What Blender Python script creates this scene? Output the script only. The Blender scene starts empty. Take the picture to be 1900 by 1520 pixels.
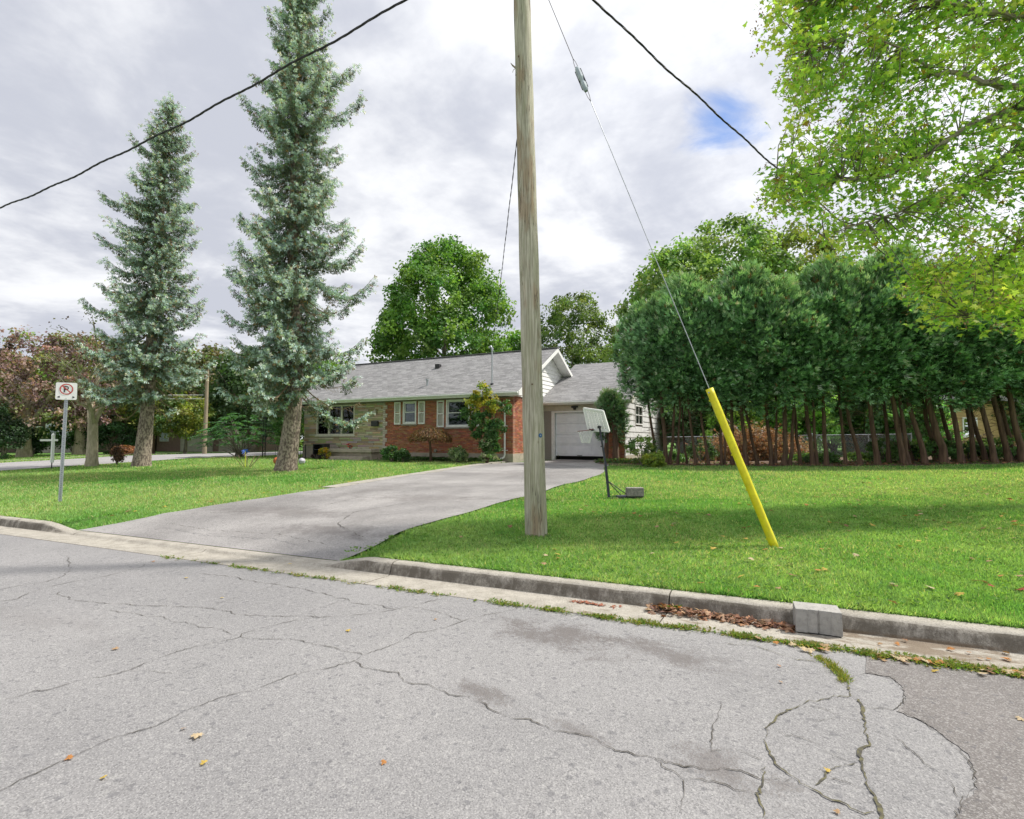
import bpy, math, random
import numpy as np
from mathutils import Vector, Matrix
R = math.radians
rng = np.random.default_rng(7)
random.seed(7)
scene = bpy.context.scene
col = scene.collection

# ------------------------------------------------------------------ camera
YAW, PIT, EYE, F = R(27.2), math.atan(0.057), 1.6, 1000.0
cam = bpy.data.cameras.new('camera')
cam.sensor_width = 36.0
cam.lens = 36.0 * F / 1900.0
cam.clip_start, cam.clip_end = 0.05, 3000
cam_ob = bpy.data.objects.new('camera', cam)
col.objects.link(cam_ob)
cam_ob.location = (0, 0, EYE)
cam_ob.rotation_euler = (R(90) + PIT, 0, YAW)
scene.camera = cam_ob

# ------------------------------------------------------------------ light
SUN_AZ, SUN_EL = R(52), R(53)          # azimuth from +Y towards +X
sun_dir = Vector((math.sin(SUN_AZ) * math.cos(SUN_EL), math.cos(SUN_AZ) * math.cos(SUN_EL), math.sin(SUN_EL)))
sl = bpy.data.lights.new('sun', 'SUN')
sl.energy = 3.4
sl.angle = R(3.0)
sl.color = (1.0, 0.95, 0.87)
so = bpy.data.objects.new('sun', sl)
col.objects.link(so)
so.rotation_euler = sun_dir.to_track_quat('Z', 'Y').to_euler()
so.location = (20, 20, 40)
scene.view_settings.view_transform = 'Standard'
scene.view_settings.look = 'None'
scene.view_settings.gamma = 1.0
scene.view_settings.exposure = 0.62
scene.view_settings.use_curve_mapping = False
scene.cycles.max_bounces = 6
scene.cycles.diffuse_bounces = 3
scene.cycles.transparent_max_bounces = 8
scene.cycles.caustics_reflective = False
scene.cycles.caustics_refractive = False


class NT:
    """small node-tree writer"""
    def __init__(s, tree):
        s.t = tree; s.n = tree.nodes; s.l = tree.links
    def node(s, typ, **kw):
        nd = s.n.new(typ)
        for k, v in kw.items():
            setattr(nd, k, v)
        return nd
    def set(s, sock, v):
        if isinstance(v, bpy.types.NodeSocket):
            s.l.new(v, sock)
        elif isinstance(v, (tuple, list)):
            sock.default_value = tuple(v) + ((1,) if len(v) == 3 and len(sock.default_value) == 4 else ())
        else:
            sock.default_value = v
    def math(s, op, a, b=0.0, c=0.0, clamp=False):
        nd = s.node('ShaderNodeMath', operation=op, use_clamp=clamp)
        for i, v in enumerate((a, b, c)): s.set(nd.inputs[i], v)
        return nd.outputs[0]
    def vmath(s, op, a, b=(0, 0, 0)):
        nd = s.node('ShaderNodeVectorMath', operation=op)
        s.set(nd.inputs[0], a); s.set(nd.inputs[1], b)
        return nd.outputs['Value'] if op in ('DOT_PRODUCT', 'LENGTH', 'DISTANCE') else nd.outputs[0]
    def mix(s, f, a, b, mode='MIX'):
        nd = s.node('ShaderNodeMix', data_type='RGBA', blend_type=mode)
        s.set(nd.inputs[0], f); s.set(nd.inputs[6], a); s.set(nd.inputs[7], b)
        return nd.outputs[2]
    def noise(s, vec, scale, detail=4.0, rough=0.55, dist=0.0):
        nd = s.node('ShaderNodeTexNoise')
        if vec is not None: s.l.new(vec, nd.inputs['Vector'])
        nd.inputs['Scale'].default_value = scale; nd.inputs['Detail'].default_value = detail
        nd.inputs['Roughness'].default_value = rough; nd.inputs['Distortion'].default_value = dist
        return nd.outputs[0]
    def voro(s, vec, scale, feature='F1', out='Color'):
        nd = s.node('ShaderNodeTexVoronoi', feature=feature)
        s.l.new(vec, nd.inputs['Vector']); nd.inputs['Scale'].default_value = scale
        return nd.outputs[out]
    def ramp(s, v, a, b):
        nd = s.node('ShaderNodeMapRange', interpolation_type='SMOOTHSTEP')
        s.set(nd.inputs[0], v); nd.inputs[1].default_value = a; nd.inputs[2].default_value = b
        return nd.outputs[0]
    def sep(s, v):
        nd = s.node('ShaderNodeSeparateXYZ'); s.l.new(v, nd.inputs[0]); return nd.outputs
    def comb(s, x, y, z):
        nd = s.node('ShaderNodeCombineXYZ')
        for i, v in enumerate((x, y, z)): s.set(nd.inputs[i], v)
        return nd.outputs[0]


# world: physical sky seen through holes in a broken cloud layer
world = bpy.data.worlds.new('World')
scene.world = world
world.use_nodes = True
w = NT(world.node_tree)
bg = w.n['Background']
sky = w.node('ShaderNodeTexSky', sky_type='NISHITA')
sky.sun_disc = False
sky.sun_elevation = SUN_EL
sky.sun_rotation = SUN_AZ
sky.air_density = 1.0; sky.dust_density = 1.2; sky.ozone_density = 1.5
tc = w.node('ShaderNodeTexCoord')
dvec = w.vmath('NORMALIZE', tc.outputs['Generated'])
dx, dy, dz = w.sep(dvec)
zz = w.math('ADD', w.math('MAXIMUM', dz, 0.0), 0.16)
pl = w.comb(w.math('DIVIDE', dx, zz), w.math('DIVIDE', dy, zz), 0.0)
n1 = w.noise(pl, 1.15, 6, 0.55, 0.6)
n2 = w.noise(w.vmath('ADD', pl, (7.3, 2.1, 4.0)), 2.6, 7, 0.6, 0.3)
n3 = w.noise(w.vmath('ADD', pl, (1.3, 9.1, 2.0)), 4.5, 5, 0.6, 0.2)
thick = w.math('ADD', w.math('MULTIPLY', n1, 0.62), w.math('ADD', w.math('MULTIPLY', n2, 0.33), w.math('MULTIPLY', n3, 0.20)))
glow = w.math('POWER', w.math('MAXIMUM', w.vmath('DOT_PRODUCT', dvec, tuple(sun_dir)), 0.0), 2.5)
edge = w.ramp(w.math('SUBTRACT', thick, w.math('MULTIPLY', glow, 0.04)), 0.46, 0.66)
cloud = w.mix(edge, (7.7, 7.8, 8.05), (4.75, 4.95, 5.6))
cloud = w.mix(1.0, cloud, w.comb(*[w.math('ADD', w.math('MULTIPLY', glow, 0.35), 0.92)] * 3), 'MULTIPLY')
hole_dir = Vector((0.0, 0.0, 0.0))
def cdir(px, py):
    u, v = (px - 950) / F, -(py - 760) / F
    m = cam_ob.rotation_euler.to_matrix()
    return (m @ Vector((u, v, -1))).normalized()
hole = w.math('SUBTRACT', 1.0, w.math('DIVIDE', w.vmath('DISTANCE', dvec, tuple(cdir(1345, 212))), 0.055))
hole = w.math('ADD', hole, w.math('MULTIPLY', w.math('SUBTRACT', w.noise(w.vmath('ADD', pl, (3, 3, 3)), 4.5, 7, 0.62, 0.5), 0.5), 4.2))
hole = w.ramp(hole, -0.1, 1.7)
thin = w.ramp(thick, 0.395, 0.34)
open_ = w.math('MAXIMUM', w.math('MULTIPLY', hole, 0.8), w.math('MULTIPLY', thin, 0.6))
skyc = w.mix(1.0, sky.outputs[0], (0.6, 0.9, 1.3), 'MULTIPLY')
w.l.new(w.mix(open_, cloud, skyc), bg.inputs[0])
bg.inputs[1].default_value = 0.092


# ------------------------------------------------------------------ survey helpers (pixel of the photo -> point of the place)
def yk(x):                       # back edge of the kerb
    return 5.5 + 0.05 * x
def gz(x, y):
    x = np.asarray(x, dtype=float); y = np.asarray(y, dtype=float)
    z = 0.15 + 0.0375 * (np.clip(y, 5.2, 18) - 5.2) + 0.006 * np.clip(y - 18, 0, 6)
    s = np.clip((y - 12) / 12, 0, 1)
    z = z + 0.022 * np.clip(x + 1, 0, 14) * s * s
    return z
def at(px, d):
    r = (px - 950) / F * d
    return (r * math.cos(YAW) - d * math.sin(YAW), d * math.cos(YAW) + r * math.sin(YAW))
def P3(px, py, d):               # depth d measured along the level view direction (approx.)
    v = ray(px, py)
    return Vector((0, 0, EYE)) + v * (d / (-math.sin(YAW) * v.x + math.cos(YAW) * v.y))
def ray(px, py):
    m = cam_ob.rotation_euler.to_matrix()
    return m @ Vector(((px - 950) / F, -(py - 760) / F, -1))
def onz(px, py, z=0.0):
    d = ray(px, py); t = (z - EYE) / d.z
    return (d.x * t, d.y * t)
def ong(px, py):
    d = ray(px, py); lo, hi = 1.0, 120.0
    for _ in range(40):
        m = (lo + hi) / 2
        if EYE + d.z * m > float(gz(d.x * m, d.y * m)): lo = m
        else: hi = m
    return (d.x * lo, d.y * lo)


# ------------------------------------------------------------------ materials
MATS = {}
def new_mat(name):
    m = bpy.data.materials.new(name); m.use_nodes = True
    MATS[name] = m
    t = NT(m.node_tree)
    return m, t, t.n['Principled BSDF']
def pm(name, c1, c2=None, scale=8.0, rough=0.7, bump=0.0, stretch=(1, 1, 1), metal=0.0, detail=5, bscale=None, c3=None, lo=0.35, hi=0.65, dirt=0.0, spec=None):
    m, t, b = new_mat(name)
    tcn = t.node('ShaderNodeTexCoord')
    vec = t.vmath('MULTIPLY', tcn.outputs['Object'], stretch)
    b.inputs['Roughness'].default_value = rough; b.inputs['Metallic'].default_value = metal
    if spec is not None: b.inputs['Specular IOR Level'].default_value = spec
    if c2 is None: c2 = tuple(c * 0.8 for c in c1)
    nz = t.noise(vec, scale, detail)
    colr = t.mix(t.ramp(nz, lo, hi), c1, c2)
    if c3 is not None:
        colr = t.mix(t.ramp(t.noise(t.vmath('ADD', vec, (5, 3, 1)), scale * 0.27, 4), 0.5, 0.68), colr, c3)
    if dirt:
        colr = t.mix(t.math('MULTIPLY', t.ramp(t.noise(t.vmath('ADD', vec, (9, 1, 7)), scale * 3, 6, 0.7), 0.45, 0.75), dirt), colr, tuple(c * 0.35 for c in c1))
    t.l.new(colr, b.inputs['Base Color'])
    if bump:
        bn = t.node('ShaderNodeBump'); bn.inputs['Strength'].default_value = min(1.0, bump); bn.inputs['Distance'].default_value = 0.02
        t.l.new(t.noise(vec, bscale or scale * 4, 6, 0.65), bn.inputs['Height']); t.l.new(bn.outputs[0], b.inputs['Normal'])
    return m
def tint_mat(name, trans=0.3, rough=0.6, jit=0.25, scale=30, bump=0.0, warm=(1.25, 1.15, 0.5), spec=0.3):
    """colour comes from the per-piece 'tint' attribute of the mesh"""
    m, t, b = new_mat(name)
    at_ = t.node('ShaderNodeAttribute', attribute_name='tint')
    tcn = t.node('ShaderNodeTexCoord')
    n = t.noise(tcn.outputs['Object'], scale, 4)
    f = t.math('ADD', 1 - jit, t.math('MULTIPLY', n, jit * 2))
    c = t.mix(1.0, at_.outputs['Color'], t.comb(f, f, f), 'MULTIPLY')
    t.l.new(c, b.inputs['Base Color'])
    b.inputs['Roughness'].default_value = rough
    b.inputs['Specular IOR Level'].default_value = spec
    if bump:
        bn = t.node('ShaderNodeBump'); bn.inputs['Strength'].default_value = bump; bn.inputs['Distance'].default_value = 0.01
        t.l.new(n, bn.inputs['Height']); t.l.new(bn.outputs[0], b.inputs['Normal'])
    if trans > 0:
        tr = t.node('ShaderNodeBsdfTranslucent')
        t.l.new(t.mix(1.0, c, warm, 'MULTIPLY'), tr.inputs[0])
        mx = t.node('ShaderNodeMixShader'); mx.inputs[0].default_value = trans
        out = t.n['Material Output']
        t.l.new(b.outputs[0], mx.inputs[1]); t.l.new(tr.outputs[0], mx.inputs[2]); t.l.new(mx.outputs[0], out.inputs[0])
    return m

M_leaf = tint_mat('leaf_foliage', 0.38, 0.5, warm=(1.5, 1.5, 0.6), spec=0.35)
M_fleaf = tint_mat('maple_leaf_near', 0.55, 0.5, warm=(1.4, 1.55, 0.6), spec=0.35)
M_needle = tint_mat('needle_foliage', 0.22, 0.65, spec=0.25)
M_grass = tint_mat('grass_blades', 0.5, 0.6, scale=3, jit=0.15, warm=(1.3, 1.3, 0.5), spec=0.2)
M_dry = tint_mat('dry_leaf', 0.15, 0.8, scale=60, jit=0.3)
M_brick = tint_mat('red_brick', 0, 0.85, 0.3, 60, 0.4)
M_stone = tint_mat('veneer_stone', 0, 0.85, 0.35, 18, 0.4)
M_shingle = tint_mat('roof_shingle', 0, 0.9, 0.35, 9, 0.3)
M_mortar = pm('mortar', (0.36, 0.33, 0.29), scale=30, rough=0.9)
M_white = pm('white_paint', (0.84, 0.84, 0.82), (0.76, 0.76, 0.74), 6, 0.5, 0.05)
M_cream = pm('cream_paint', (0.62, 0.59, 0.49), (0.52, 0.5, 0.42), 5, 0.6)
M_soffit = pm('soffit_cream', (0.6, 0.56, 0.45), (0.5, 0.47, 0.38), 4, 0.7)
M_door = pm('garage_door_paint', (0.80, 0.82, 0.85), (0.74, 0.76, 0.80), 4, 0.45)
M_conc = pm('old_concrete', (0.40, 0.37, 0.32), (0.31, 0.29, 0.25), 6, 0.9, 0.4, dirt=0.4)
M_found = pm('foundation_concrete', (0.44, 0.38, 0.31), (0.36, 0.32, 0.26), 4, 0.9, 0.2, dirt=0.3)
M_black = pm('black_metal', (0.02, 0.02, 0.022), (0.03, 0.03, 0.03), 10, 0.5)
M_cable = pm('cable_rubber', (0.018, 0.017, 0.02), (0.03, 0.025, 0.03), 10, 0.6)
M_steel = pm('galvanised_steel', (0.48, 0.5, 0.53), (0.38, 0.4, 0.44), 25, 0.45, metal=0.55)
M_wood = pm('bare_wood', (0.33, 0.27, 0.18), (0.24, 0.2, 0.13), 12, 0.8, 0.3, (1, 1, 0.15))
M_dark = pm('dark_interior', (0.012, 0.012, 0.014), (0.02, 0.02, 0.02), 3, 0.9)
M_yellow = pm('yellow_plastic', (0.78, 0.72, 0.012), (0.7, 0.62, 0.012), 7, 0.5, c3=(0.6, 0.54, 0.05), dirt=.35)
M_bark_sp = pm('spruce_bark', (0.33, 0.27, 0.22), (0.12, 0.09, 0.075), 16, 0.95, 1.0, (1, 1, 0.55), bscale=34, lo=0.42, hi=0.58)
M_bark_br = pm('cedar_bark', (0.17, 0.105, 0.07), (0.085, 0.05, 0.035), 14, 0.95, 0.8, (1, 1, 0.12), bscale=20)
M_bark_gr = pm('grey_bark', (0.24, 0.2, 0.16), (0.13, 0.11, 0.09), 12, 0.95, 0.8, (1, 1, 0.3), bscale=30)
M_bark_mag = pm('pale_bark', (0.42, 0.36, 0.26), (0.28, 0.25, 0.17), 10, 0.9, 0.5, (1, 1, 0.4))
M_twig = pm('dead_twigs', (0.27, 0.19, 0.12), (0.17, 0.12, 0.08), 5, 0.9)


def glass_mat():
    m, t, b = new_mat('window_glass')
    out = t.n['Material Output']
    t.n.remove(b)
    g = t.node('ShaderNodeBsdfGlossy'); g.inputs['Roughness'].default_value = 0.02; g.inputs['Color'].default_value = (0.9, 0.95, 0.95, 1)
    tr = t.node('ShaderNodeBsdfTransparent'); tr.inputs[0].default_value = (0.84, 0.90, 0.87, 1)
    fr = t.node('ShaderNodeFresnel'); fr.inputs[0].default_value = 1.45
    mx = t.node('ShaderNodeMixShader')
    t.l.new(fr.outputs[0], mx.inputs[0])
    t.l.new(tr.outputs[0], mx.inputs[1]); t.l.new(g.outputs[0], mx.inputs[2]); t.l.new(mx.outputs[0], out.inputs[0])
    return m
M_glass = glass_mat()

def pole_mat():
    m, t, b = new_mat('weathered_pole_wood')
    tcn = t.node('ShaderNodeTexCoord'); o = tcn.outputs['Object']
    g1 = t.noise(t.vmath('MULTIPLY', o, (1, 1, 0.035)), 60, 6, 0.6)
    g2 = t.noise(t.vmath('MULTIPLY', o, (1, 1, 0.10)), 14, 5, 0.6)
    c = t.mix(t.ramp(g1, 0.38, 0.62), (0.52, 0.49, 0.39), (0.31, 0.29, 0.22))
    c = t.mix(t.math('MULTIPLY', t.ramp(g2, 0.45, 0.62), 0.45), c, (0.25, 0.255, 0.15))
    c = t.mix(t.math('MULTIPLY', t.ramp(t.noise(t.vmath('MULTIPLY', o, (1, 1, 0.3)), 3.3, 4), 0.52, 0.66), 0.5), c, (0.30, 0.17, 0.09))
    # long drying checks that follow the grain
    ck = t.noise(t.vmath('ADD', t.vmath('MULTIPLY', o, (1, 1, 0.028)), (2, 5, 0)), 34, 4, 0.5, 0.3)
    pres = t.ramp(t.noise(t.vmath('MULTIPLY', o, (1, 1, 0.25)), 4, 3), 0.45, 0.6)
    ckm = t.math('MULTIPLY', t.ramp(t.math('ABSOLUTE', t.math('SUBTRACT', ck, 0.53)), 0.022, 0.004), pres)
    c = t.mix(t.math('MULTIPLY', ckm, 0.85), c, (0.07, 0.05, 0.035))
    # knots
    kn = t.voro(t.vmath('MULTIPLY', o, (1, 1, 0.55)), 3.1, 'F1', 'Distance')
    c = t.mix(t.ramp(kn, 0.085, 0.045), c, (0.10, 0.06, 0.035))
    t.l.new(c, b.inputs['Base Color']); b.inputs['Roughness'].default_value = 0.85
    bn = t.node('ShaderNodeBump'); bn.inputs['Strength'].default_value = 0.7; bn.inputs['Distance'].default_value = 0.012
    t.l.new(t.math('SUBTRACT', t.math('ADD', g1, t.math('MULTIPLY', g2, 0.4)), ckm), bn.inputs['Height']); t.l.new(bn.outputs[0], b.inputs['Normal'])
    return m
M_pole = pole_mat()

def asphalt_mat(name, ca, cb, stains=(), speck=0.5, extra=None):
    m, t, b = new_mat(name)
    tcn = t.node('ShaderNodeTexCoord'); o = tcn.outputs['Object']
    big = t.noise(o, 0.45, 5, 0.6)
    c = t.mix(t.ramp(big, 0.3, 0.7), ca, cb)
    v = t.voro(o, 150, 'F1', 'Color')
    vs = t.sep(v)[0]
    c = t.mix(t.math('MULTIPLY', t.ramp(vs, 0.62, 1.0), speck * .7), c, (0.47, 0.46, 0.45))
    c = t.mix(t.math('MULTIPLY', t.ramp(vs, 0.30, 0.0), speck), c, (0.09, 0.088, 0.09))
    v2 = t.sep(t.voro(o, 38, 'F1', 'Color'))[0]
    c = t.mix(t.math('MULTIPLY', t.ramp(v2, 0.92, 0.98), 0.15), c, (0.5, 0.49, 0.47))
    c = t.mix(t.math('MULTIPLY', t.ramp(v2, 0.06, 0.02), 0.4), c, (0.09, 0.09, 0.1))
    med = t.noise(o, 3.0, 6, 0.7)
    c = t.mix(t.math('MULTIPLY', t.ramp(med, 0.55, 0.8), 0.25), c, tuple(x * 0.6 for x in ca))
    x, y, z = t.sep(o)
    rag = t.math('ADD', t.math('MULTIPLY', t.noise(o, 4.0, 4, 0.6), 0.45), t.math('ADD', t.math('MULTIPLY', t.noise(o, 22, 6, 0.75), 0.4), t.math('MULTIPLY', vs, 0.15)))
    for (sx, sy, rx, ry, ang, amt) in stains:
        ca_, sa_ = math.cos(ang), math.sin(ang)
        ux = t.math('SUBTRACT', x, sx); uy = t.math('SUBTRACT', y, sy)
        a1 = t.math('DIVIDE', t.math('ADD', t.math('MULTIPLY', ux, ca_), t.math('MULTIPLY', uy, sa_)), rx)
        a2 = t.math('DIVIDE', t.math('SUBTRACT', t.math('MULTIPLY', uy, ca_), t.math('MULTIPLY', ux, sa_)), ry)
        rr = t.math('SQRT', t.math('ADD', t.math('MULTIPLY', a1, a1), t.math('MULTIPLY', a2, a2)))
        k = t.math('ADD', t.math('SUBTRACT', 1.0, rr), t.math('MULTIPLY', t.math('SUBTRACT', rag, 0.5), 6.5))
        c = t.mix(t.math('MULTIPLY', t.ramp(k, 0.25, 0.6), amt), c, (0.135, 0.122, 0.117))
    t.l.new(c, b.inputs['Base Color']); b.inputs['Roughness'].default_value = 0.9; b.inputs['Specular IOR Level'].default_value = 0.25
    bn = t.node('ShaderNodeBump'); bn.inputs['Strength'].default_value = 0.5; bn.inputs['Distance'].default_value = 0.006
    t.l.new(t.math('ADD', t.voro(o, 95, 'F1', 'Distance'), t.math('MULTIPLY', t.noise(o, 60, 4), 0.6)), bn.inputs['Height']); t.l.new(bn.outputs[0], b.inputs['Normal'])
    return m
def st(px, py, rx, ry, ang, amt):
    x, y = onz(px, py); return (x, y, rx, ry, ang, amt)
M_road = asphalt_mat('road_asphalt', (0.262, 0.256, 0.256), (0.212, 0.208, 0.21), [
    st(1040, 1180, 0.62, 0.30, -0.1, 0.85), st(1230, 1212, 0.55, 0.20, -0.2, 0.75), st(890, 1285, 0.30, 0.10, -0.3, 0.75),
    st(1330, 1425, 0.30, 0.14, -0.5, 0.65), st(1070, 1355, 0.2, 0.06, -0.3, 0.6), st(60, 1150, 1.2, 0.3, 0.1, 0.2), st(1450, 1455, 0.14, 0.08, 0, 0.6)], 0.5)
M_drive = asphalt_mat('driveway_asphalt', (0.35, 0.335, 0.325), (0.185, 0.176, 0.172), [(-8.5, 7.2, 1.8, 0.5, 0.1, 0.55), (-7.2, 9.6, 1.6, 0.5, 0.3, 0.5), (-9.2, 10.5, 0.5, 1.5, 0, 0.4), (-7.5, 15, 2.0, 0.8, 0.1, 0.35), (-6.4, 6.2, 1.2, 0.35, 0.1, 0.6), (-8.2, 21.5, 2, 1.6, 0, 0.5)], 0.6)
M_patch = asphalt_mat('dark_asphalt', (0.19, 0.175, 0.168), (0.13, 0.12, 0.115), (), 0.5)
M_street = asphalt_mat('side_street_asphalt', (0.34, 0.33, 0.33), (0.29, 0.28, 0.28), (), 0.25)

def lawn_mat():
    m, t, b = new_mat('lawn_ground')
    tcn = t.node('ShaderNodeTexCoord'); o = tcn.outputs['Object']
    c = t.mix(t.ramp(t.noise(o, 0.35, 5, 0.6), 0.35, 0.65), (0.12, 0.29, 0.06), (0.21, 0.35, 0.10))
    c = t.mix(t.ramp(t.noise(o, 28, 5, 0.7), 0.35, 0.7), c, (0.09, 0.17, 0.04))
    c = t.mix(t.math('MULTIPLY', t.ramp(t.noise(o, 7, 6, 0.7), 0.6, 0.75), 0.4), c, (0.20, 0.19, 0.08))
    t.l.new(c, b.inputs['Base Color']); b.inputs['Roughness'].default_value = 0.95; b.inputs['Specular IOR Level'].default_value = 0.1
    bn = t.node('ShaderNodeBump'); bn.inputs['Strength'].default_value = 1.0; bn.inputs['Distance'].default_value = 0.03
    t.l.new(t.noise(o, 45, 6, 0.75), bn.inputs['Height']); t.l.new(bn.outputs[0], b.inputs['Normal'])
    return m
M_lawn = lawn_mat()
M_soil = pm('bark_soil', (0.16, 0.10, 0.065), (0.08, 0.05, 0.035), 9, 0.95, 0.9, bscale=60, c3=(0.2, 0.15, 0.09))

def kerb_mat():
    m, t, b = new_mat('kerb_concrete')
    tcn = t.node('ShaderNodeTexCoord'); o = tcn.outputs['Object']
    x, y, z = t.sep(o)
    n = t.noise(o, 5, 7, 0.7)
    c = t.mix(t.ramp(n, 0.35, 0.65), (0.44, 0.41, 0.355), (0.33, 0.305, 0.26))
    sp = t.sep(t.voro(o, 120, 'F1', 'Color'))[0]
    c = t.mix(t.math('MULTIPLY', t.ramp(sp, 0.25, 0.0), 0.45), c, (0.12, 0.11, 0.1))
    c = t.mix(t.math('MULTIPLY', t.ramp(sp, 0.75, 1.0), 0.3), c, (0.58, 0.55, 0.5))
    # black algae streaks on upright faces
    gn = t.node('ShaderNodeNewGeometry')
    nz_ = t.sep(gn.outputs['True Normal'])[2]
    up = t.ramp(nz_, 0.85, 0.55)
    al = t.math('MULTIPLY', t.ramp(t.noise(t.vmath('MULTIPLY', o, (1, 1, 0.45)), 6, 8, 0.8), 0.33, 0.58), up)
    c = t.mix(t.math('MULTIPLY', al, 0.85), c, (0.11, 0.095, 0.075))
    # soil washed into the gutter pan
    soil = t.math('MULTIPLY', t.ramp(t.math('ADD', t.noise(t.vmath('MULTIPLY', o, (0.6, 1.6, 1)), 2.6, 6, 0.65), t.math('MULTIPLY', x, 0.035)), 0.48, 0.60), t.ramp(z, 0.045, 0.02))
    soil = t.math('MULTIPLY', soil, t.ramp(x, -3.5, -0.5))
    c = t.mix(t.math('MULTIPLY', soil, 0.75), c, (0.16, 0.115, 0.075))
    t.l.new(c, b.inputs['Base Color']); b.inputs['Roughness'].default_value = 0.92; b.inputs['Specular IOR Level'].default_value = 0.2
    bn = t.node('ShaderNodeBump'); bn.inputs['Strength'].default_value = 0.6; bn.inputs['Distance'].default_value = 0.01
    t.l.new(t.math('ADD', t.noise(o, 70, 6, 0.7), sp), bn.inputs['Height']); t.l.new(bn.outputs[0], b.inputs['Normal'])
    return m
M_kerb = kerb_mat()
M_crack = pm('crack_dirt', (0.055, 0.05, 0.045), (0.10, 0.09, 0.075), 20, 1.0)
M_crackg = pm('mossy_crack', (0.13, 0.12, 0.06), (0.06, 0.056, 0.046), 30, 1.0)


# ------------------------------------------------------------------ object helpers
def tag(o, label=None, cat=None, group=None, kind=None):
    if label: o['label'] = label
    if cat: o['category'] = cat
    if group: o['group'] = group
    if kind: o['kind'] = kind
    return o
def empty(name, loc, label=None, cat=None, group=None, kind=None):
    o = bpy.data.objects.new(name, None); col.objects.link(o); o.location = loc
    o.empty_display_size = 0.2
    o['_o'] = tuple(loc)
    return tag(o, label, cat, group, kind)
def origin_of(parent):
    p = parent
    while p is not None:
        if '_o' in p: return np.array(p['_o'], dtype=float)
        p = p.parent
    return np.zeros(3)
def np_mesh(name, V, Fc, mat, parent=None, tint=None, smooth=False, nper=3):
    """V (n,3) world coordinates, Fc (m,nper) faces"""
    V = np.asarray(V, dtype=np.float32) - origin_of(parent).astype(np.float32)
    Fc = np.asarray(Fc, dtype=np.int32)
    me = bpy.data.meshes.new(name)
    me.vertices.add(len(V)); me.vertices.foreach_set('co', V.ravel())
    me.loops.add(Fc.size); me.loops.foreach_set('vertex_index', Fc.ravel())
    me.polygons.add(len(Fc)); me.polygons.foreach_set('loop_start', np.arange(len(Fc), dtype=np.int32) * nper)
    me.polygons.foreach_set('use_smooth', np.full(len(Fc), smooth))
    if tint is not None:
        a = me.color_attributes.new('tint', 'FLOAT_COLOR', 'POINT')
        t4 = np.ones((len(V), 4), dtype=np.float32); t4[:, :3] = tint
        a.data.foreach_set('color', t4.ravel())
    me.update(); me.validate()
    me.materials.append(mat)
    o = bpy.data.objects.new(name, me); col.objects.link(o)
    if parent is not None: o.parent = parent
    return o

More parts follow.
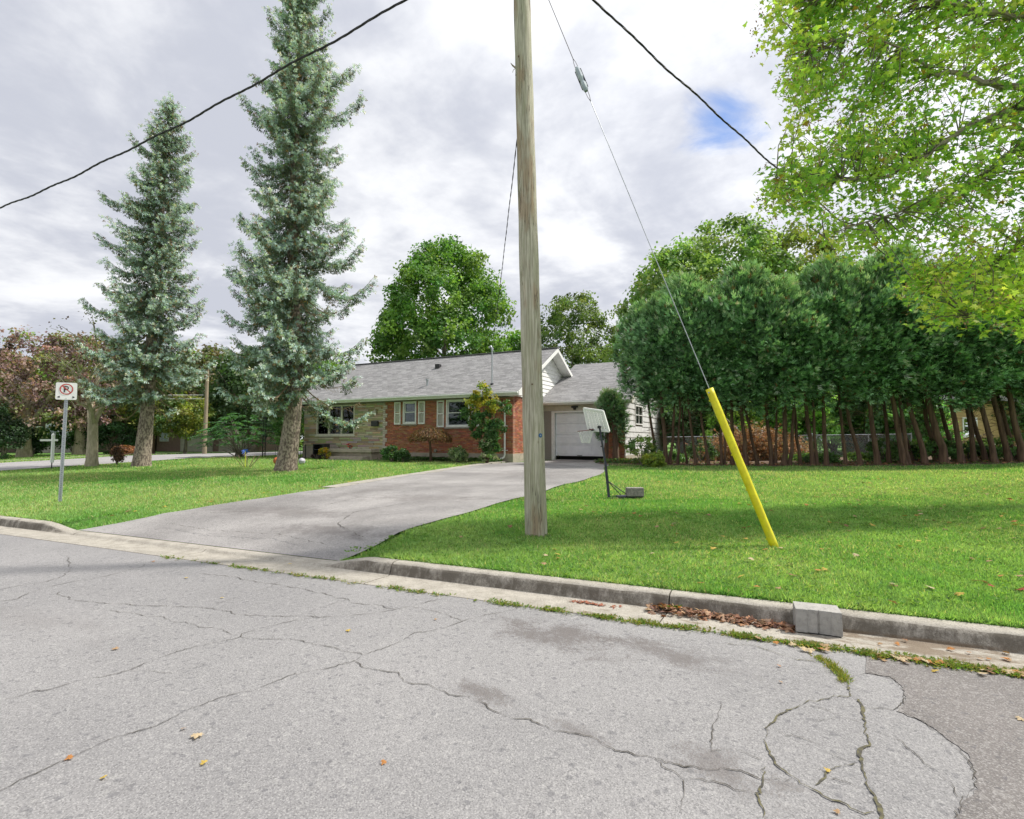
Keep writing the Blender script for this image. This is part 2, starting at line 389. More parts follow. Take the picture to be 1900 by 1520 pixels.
class MB:
    def __init__(s):
        s.v = []; s.f = []; s.t = []; s.cur = (1, 1, 1)
    def add(s, vs, fs):
        b = len(s.v); s.v += [tuple(p) for p in vs]; s.f += [tuple(i + b for i in f) for f in fs]; s.t += [s.cur] * len(vs)
        return s
    def box(s, x0, x1, y0, y1, z0, z1):
        return s.add([(x0, y0, z0), (x1, y0, z0), (x1, y1, z0), (x0, y1, z0), (x0, y0, z1), (x1, y0, z1), (x1, y1, z1), (x0, y1, z1)],
                     [(0, 3, 2, 1), (4, 5, 6, 7), (0, 1, 5, 4), (1, 2, 6, 5), (2, 3, 7, 6), (3, 0, 4, 7)])
    def obox(s, c, ax, ay, az):      # centre and three half-axis vectors
        c, ax, ay, az = map(Vector, (c, ax, ay, az)); vs = []
        for k in (-1, 1):
            for (i, j) in ((-1, -1), (1, -1), (1, 1), (-1, 1)):
                vs.append(c + ax * i + ay * j + az * k)
        return s.add(vs, [(0, 3, 2, 1), (4, 5, 6, 7), (0, 1, 5, 4), (1, 2, 6, 5), (2, 3, 7, 6), (3, 0, 4, 7)])
    def bar(s, a, b, wd, th=None, upv=(0, 0, 1)):
        a, b = Vector(a), Vector(b); d = b - a; th = th or wd
        sd = d.cross(Vector(upv))
        if sd.length < 1e-5: sd = d.cross(Vector((1, 0, 0)))
        sd.normalize(); u2 = sd.cross(d).normalized()
        return s.obox((a + b) / 2, sd * wd / 2, d / 2, u2 * th / 2)
    def tube(s, pts, rad, n=8, caps=True):
        pts = [Vector(p) for p in pts]
        if not hasattr(rad, '__len__'): rad = [rad] * len(pts)
        rings = []; ref = Vector((0.31, 0.95, 0.05))
        for i, p in enumerate(pts):
            d = (pts[min(i + 1, len(pts) - 1)] - pts[max(i - 1, 0)])
            d = d.normalized() if d.length > 1e-9 else Vector((0, 0, 1))
            a = ref - d * ref.dot(d)
            if a.length < 0.05: a = Vector((1, 0, 0)) - d * d.x
            a.normalize(); b2 = d.cross(a); ref = a
            rings.append([p + (a * math.cos(2 * math.pi * k / n) + b2 * math.sin(2 * math.pi * k / n)) * rad[i] for k in range(n)])
        vs = [q for r in rings for q in r]; fs = []
        for i in range(len(pts) - 1):
            for k in range(n):
                k2 = (k + 1) % n
                fs.append((i * n + k, i * n + k2, (i + 1) * n + k2, (i + 1) * n + k))
        if caps:
            fs.append(tuple(range(n - 1, -1, -1))); fs.append(tuple((len(pts) - 1) * n + k for k in range(n)))
        return s.add(vs, fs)
    def poly(s, pts):
        return s.add(pts, [tuple(range(len(pts)))])
    def extrude(s, pts, vec):       # closed outline (list of 3D) swept by vec
        n = len(pts); vec = Vector(vec); a = [Vector(p) for p in pts]; b = [p + vec for p in a]
        return s.add(a + b, [tuple(range(n - 1, -1, -1)), tuple(range(n, 2 * n))] + [(i, (i + 1) % n, n + (i + 1) % n, n + i) for i in range(n)])
    def build(s, name, mat, parent=None, smooth=False, tint=False, bevel=0):
        off = Vector(origin_of(parent))
        me = bpy.data.meshes.new(name)
        me.from_pydata([tuple(Vector(p) - off) for p in s.v], [], s.f)
        if tint:
            a = me.color_attributes.new('tint', 'FLOAT_COLOR', 'POINT')
            a.data.foreach_set('color', np.array([tuple(c) + (1,) for c in s.t], dtype=np.float32).ravel())
        me.materials.append(mat)
        if smooth:
            me.polygons.foreach_set('use_smooth', [True] * len(me.polygons))
            if hasattr(me, 'set_sharp_from_angle'): me.set_sharp_from_angle(angle=R(50))
        me.update()
        o = bpy.data.objects.new(name, me); col.objects.link(o)
        if parent is not None: o.parent = parent
        if bevel:
            bm = o.modifiers.new('bevel', 'BEVEL'); bm.width = bevel; bm.segments = 2; bm.limit_method = 'ANGLE'
        return o
def copy_tree(o, parent=None):
    c = o.copy(); col.objects.link(c); c.parent = parent
    for ch in list(o.children): copy_tree(ch, c)
    return c
def fix_origin(o, loc):          # after copying a thing its record of the base moves too
    o.location = loc; o['_o'] = tuple(loc)

def nz2(x, y, s=1.0):            # cheap smooth noise, about -1..1
    return (np.sin(x * 0.9 * s + 1.3 + 1.7 * np.sin(y * 0.6 * s)) + np.sin(y * 1.1 * s + 4.1 + 1.3 * np.sin(x * 0.7 * s + 2)) + 0.6 * np.sin((x + y) * 2.3 * s + np.sin(x * 3.1 * s)) + 0.4 * np.sin((x - 1.3 * y) * 4.7 * s)) / 3.0


# ================================================================== SETTING
def kh_arr(x):                   # height of the kerb top along the road, dropped at the driveway
    sm = lambda t: (lambda q: q * q * (3 - 2 * q))(np.clip(t, 0, 1))
    x = np.asarray(x, dtype=float)
    return np.where(x < -8, 0.045 + 0.105 * sm((-10.9 - x) / 1.0), 0.045 + 0.105 * sm((x + 5.3) / 0.7))
# ---- terrain: one sheet to the horizon
xs = np.unique(np.concatenate([np.linspace(-900, -60, 15), np.linspace(-60, 30, 181), np.linspace(30, 900, 15)]))
ys = np.unique(np.concatenate([np.linspace(-900, -40, 10), np.linspace(-40, 4, 12), (5.2, 5.49, 5.5), np.linspace(6, 34, 57), np.linspace(34, 80, 12), np.linspace(80, 1200, 12)]))
Xg, Yg = np.meshgrid(xs, ys, indexing='ij')
Y0 = Yg.copy()
Yg = Yg + 0.05 * np.clip(Xg, -60, 30) * np.clip((18 - Y0) / 12, 0, 1) * (Y0 > 3.9)      # rows follow the kerb line
Zg = gz(Xg, Yg)
Zg = Zg + 0.012 * nz2(Xg, Yg, 1.2) * (Yg > 6.5)
low = (Y0 < 5.495)
Zg = np.where((~low) & (Y0 < 5.6), kh_arr(Xg) - 0.004, Zg)
Zg = np.where(low, -0.06, Zg)
Zg = np.where((Yg < -8), 0.0 + 0.02, Zg)
street = (Xg > -35.2) & (Xg < -28.9 + 0.0)
apr = (Xg > -11.6) & (Xg < -4.6) & (Yg < yk(Xg) + 1.3) & (~low)
Zg = np.where(apr, np.minimum(Zg, 0.02 + (Yg - yk(Xg)) / 1.3 * 0.14), Zg)
nx, ny = Xg.shape
idx = np.arange(nx * ny).reshape(nx, ny)
quads = np.stack([idx[:-1, :-1], idx[1:, :-1], idx[1:, 1:], idx[:-1, 1:]], -1).reshape(-1, 4)
ground = np_mesh('ground', np.stack([Xg, Yg, Zg], -1).reshape(-1, 3), quads, M_lawn, nper=4, smooth=True)
tag(ground, kind='structure')

def strip(name, xf0, xf1, y0, y1, n, mat, lift, m=8):
    """sheet that follows the terrain between two edges"""
    V = []; Fq = []
    for j in range(n + 1):
        y = y0 + (y1 - y0) * j / n
        for i in range(m + 1):
            a, b = xf0(y), xf1(y); x = a + (b - a) * i / m
            zz0 = float(gz(x, y))
            if name == 'driveway': y = max(y, yk(x) + .005); q_ = min(1, max(0, (y - yk(x)) / 1.2)); zz0 = (0.05 - .03) * (1 - q_) + float(gz(x, y)) * q_
            V.append((x, y, zz0 + lift + 0.012 * float(nz2(x, y, 1.2)) * (y > 6.5)))
    for j in range(n):
        for i in range(m):
            a = j * (m + 1) + i; Fq.append((a, a + 1, a + m + 2, a + m + 1))
    return np_mesh(name, V, Fq, mat, nper=4, smooth=True)
side = strip('side_street', lambda y: -35.4 - 0.02 * (y - 12), lambda y: -28.5 + 0.06 * (y - 11) if y < 20 else -28.0 + 0.12 * (y - 20), 5.0, 60, 60, M_street, 0.035)
tag(side, kind='structure')
far_kerb = strip('kerb_far_side', lambda y: -35.62 - 0.02 * (y - 12), lambda y: -35.39 - 0.02 * (y - 12), 5.0, 60, 60, M_kerb, 0.13, 1); tag(far_kerb, kind='structure')
near_kerb = strip('kerb_near_side', lambda y: -28.52 + 0.06 * (y - 11) if y < 20 else -28.02 + 0.12 * (y - 20), lambda y: -28.3 + 0.06 * (y - 11) if y < 20 else -27.8 + 0.12 * (y - 20), 6.5, 60, 60, M_kerb, 0.06, 1); tag(near_kerb, kind='structure')

def dr_l(y):
    return -10.62 - 0.35 * max(0, (6.0 - y)) ** 1.3 + 0.04 * math.sin(y * 3.1) + (0.9 * min(1, max(0, (y - 19.5) / 3)) if y > 19.5 else 0)
def dr_r(y):
    r = -5.22 + 0.05 * math.sin(y * 2.3 + 1) + 0.03 * max(0, y - 9)
    if y > 15.5: r += -0.28 * (y - 15.5)
    return r
drive = strip('driveway', dr_l, dr_r, 4.9, 23.9, 120, M_drive, 0.03, 12); tag(drive, kind='structure')

# ---- the road
V = []; Fq = []
rx = np.concatenate([np.linspace(-45, -14, 12), np.linspace(-13, 12, 60), np.linspace(13, 60, 12)])
for i, x in enumerate(rx):
    ye = yk(x) - 0.62
    for j, y in enumerate(list(np.linspace(-8, 0, 4)) + list(np.linspace(1, ye, 24))):
        V.append((x, y, 0.0))
nyr = 28
for i in range(len(rx) - 1):
    for j in range(nyr - 1):
        a = i * nyr + j; Fq.append((a, a + nyr, a + nyr + 1, a + 1))
road = np_mesh('road', V, Fq, M_road, nper=4, smooth=True); tag(road, kind='structure')
# street mouth where the side street meets this road
mouth = MB().add([(-35.4, 3.0, 0.004), (-27.6, 3.0, 0.004), (-28.2, 6.6, 0.25), (-35.6, 6.6, 0.25)], [(0, 1, 2, 3)]).build('street_mouth', M_street); tag(mouth, kind='structure')

def ribbon(mb, pts, wd, z, jag=1.0):
    """crack: an irregular dark gap along a ground polyline"""
    P = []
    for (a, b) in zip(pts[:-1], pts[1:]):
        L = math.hypot(b[0] - a[0], b[1] - a[1]); n = max(1, int(L / 0.022))
        for k in range(n):
            t = k / n
            wb = 0.012 * math.sin((a[0] + t * L) * 17) + .007 * math.sin((a[1] + t * L) * 41); P.append((a[0] + (b[0] - a[0]) * t + random.gauss(0, 0.005) * jag, a[1] + (b[1] - a[1]) * t + wb + random.gauss(0, 0.005) * jag))
    P.append(pts[-1]); vs = []
    for i, p in enumerate(P):
        q = P[min(i + 1, len(P) - 1)]; o = P[max(i - 1, 0)]
        dx_, dy_ = q[0] - o[0], q[1] - o[1]; L = math.hypot(dx_, dy_) or 1
        h = wd * (.75 + .45 * math.sin(i * .31 + p[0] * 9) + random.uniform(-.35, .35)) * 0.5 * (0.3 if i in (0, len(P) - 1) else 1)
        vs += [(p[0] - dy_ / L * h, p[1] + dx_ / L * h, z), (p[0] + dy_ / L * h, p[1] - dx_ / L * h, z)]
    mb.add(vs, [(2 * i, 2 * i + 1, 2 * i + 3, 2 * i + 2) for i in range(len(P) - 1)])
def L1(*a): return [onz(x / 2, 900 + y / 2) for x, y in a]
def L2(*a): return [onz(950 + x / 2, 900 + y / 2) for x, y in a]
CR = [
 (L1((0,805),(120,770),(180,762),(300,725),(400,708),(460,695),(560,655),(640,625),(730,600),(880,570),(900,552),(1000,525),(1090,505),(1180,490),(1290,488),(1390,475),(1480,462),(1560,442),(1660,418)), .010, 0),
 (L1((-300,1290),(-120,1200),(0,1140),(60,1105),(150,1065),(270,1010),(400,950),(430,938),(570,900),(600,885),(700,835),(820,790),(960,755),(1100,700),(1210,685),(1310,655),(1350,632),(1470,590),(1540,550),(1640,535),(1720,505),(1800,485),(1900,465),(1990,430)), .010, 0),
 (L1((210,400),(260,425),(330,435),(430,442),(560,450),(680,452),(800,460),(880,480),(960,488),(1060,488),(1180,490)), .012, 0),
 (L1((410,465),(500,480),(600,492),(640,505),(740,525),(830,540),(880,558)), .009, 0),
 (L1((880,570),(1000,572),(1120,578),(1200,600),(1290,617),(1350,632)), .010, 0),
 (L1((740,330),(860,340),(930,358),(1040,372),(1130,388),(1200,405),(1280,425),(1310,438),(1400,448),(1470,462)), .012, 0),
 (L1((1530,455),(1600,465),(1660,485),(1725,505)), .010, 0),
 (L1((1310,655),(1350,675),(1420,695),(1480,702),(1500,730),(1580,745),(1640,765),(1720,788),(1790,812),(1830,835),(1900,868)) + L2((80,880),(140,905),(250,930),(320,950),(380,985),(430,990),(530,1025),(600,1035),(700,1050),(800,1060),(930,1090),(1040,1092)), .012, 0),
 (L2((530,1025),(560,1050),(640,1085),(750,1105),(830,1138),(910,1150)), .009, 0),
 (L1((0,432),(50,428),(150,385),(270,360),(400,338),(520,305),(540,295)), .012, 0),
 (L1((0,388),(100,370),(180,358),(230,340),(262,320),(250,265)), .012, 0),
 (L1((1010,570),(1008,540)), .006, 0),
 (L1((780,450),(900,410),(1000,380),(1060,345)), .005, 0), (L1((1180,490),(1150,470),(1240,440),(1300,420)), .005, 0), (L1((560,655),(480,690),(640,700),(760,665)), .005, 0),
 (L2((780,810),(770,850),(750,890),(738,940),(745,985),(760,1000)), .008, 0),
 (L2((1260,785),(1180,790),(1110,805),(1030,835),(975,870),(945,905),(940,950),(960,1000),(990,1045),(1040,1085),(1100,1130),(1160,1165),(1240,1190),(1300,1215),(1350,1215)), .013, 1),
 (L2((1240,745),(1260,780),(1300,820),(1305,870),(1310,920),(1325,960),(1290,1000),(1295,1050),(1320,1100),(1340,1150),(1360,1190),(1370,1240),(1385,1330)), .020, 1),
 (L2((1250,710),(1330,703),(1420,722),(1455,765),(1450,800),(1415,838),(1310,825)), .009, 0),
 (L2((1450,845),(1530,880),(1610,945),(1680,1010),(1720,1070),(1715,1130),(1670,1180),(1640,1240)), .008, 0),
 (L2((960,905),(1040,930),(1110,955),(1180,1000),(1250,1030)), .006, 0),
 (L2((1310,905),(1390,930),(1450,960),(1500,1000),(1540,1040),(1590,1075),(1630,1110),(1650,1150),(1680,1160)), .007, 0),
 (L2((1130,1125),(1160,1080),(1200,1050),(1275,1035)), .010, 1),
 (L2((940,1040),(930,1100),(910,1150),(930,1200),(945,1240),(950,1300)), .011, 1),
 (L2((635,1085),(640,1150),(620,1220)), .008, 0),
 (L2((800,590),(900,600),(1000,630),(1060,650),(1130,660)), .009, 1),
 (L2((1180,1095),(1260,1110),(1330,1135)), .006, 0),
 (L2((740,985),(830,990),(930,1020)), .006, 0), (L2((1100,820),(1200,850),(1290,880)), .005, 0), (L2((1130,880),(1200,870),(1240,860)), .004, 0),
]
for pts, wd, k in CR:
    mb = MB(); ribbon(mb, pts, wd * (.75 if k else .55), 0.0062 if k else 0.0055)
    mb.build('crack', M_crackg if k else M_crack, road)
for pts in (((-10.2, 6.3), (-9.1, 6.9), (-8.4, 7.9), (-8.6, 9.3), (-7.9, 11)), ((-5.5, 6.0), (-6.6, 6.6), (-7.2, 7.6), (-7.0, 9.0), (-6.1, 10.2)), ((-9.9, 11.5), (-8.3, 12.2), (-6.8, 12.0), (-5.4, 12.8)), ((-9.6, 5.6), (-8.2, 5.5), (-6.9, 5.7), (-5.7, 5.5))):
    mb = MB(); ribbon(mb, list(pts), .012, 0.0)
    mb.v = [(x, y, float(gz(x, y)) + .036 + 0.012 * float(nz2(x, y, 1.2)) * (y > 6.5) - (.03 * max(0, 1 - (y - yk(x)) / 1.2))) for x, y, z in mb.v]
    mb.build('crack', M_crack, drive)
# darker resurfaced asphalt at the lower right
bpts = L2((1310,700),(1400,712),(1452,755),(1460,800),(1425,842),(1500,868),(1600,930),(1690,1000),(1730,1070),(1720,1140),(1665,1190),(1640,1240),(1600,1320),(1560,1500)) + [(.62, 1.2), (.9, .4), (1.6, -.4), (3.1, -.7), (5.2, -.6)]
fine = []
for a, b in zip(bpts[:-1], bpts[1:]):
    n = max(1, int(math.hypot(b[0] - a[0], b[1] - a[1]) / 0.03))
    for k in range(n): fine.append((a[0] + (b[0] - a[0]) * k / n + random.gauss(0, .006), a[1] + (b[1] - a[1]) * k / n + random.gauss(0, .006), 0.004))
fine = [p for p in fine if p[1] < yk(p[0]) - .66]
poly_ = [Vector(p) for p in fine] + [Vector((9.0, fine[-1][1], .004)), Vector((9.0, yk(9.0) - .645, .004)), Vector((fine[0][0] + .05, yk(fine[0][0]) - .645, .004))]
from mathutils.geometry import tessellate_polygon
MB().add(poly_, tessellate_polygon([poly_])).build('asphalt_patch', M_patch, road)

# ---- kerb with gutter pan, cast in sections
kerb = empty('kerb', (0, 5.4, 0), kind='structure')
def kh(x):
    lo = 0.045
    def sm(t): t = min(1, max(0, t)); return t * t * (3 - 2 * t)
    if x < -8: return lo + (0.15 - lo) * sm((-10.9 - x) / 1.0)
    return lo + (0.15 - lo) * sm((x + 5.3) / 0.7)
def kerb_section(x0, x1):
    n = max(2, int((x1 - x0) / 0.12)); V = []; Fk = []
    for i in range(n + 1):
        x = x0 + (x1 - x0) * i / n; h = kh(x); y = yk(x); e = 0.006 * float(nz2(x * 5, 3.0, 2))
        j = random.gauss(0, 0.003)
        prof = [(-0.62, -0.08), (-0.62, 0.004), (-0.60, 0.012), (-0.40, 0.008), (-0.22, 0.002), (-0.185, 0.012), (-0.155 + e, h * 0.55 + 0.01), (-0.14 + e, h * 0.86 + j), (-0.115 + e, h * 0.97 + j), (-0.06, h + e * 0.5), (0.0, h), (0.012, h - 0.02), (0.012, -0.1)]
        for (a, z) in prof: V.append((x, y + a, z))
    k = 13
    for i in range(n):
        for q in range(k - 1): Fk.append((i * k + q, (i + 1) * k + q, (i + 1) * k + q + 1, i * k + q + 1))
    mb = MB().add(V, Fk); mb.f.append(tuple(range(k))[::-1]); mb.f.append(tuple(n * k + q for q in range(k)))
    return mb.build('kerb_section', M_kerb, kerb, smooth=True)
jo = [-27.5, -24.5, -21.5, -18.5, -15.6, -12.62, -10.75, -7.5, -4.25, -1.05, 2.05, 5.2, 8.3, 11.4, 14.5]
for a, b in zip(jo[:-1], jo[1:]): kerb_section(a + 0.006, b - 0.006)

# soil bed under the cedars and by the garage
def gpatch(name, outline, lift, mat, kind='structure'):
    cx_ = sum(p[0] for p in outline) / len(outline); cy_ = sum(p[1] for p in outline) / len(outline)
    V = []; n = len(outline); rings = 6
    for r_ in range(rings + 1):
        for p in outline:
            x = cx_ + (p[0] - cx_) * r_ / rings; y = cy_ + (p[1] - cy_) * r_ / rings
            V.append((x, y, float(gz(x, y)) + lift + 0.012 * float(nz2(x, y, 1.2)) * (y > 6.5)))
    Fq = [(r_ * n + i, r_ * n + (i + 1) % n, (r_ + 1) * n + (i + 1) % n, (r_ + 1) * n + i) for r_ in range(rings) for i in range(n)]
    return tag(np_mesh(name, V, Fq, mat, nper=4, smooth=True), kind=kind)
hedge_line = [(-4.6, 21.2), (-2.0, 21.5), (1.0, 22.1), (4.0, 23.0), (7.0, 24.3), (9.8, 26.0), (13, 28.2)]
def hl(x):
    for a, b in zip(hedge_line[:-1], hedge_line[1:]):
        if x <= b[0]: return a[1] + (b[1] - a[1]) * (x - a[0]) / (b[0] - a[0])
    return hedge_line[-1][1]
out = [(x, hl(x) - 0.75 + 0.12 * math.sin(x * 3)) for x in np.linspace(-6.3, 13, 40)] + [(x, hl(x) + 9) for x in np.linspace(13, -6.3, 12)]
gpatch('soil_bed', out, 0.028, M_soil)
gpatch('garage_flower_bed', [(-6.75, 20.4), (-5.6, 19.4), (-4.9, 19.9), (-4.4, 20.8), (-4.8, 24), (-6.6, 24)], 0.036, M_soil)
gpatch('front_flower_bed', [(-10.9, 19.7), (-10.8, 20.65), (-17.5, 20.65), (-23, 20.65), (-23.5, 19.9), (-19, 19.6), (-15, 19.5), (-12.5, 19.3)], 0.03, M_soil)

# stepping slabs along the driveway edge
slabs = empty('paving_strip', (-10.8, 15, 0.5), kind='structure')
y = 10.4
while y < 19.2:
    L = random.uniform(0.75, 0.95); x0 = -11.0 + random.uniform(-.03, .03)
    z = float(gz(-10.8, y)) + 0.035
    MB().add([(x0, y, z), (x0 + .46, y + .02, z), (x0 + .46, y + L - .04, z + .0375 * L), (x0, y + L - .05, z + .0375 * L), (x0, y, z - .1), (x0 + .46, y + .02, z - .1), (x0 + .46, y + L - .04, z - .1), (x0, y + L - .05, z - .1)],
             [(0, 1, 2, 3), (0, 4, 5, 1), (1, 5, 6, 2), (2, 6, 7, 3), (3, 7, 4, 0)]).build('paving_slab', M_conc, slabs)
    y += L


# ================================================================== FOLIAGE
def unit(v): return v / np.maximum(np.linalg.norm(v, axis=-1, keepdims=True), 1e-9)
def frames(Y, Z):                # leaf axis and facing direction -> orthonormal frames
    Y = unit(Y); Xv = unit(np.cross(Y, Z)); Zv = np.cross(Xv, Y); return Xv, Y, Zv
def rdir(n): return unit(rng.normal(size=(n, 3)))
T_leaf = (np.array([(0, 0, 0), (.42, .45, .10), (0, 1, -.05), (-.42, .45, .10)]), np.array([(0, 1, 2), (0, 2, 3)]))
mo = [(0, 0), (.10, .10), (.42, -.02), (.34, .16), (.62, .30), (.40, .36), (.46, .62), (.20, .50), (.16, .72), (0, 1.0), (-.16, .72), (-.20, .50), (-.46, .62), (-.40, .36), (-.62, .30), (-.34, .16), (-.42, -.02), (-.10, .10)]
T_maple = (np.array([(0, .35, .05)] + [(a, b, -.10 * abs(a) - .05 * b * b) for a, b in mo]), np.array([(0, i + 1, (i + 1) % len(mo) + 1) for i in range(len(mo))]))
mo2 = [(0, 0), (.42, .0), (.60, .34), (.38, .60), (.12, .62), (0, 1.0), (-.12, .62), (-.38, .60), (-.60, .34), (-.42, .0)]
mo2 = [(0, .05), (.42, -.05), (.30, .2), (.66, .36), (.26, .46), (0, 1.0), (-.26, .46), (-.66, .36), (-.30, .2), (-.42, -.05)]
T_maple_s = (np.array([(0, .3, .04)] + [(a, b, -.10 * abs(a)) for a, b in mo2]), np.array([(0, i + 1, (i + 1) % len(mo2) + 1) for i in range(len(mo2))]))
def tuft(k, spread, wd, seed=0):
    r_ = np.random.default_rng(seed); vs = []; fs = []
    for i in range(k):
        a = 2 * math.pi * i / k + r_.uniform(-.3, .3); s_ = math.sin(spread * r_.uniform(.6, 1.2)); c_ = math.cos(spread)
        d = np.array((math.cos(a) * s_, c_, math.sin(a) * s_)); sd = unit(np.cross(d, (math.sin(a), 0.3, -math.cos(a))) + 1e-6)
        L = r_.uniform(.75, 1.1); b = len(vs)
        vs += [d * 0.02 - sd * wd / 2, d * L * .6 + sd * wd * .9, d * L]
        fs.append((b, b + 1, b + 2))
    return np.array(vs), np.array(fs)
T_spruce = tuft(4, 0.75, 0.22, 3)
def frond():
    vs = []; fs = []
    for (a, L, wd) in ((0, 1.0, .20), (.62, .78, .17), (-.62, .78, .17), (1.15, .5, .15), (-1.15, .5, .15)):
        d = np.array((math.sin(a), math.cos(a), 0)); s_ = np.array((math.cos(a), -math.sin(a), 0)); b = len(vs)
        o = np.array((0, .05 + (.12 if abs(a) > 1 else 0), 0))
        vs += [o - s_ * wd * .2, o + d * L * .6 + s_ * wd + np.array((0, 0, -.05)), o + d * L + np.array((0, 0, -.18))]
        fs.append((b, b + 1, b + 2))
    return np.array(vs), np.array(fs)
T_frond = frond(); T_frond = (T_frond[0] * np.array((.8, 1.15, 1)), T_frond[1])
T_blade = (np.array([(-.5, 0, 0), (.5, 0, 0), (0, 1, .25)]), np.array([(0, 1, 2)]))

def scatter(name, tmpl, pos, Yd, Zd, size, tint, mat, parent=None, widx=None):
    tv, tf = tmpl; n = len(pos)
    Xv, Yv, Zv = frames(Yd, Zd)
    size = np.broadcast_to(np.asarray(size, dtype=float), (n,))
    wd = size if widx is None else widx
    V = pos[:, None, :] + (tv[None, :, 0, None] * Xv[:, None, :]) * wd[:, None, None] + (tv[None, :, 1, None] * Yv[:, None, :] + tv[None, :, 2, None] * Zv[:, None, :]) * size[:, None, None]
    Fc = (tf[None] + (np.arange(n) * len(tv))[:, None, None]).reshape(-1, 3)
    T = np.repeat(tint, len(tv), axis=0)
    return np_mesh(name, V.reshape(-1, 3), Fc, mat, parent, tint=T)
def tints(n, cols, wts=None, var=0.18):
    cols = np.array(cols, dtype=float); k = rng.choice(len(cols), n, p=wts)
    return np.clip(cols[k] * (1 + rng.normal(0, var, (n, 1))) * (1 + rng.normal(0, var * .25, (n, 3))), 0.004, 0.9)

def lobed_crown(name, parent, lobes, nclump, per, cr, leaf, cols, wts=None, tmpl=T_leaf, mat=None, flat=0.75, shell=(.7, 1.03), up=0.35, var=0.2, minz=None):
    """leaf clumps on and under the skin of several overlapping lobes; lobes = (x,y,z,rx,ry,rz)"""
    L = np.array(lobes, dtype=float)
    wl = (L[:, 3] * L[:, 5]); wl = wl / wl.sum()
    C = []
    while len(C) < nclump:
        i = rng.choice(len(L), p=wl); d = unit(rng.normal(size=3))
        if d[2] < -0.35 and rng.random() < .6: continue
        c = L[i, :3] + d * L[i, 3:6] * rng.uniform(*shell)
        q = (c - L[:, :3]) / L[:, 3:6]
        if (np.linalg.norm(q, axis=1) < 0.62).any(): continue
        if minz is not None and c[2] < minz: continue
        C.append(c)
    C = np.array(C); n = nclump * per
    ci = np.repeat(np.arange(nclump), per)
    rad = cr * rng.uniform(.55, 1.25, nclump)[ci]
    off = rdir(n) * (rng.random((n, 1)) ** .45) * rad[:, None]; off[:, 2] *= flat
    pos = C[ci] + off
    ctr = L[:, :3].mean(axis=0)
    outw = unit(pos - ctr)
    Zd = unit(off / rad[:, None] * .8 + outw * .5 + np.array((0, 0, up)) + rdir(n) * .75)
    Yd = unit(rdir(n) + np.array((0, 0, -.45)) + outw * .3)
    ct = tints(nclump, cols, wts, var)[ci]
    t = np.clip(ct * (1 + rng.normal(0, .14, (n, 1))), .004, .9)
    return scatter(name, tmpl, pos, Yd, Zd, leaf * rng.uniform(.7, 1.3, n), t, mat or M_leaf, parent)

def limb_tree(mb, base, h, r, n_limbs, reach, lean=(0, 0), fork=0.35, n=8, seed=1):
    r_ = random.Random(seed); b = Vector(base)
    pts = []; k = 7
    for i in range(k + 1):
        t = i / k
        pts.append(b + Vector((lean[0] * t + r_.gauss(0, .04) * t, lean[1] * t + r_.gauss(0, .04) * t, h * t - (0.15 if i == 0 else 0))))
    mb.tube(pts, [r * (1.25 if i == 0 else 1 - .78 * i / k) for i in range(k + 1)], n)
    for j in range(n_limbs):
        t = fork + (1 - fork) * j / max(1, n_limbs - 1) * .9
        p0 = pts[0].lerp(pts[-1], t); p0 = pts[min(k, int(t * k))].lerp(pts[min(k, int(t * k) + 1)], t * k - int(t * k))
        a = j * 2.4 + r_.uniform(-.4, .4); L = reach * (1.1 - .6 * t) * r_.uniform(.8, 1.2)
        d = Vector((math.cos(a), math.sin(a), r_.uniform(.45, .9)))
        q = [p0, p0 + d * L * .35 + Vector((0, 0, .05 * L)), p0 + d * L * .7 + Vector((0, 0, .15 * L)), p0 + d * L + Vector((0, 0, .25 * L))]
        rr = r * (1 - .78 * t) * .55
        mb.tube(q, [rr, rr * .75, rr * .5, rr * .15], 5, False)
    return mb

def broad_tree(name, x, y, h, w_, label, cols, wts=None, nclump=450, per=60, cr=.8, leaf=.2, trunk_h=None, trunk_r=.25, bark=None, group=None, seed=1, nl=9, cat='tree', wz=None, crown0=.25, up=.35, cylz=1.0):
    z = float(gz(x, y)); root = empty(name, (x, y, z), label, cat, group)
    r_ = random.Random(seed); mb = MB()
    limb_tree(mb, (x, y, z), h * .72, trunk_r, 9, w_ * .45, (r_.uniform(-.3, .3), 0), .3, 8, seed)
    mb.build('trunk', bark or M_bark_gr, root, smooth=True)
    lobes = [(x, y, z + h * (crown0 + (1 - crown0) * .52), w_ * .40, w_ * .40, h * (1 - crown0) * .46)]
    for i in range(nl):
        a = i * 2.399 + r_.uniform(-.3, .3); t = (i + .5) / nl
        zz_ = z + h * (crown0 + (1 - crown0) * (0.15 + .68 * t)); env = math.sin(math.pi * min(1, .22 + .68 * t)) ** .8
        rr = w_ * .5 * env * .62; lr = w_ * r_.uniform(.16, .24)
        lobes.append((x + math.cos(a) * rr, y + math.sin(a) * rr, zz_, lr, lr, lr * .85))
    lobes.append((x + r_.uniform(-.3, .3), y, z + h * .88, w_ * .2, w_ * .2, h * .11))
    lobed_crown('crown', root, lobes, nclump, per, cr, leaf, cols, wts, up=up, minz=z + .1)
    return root


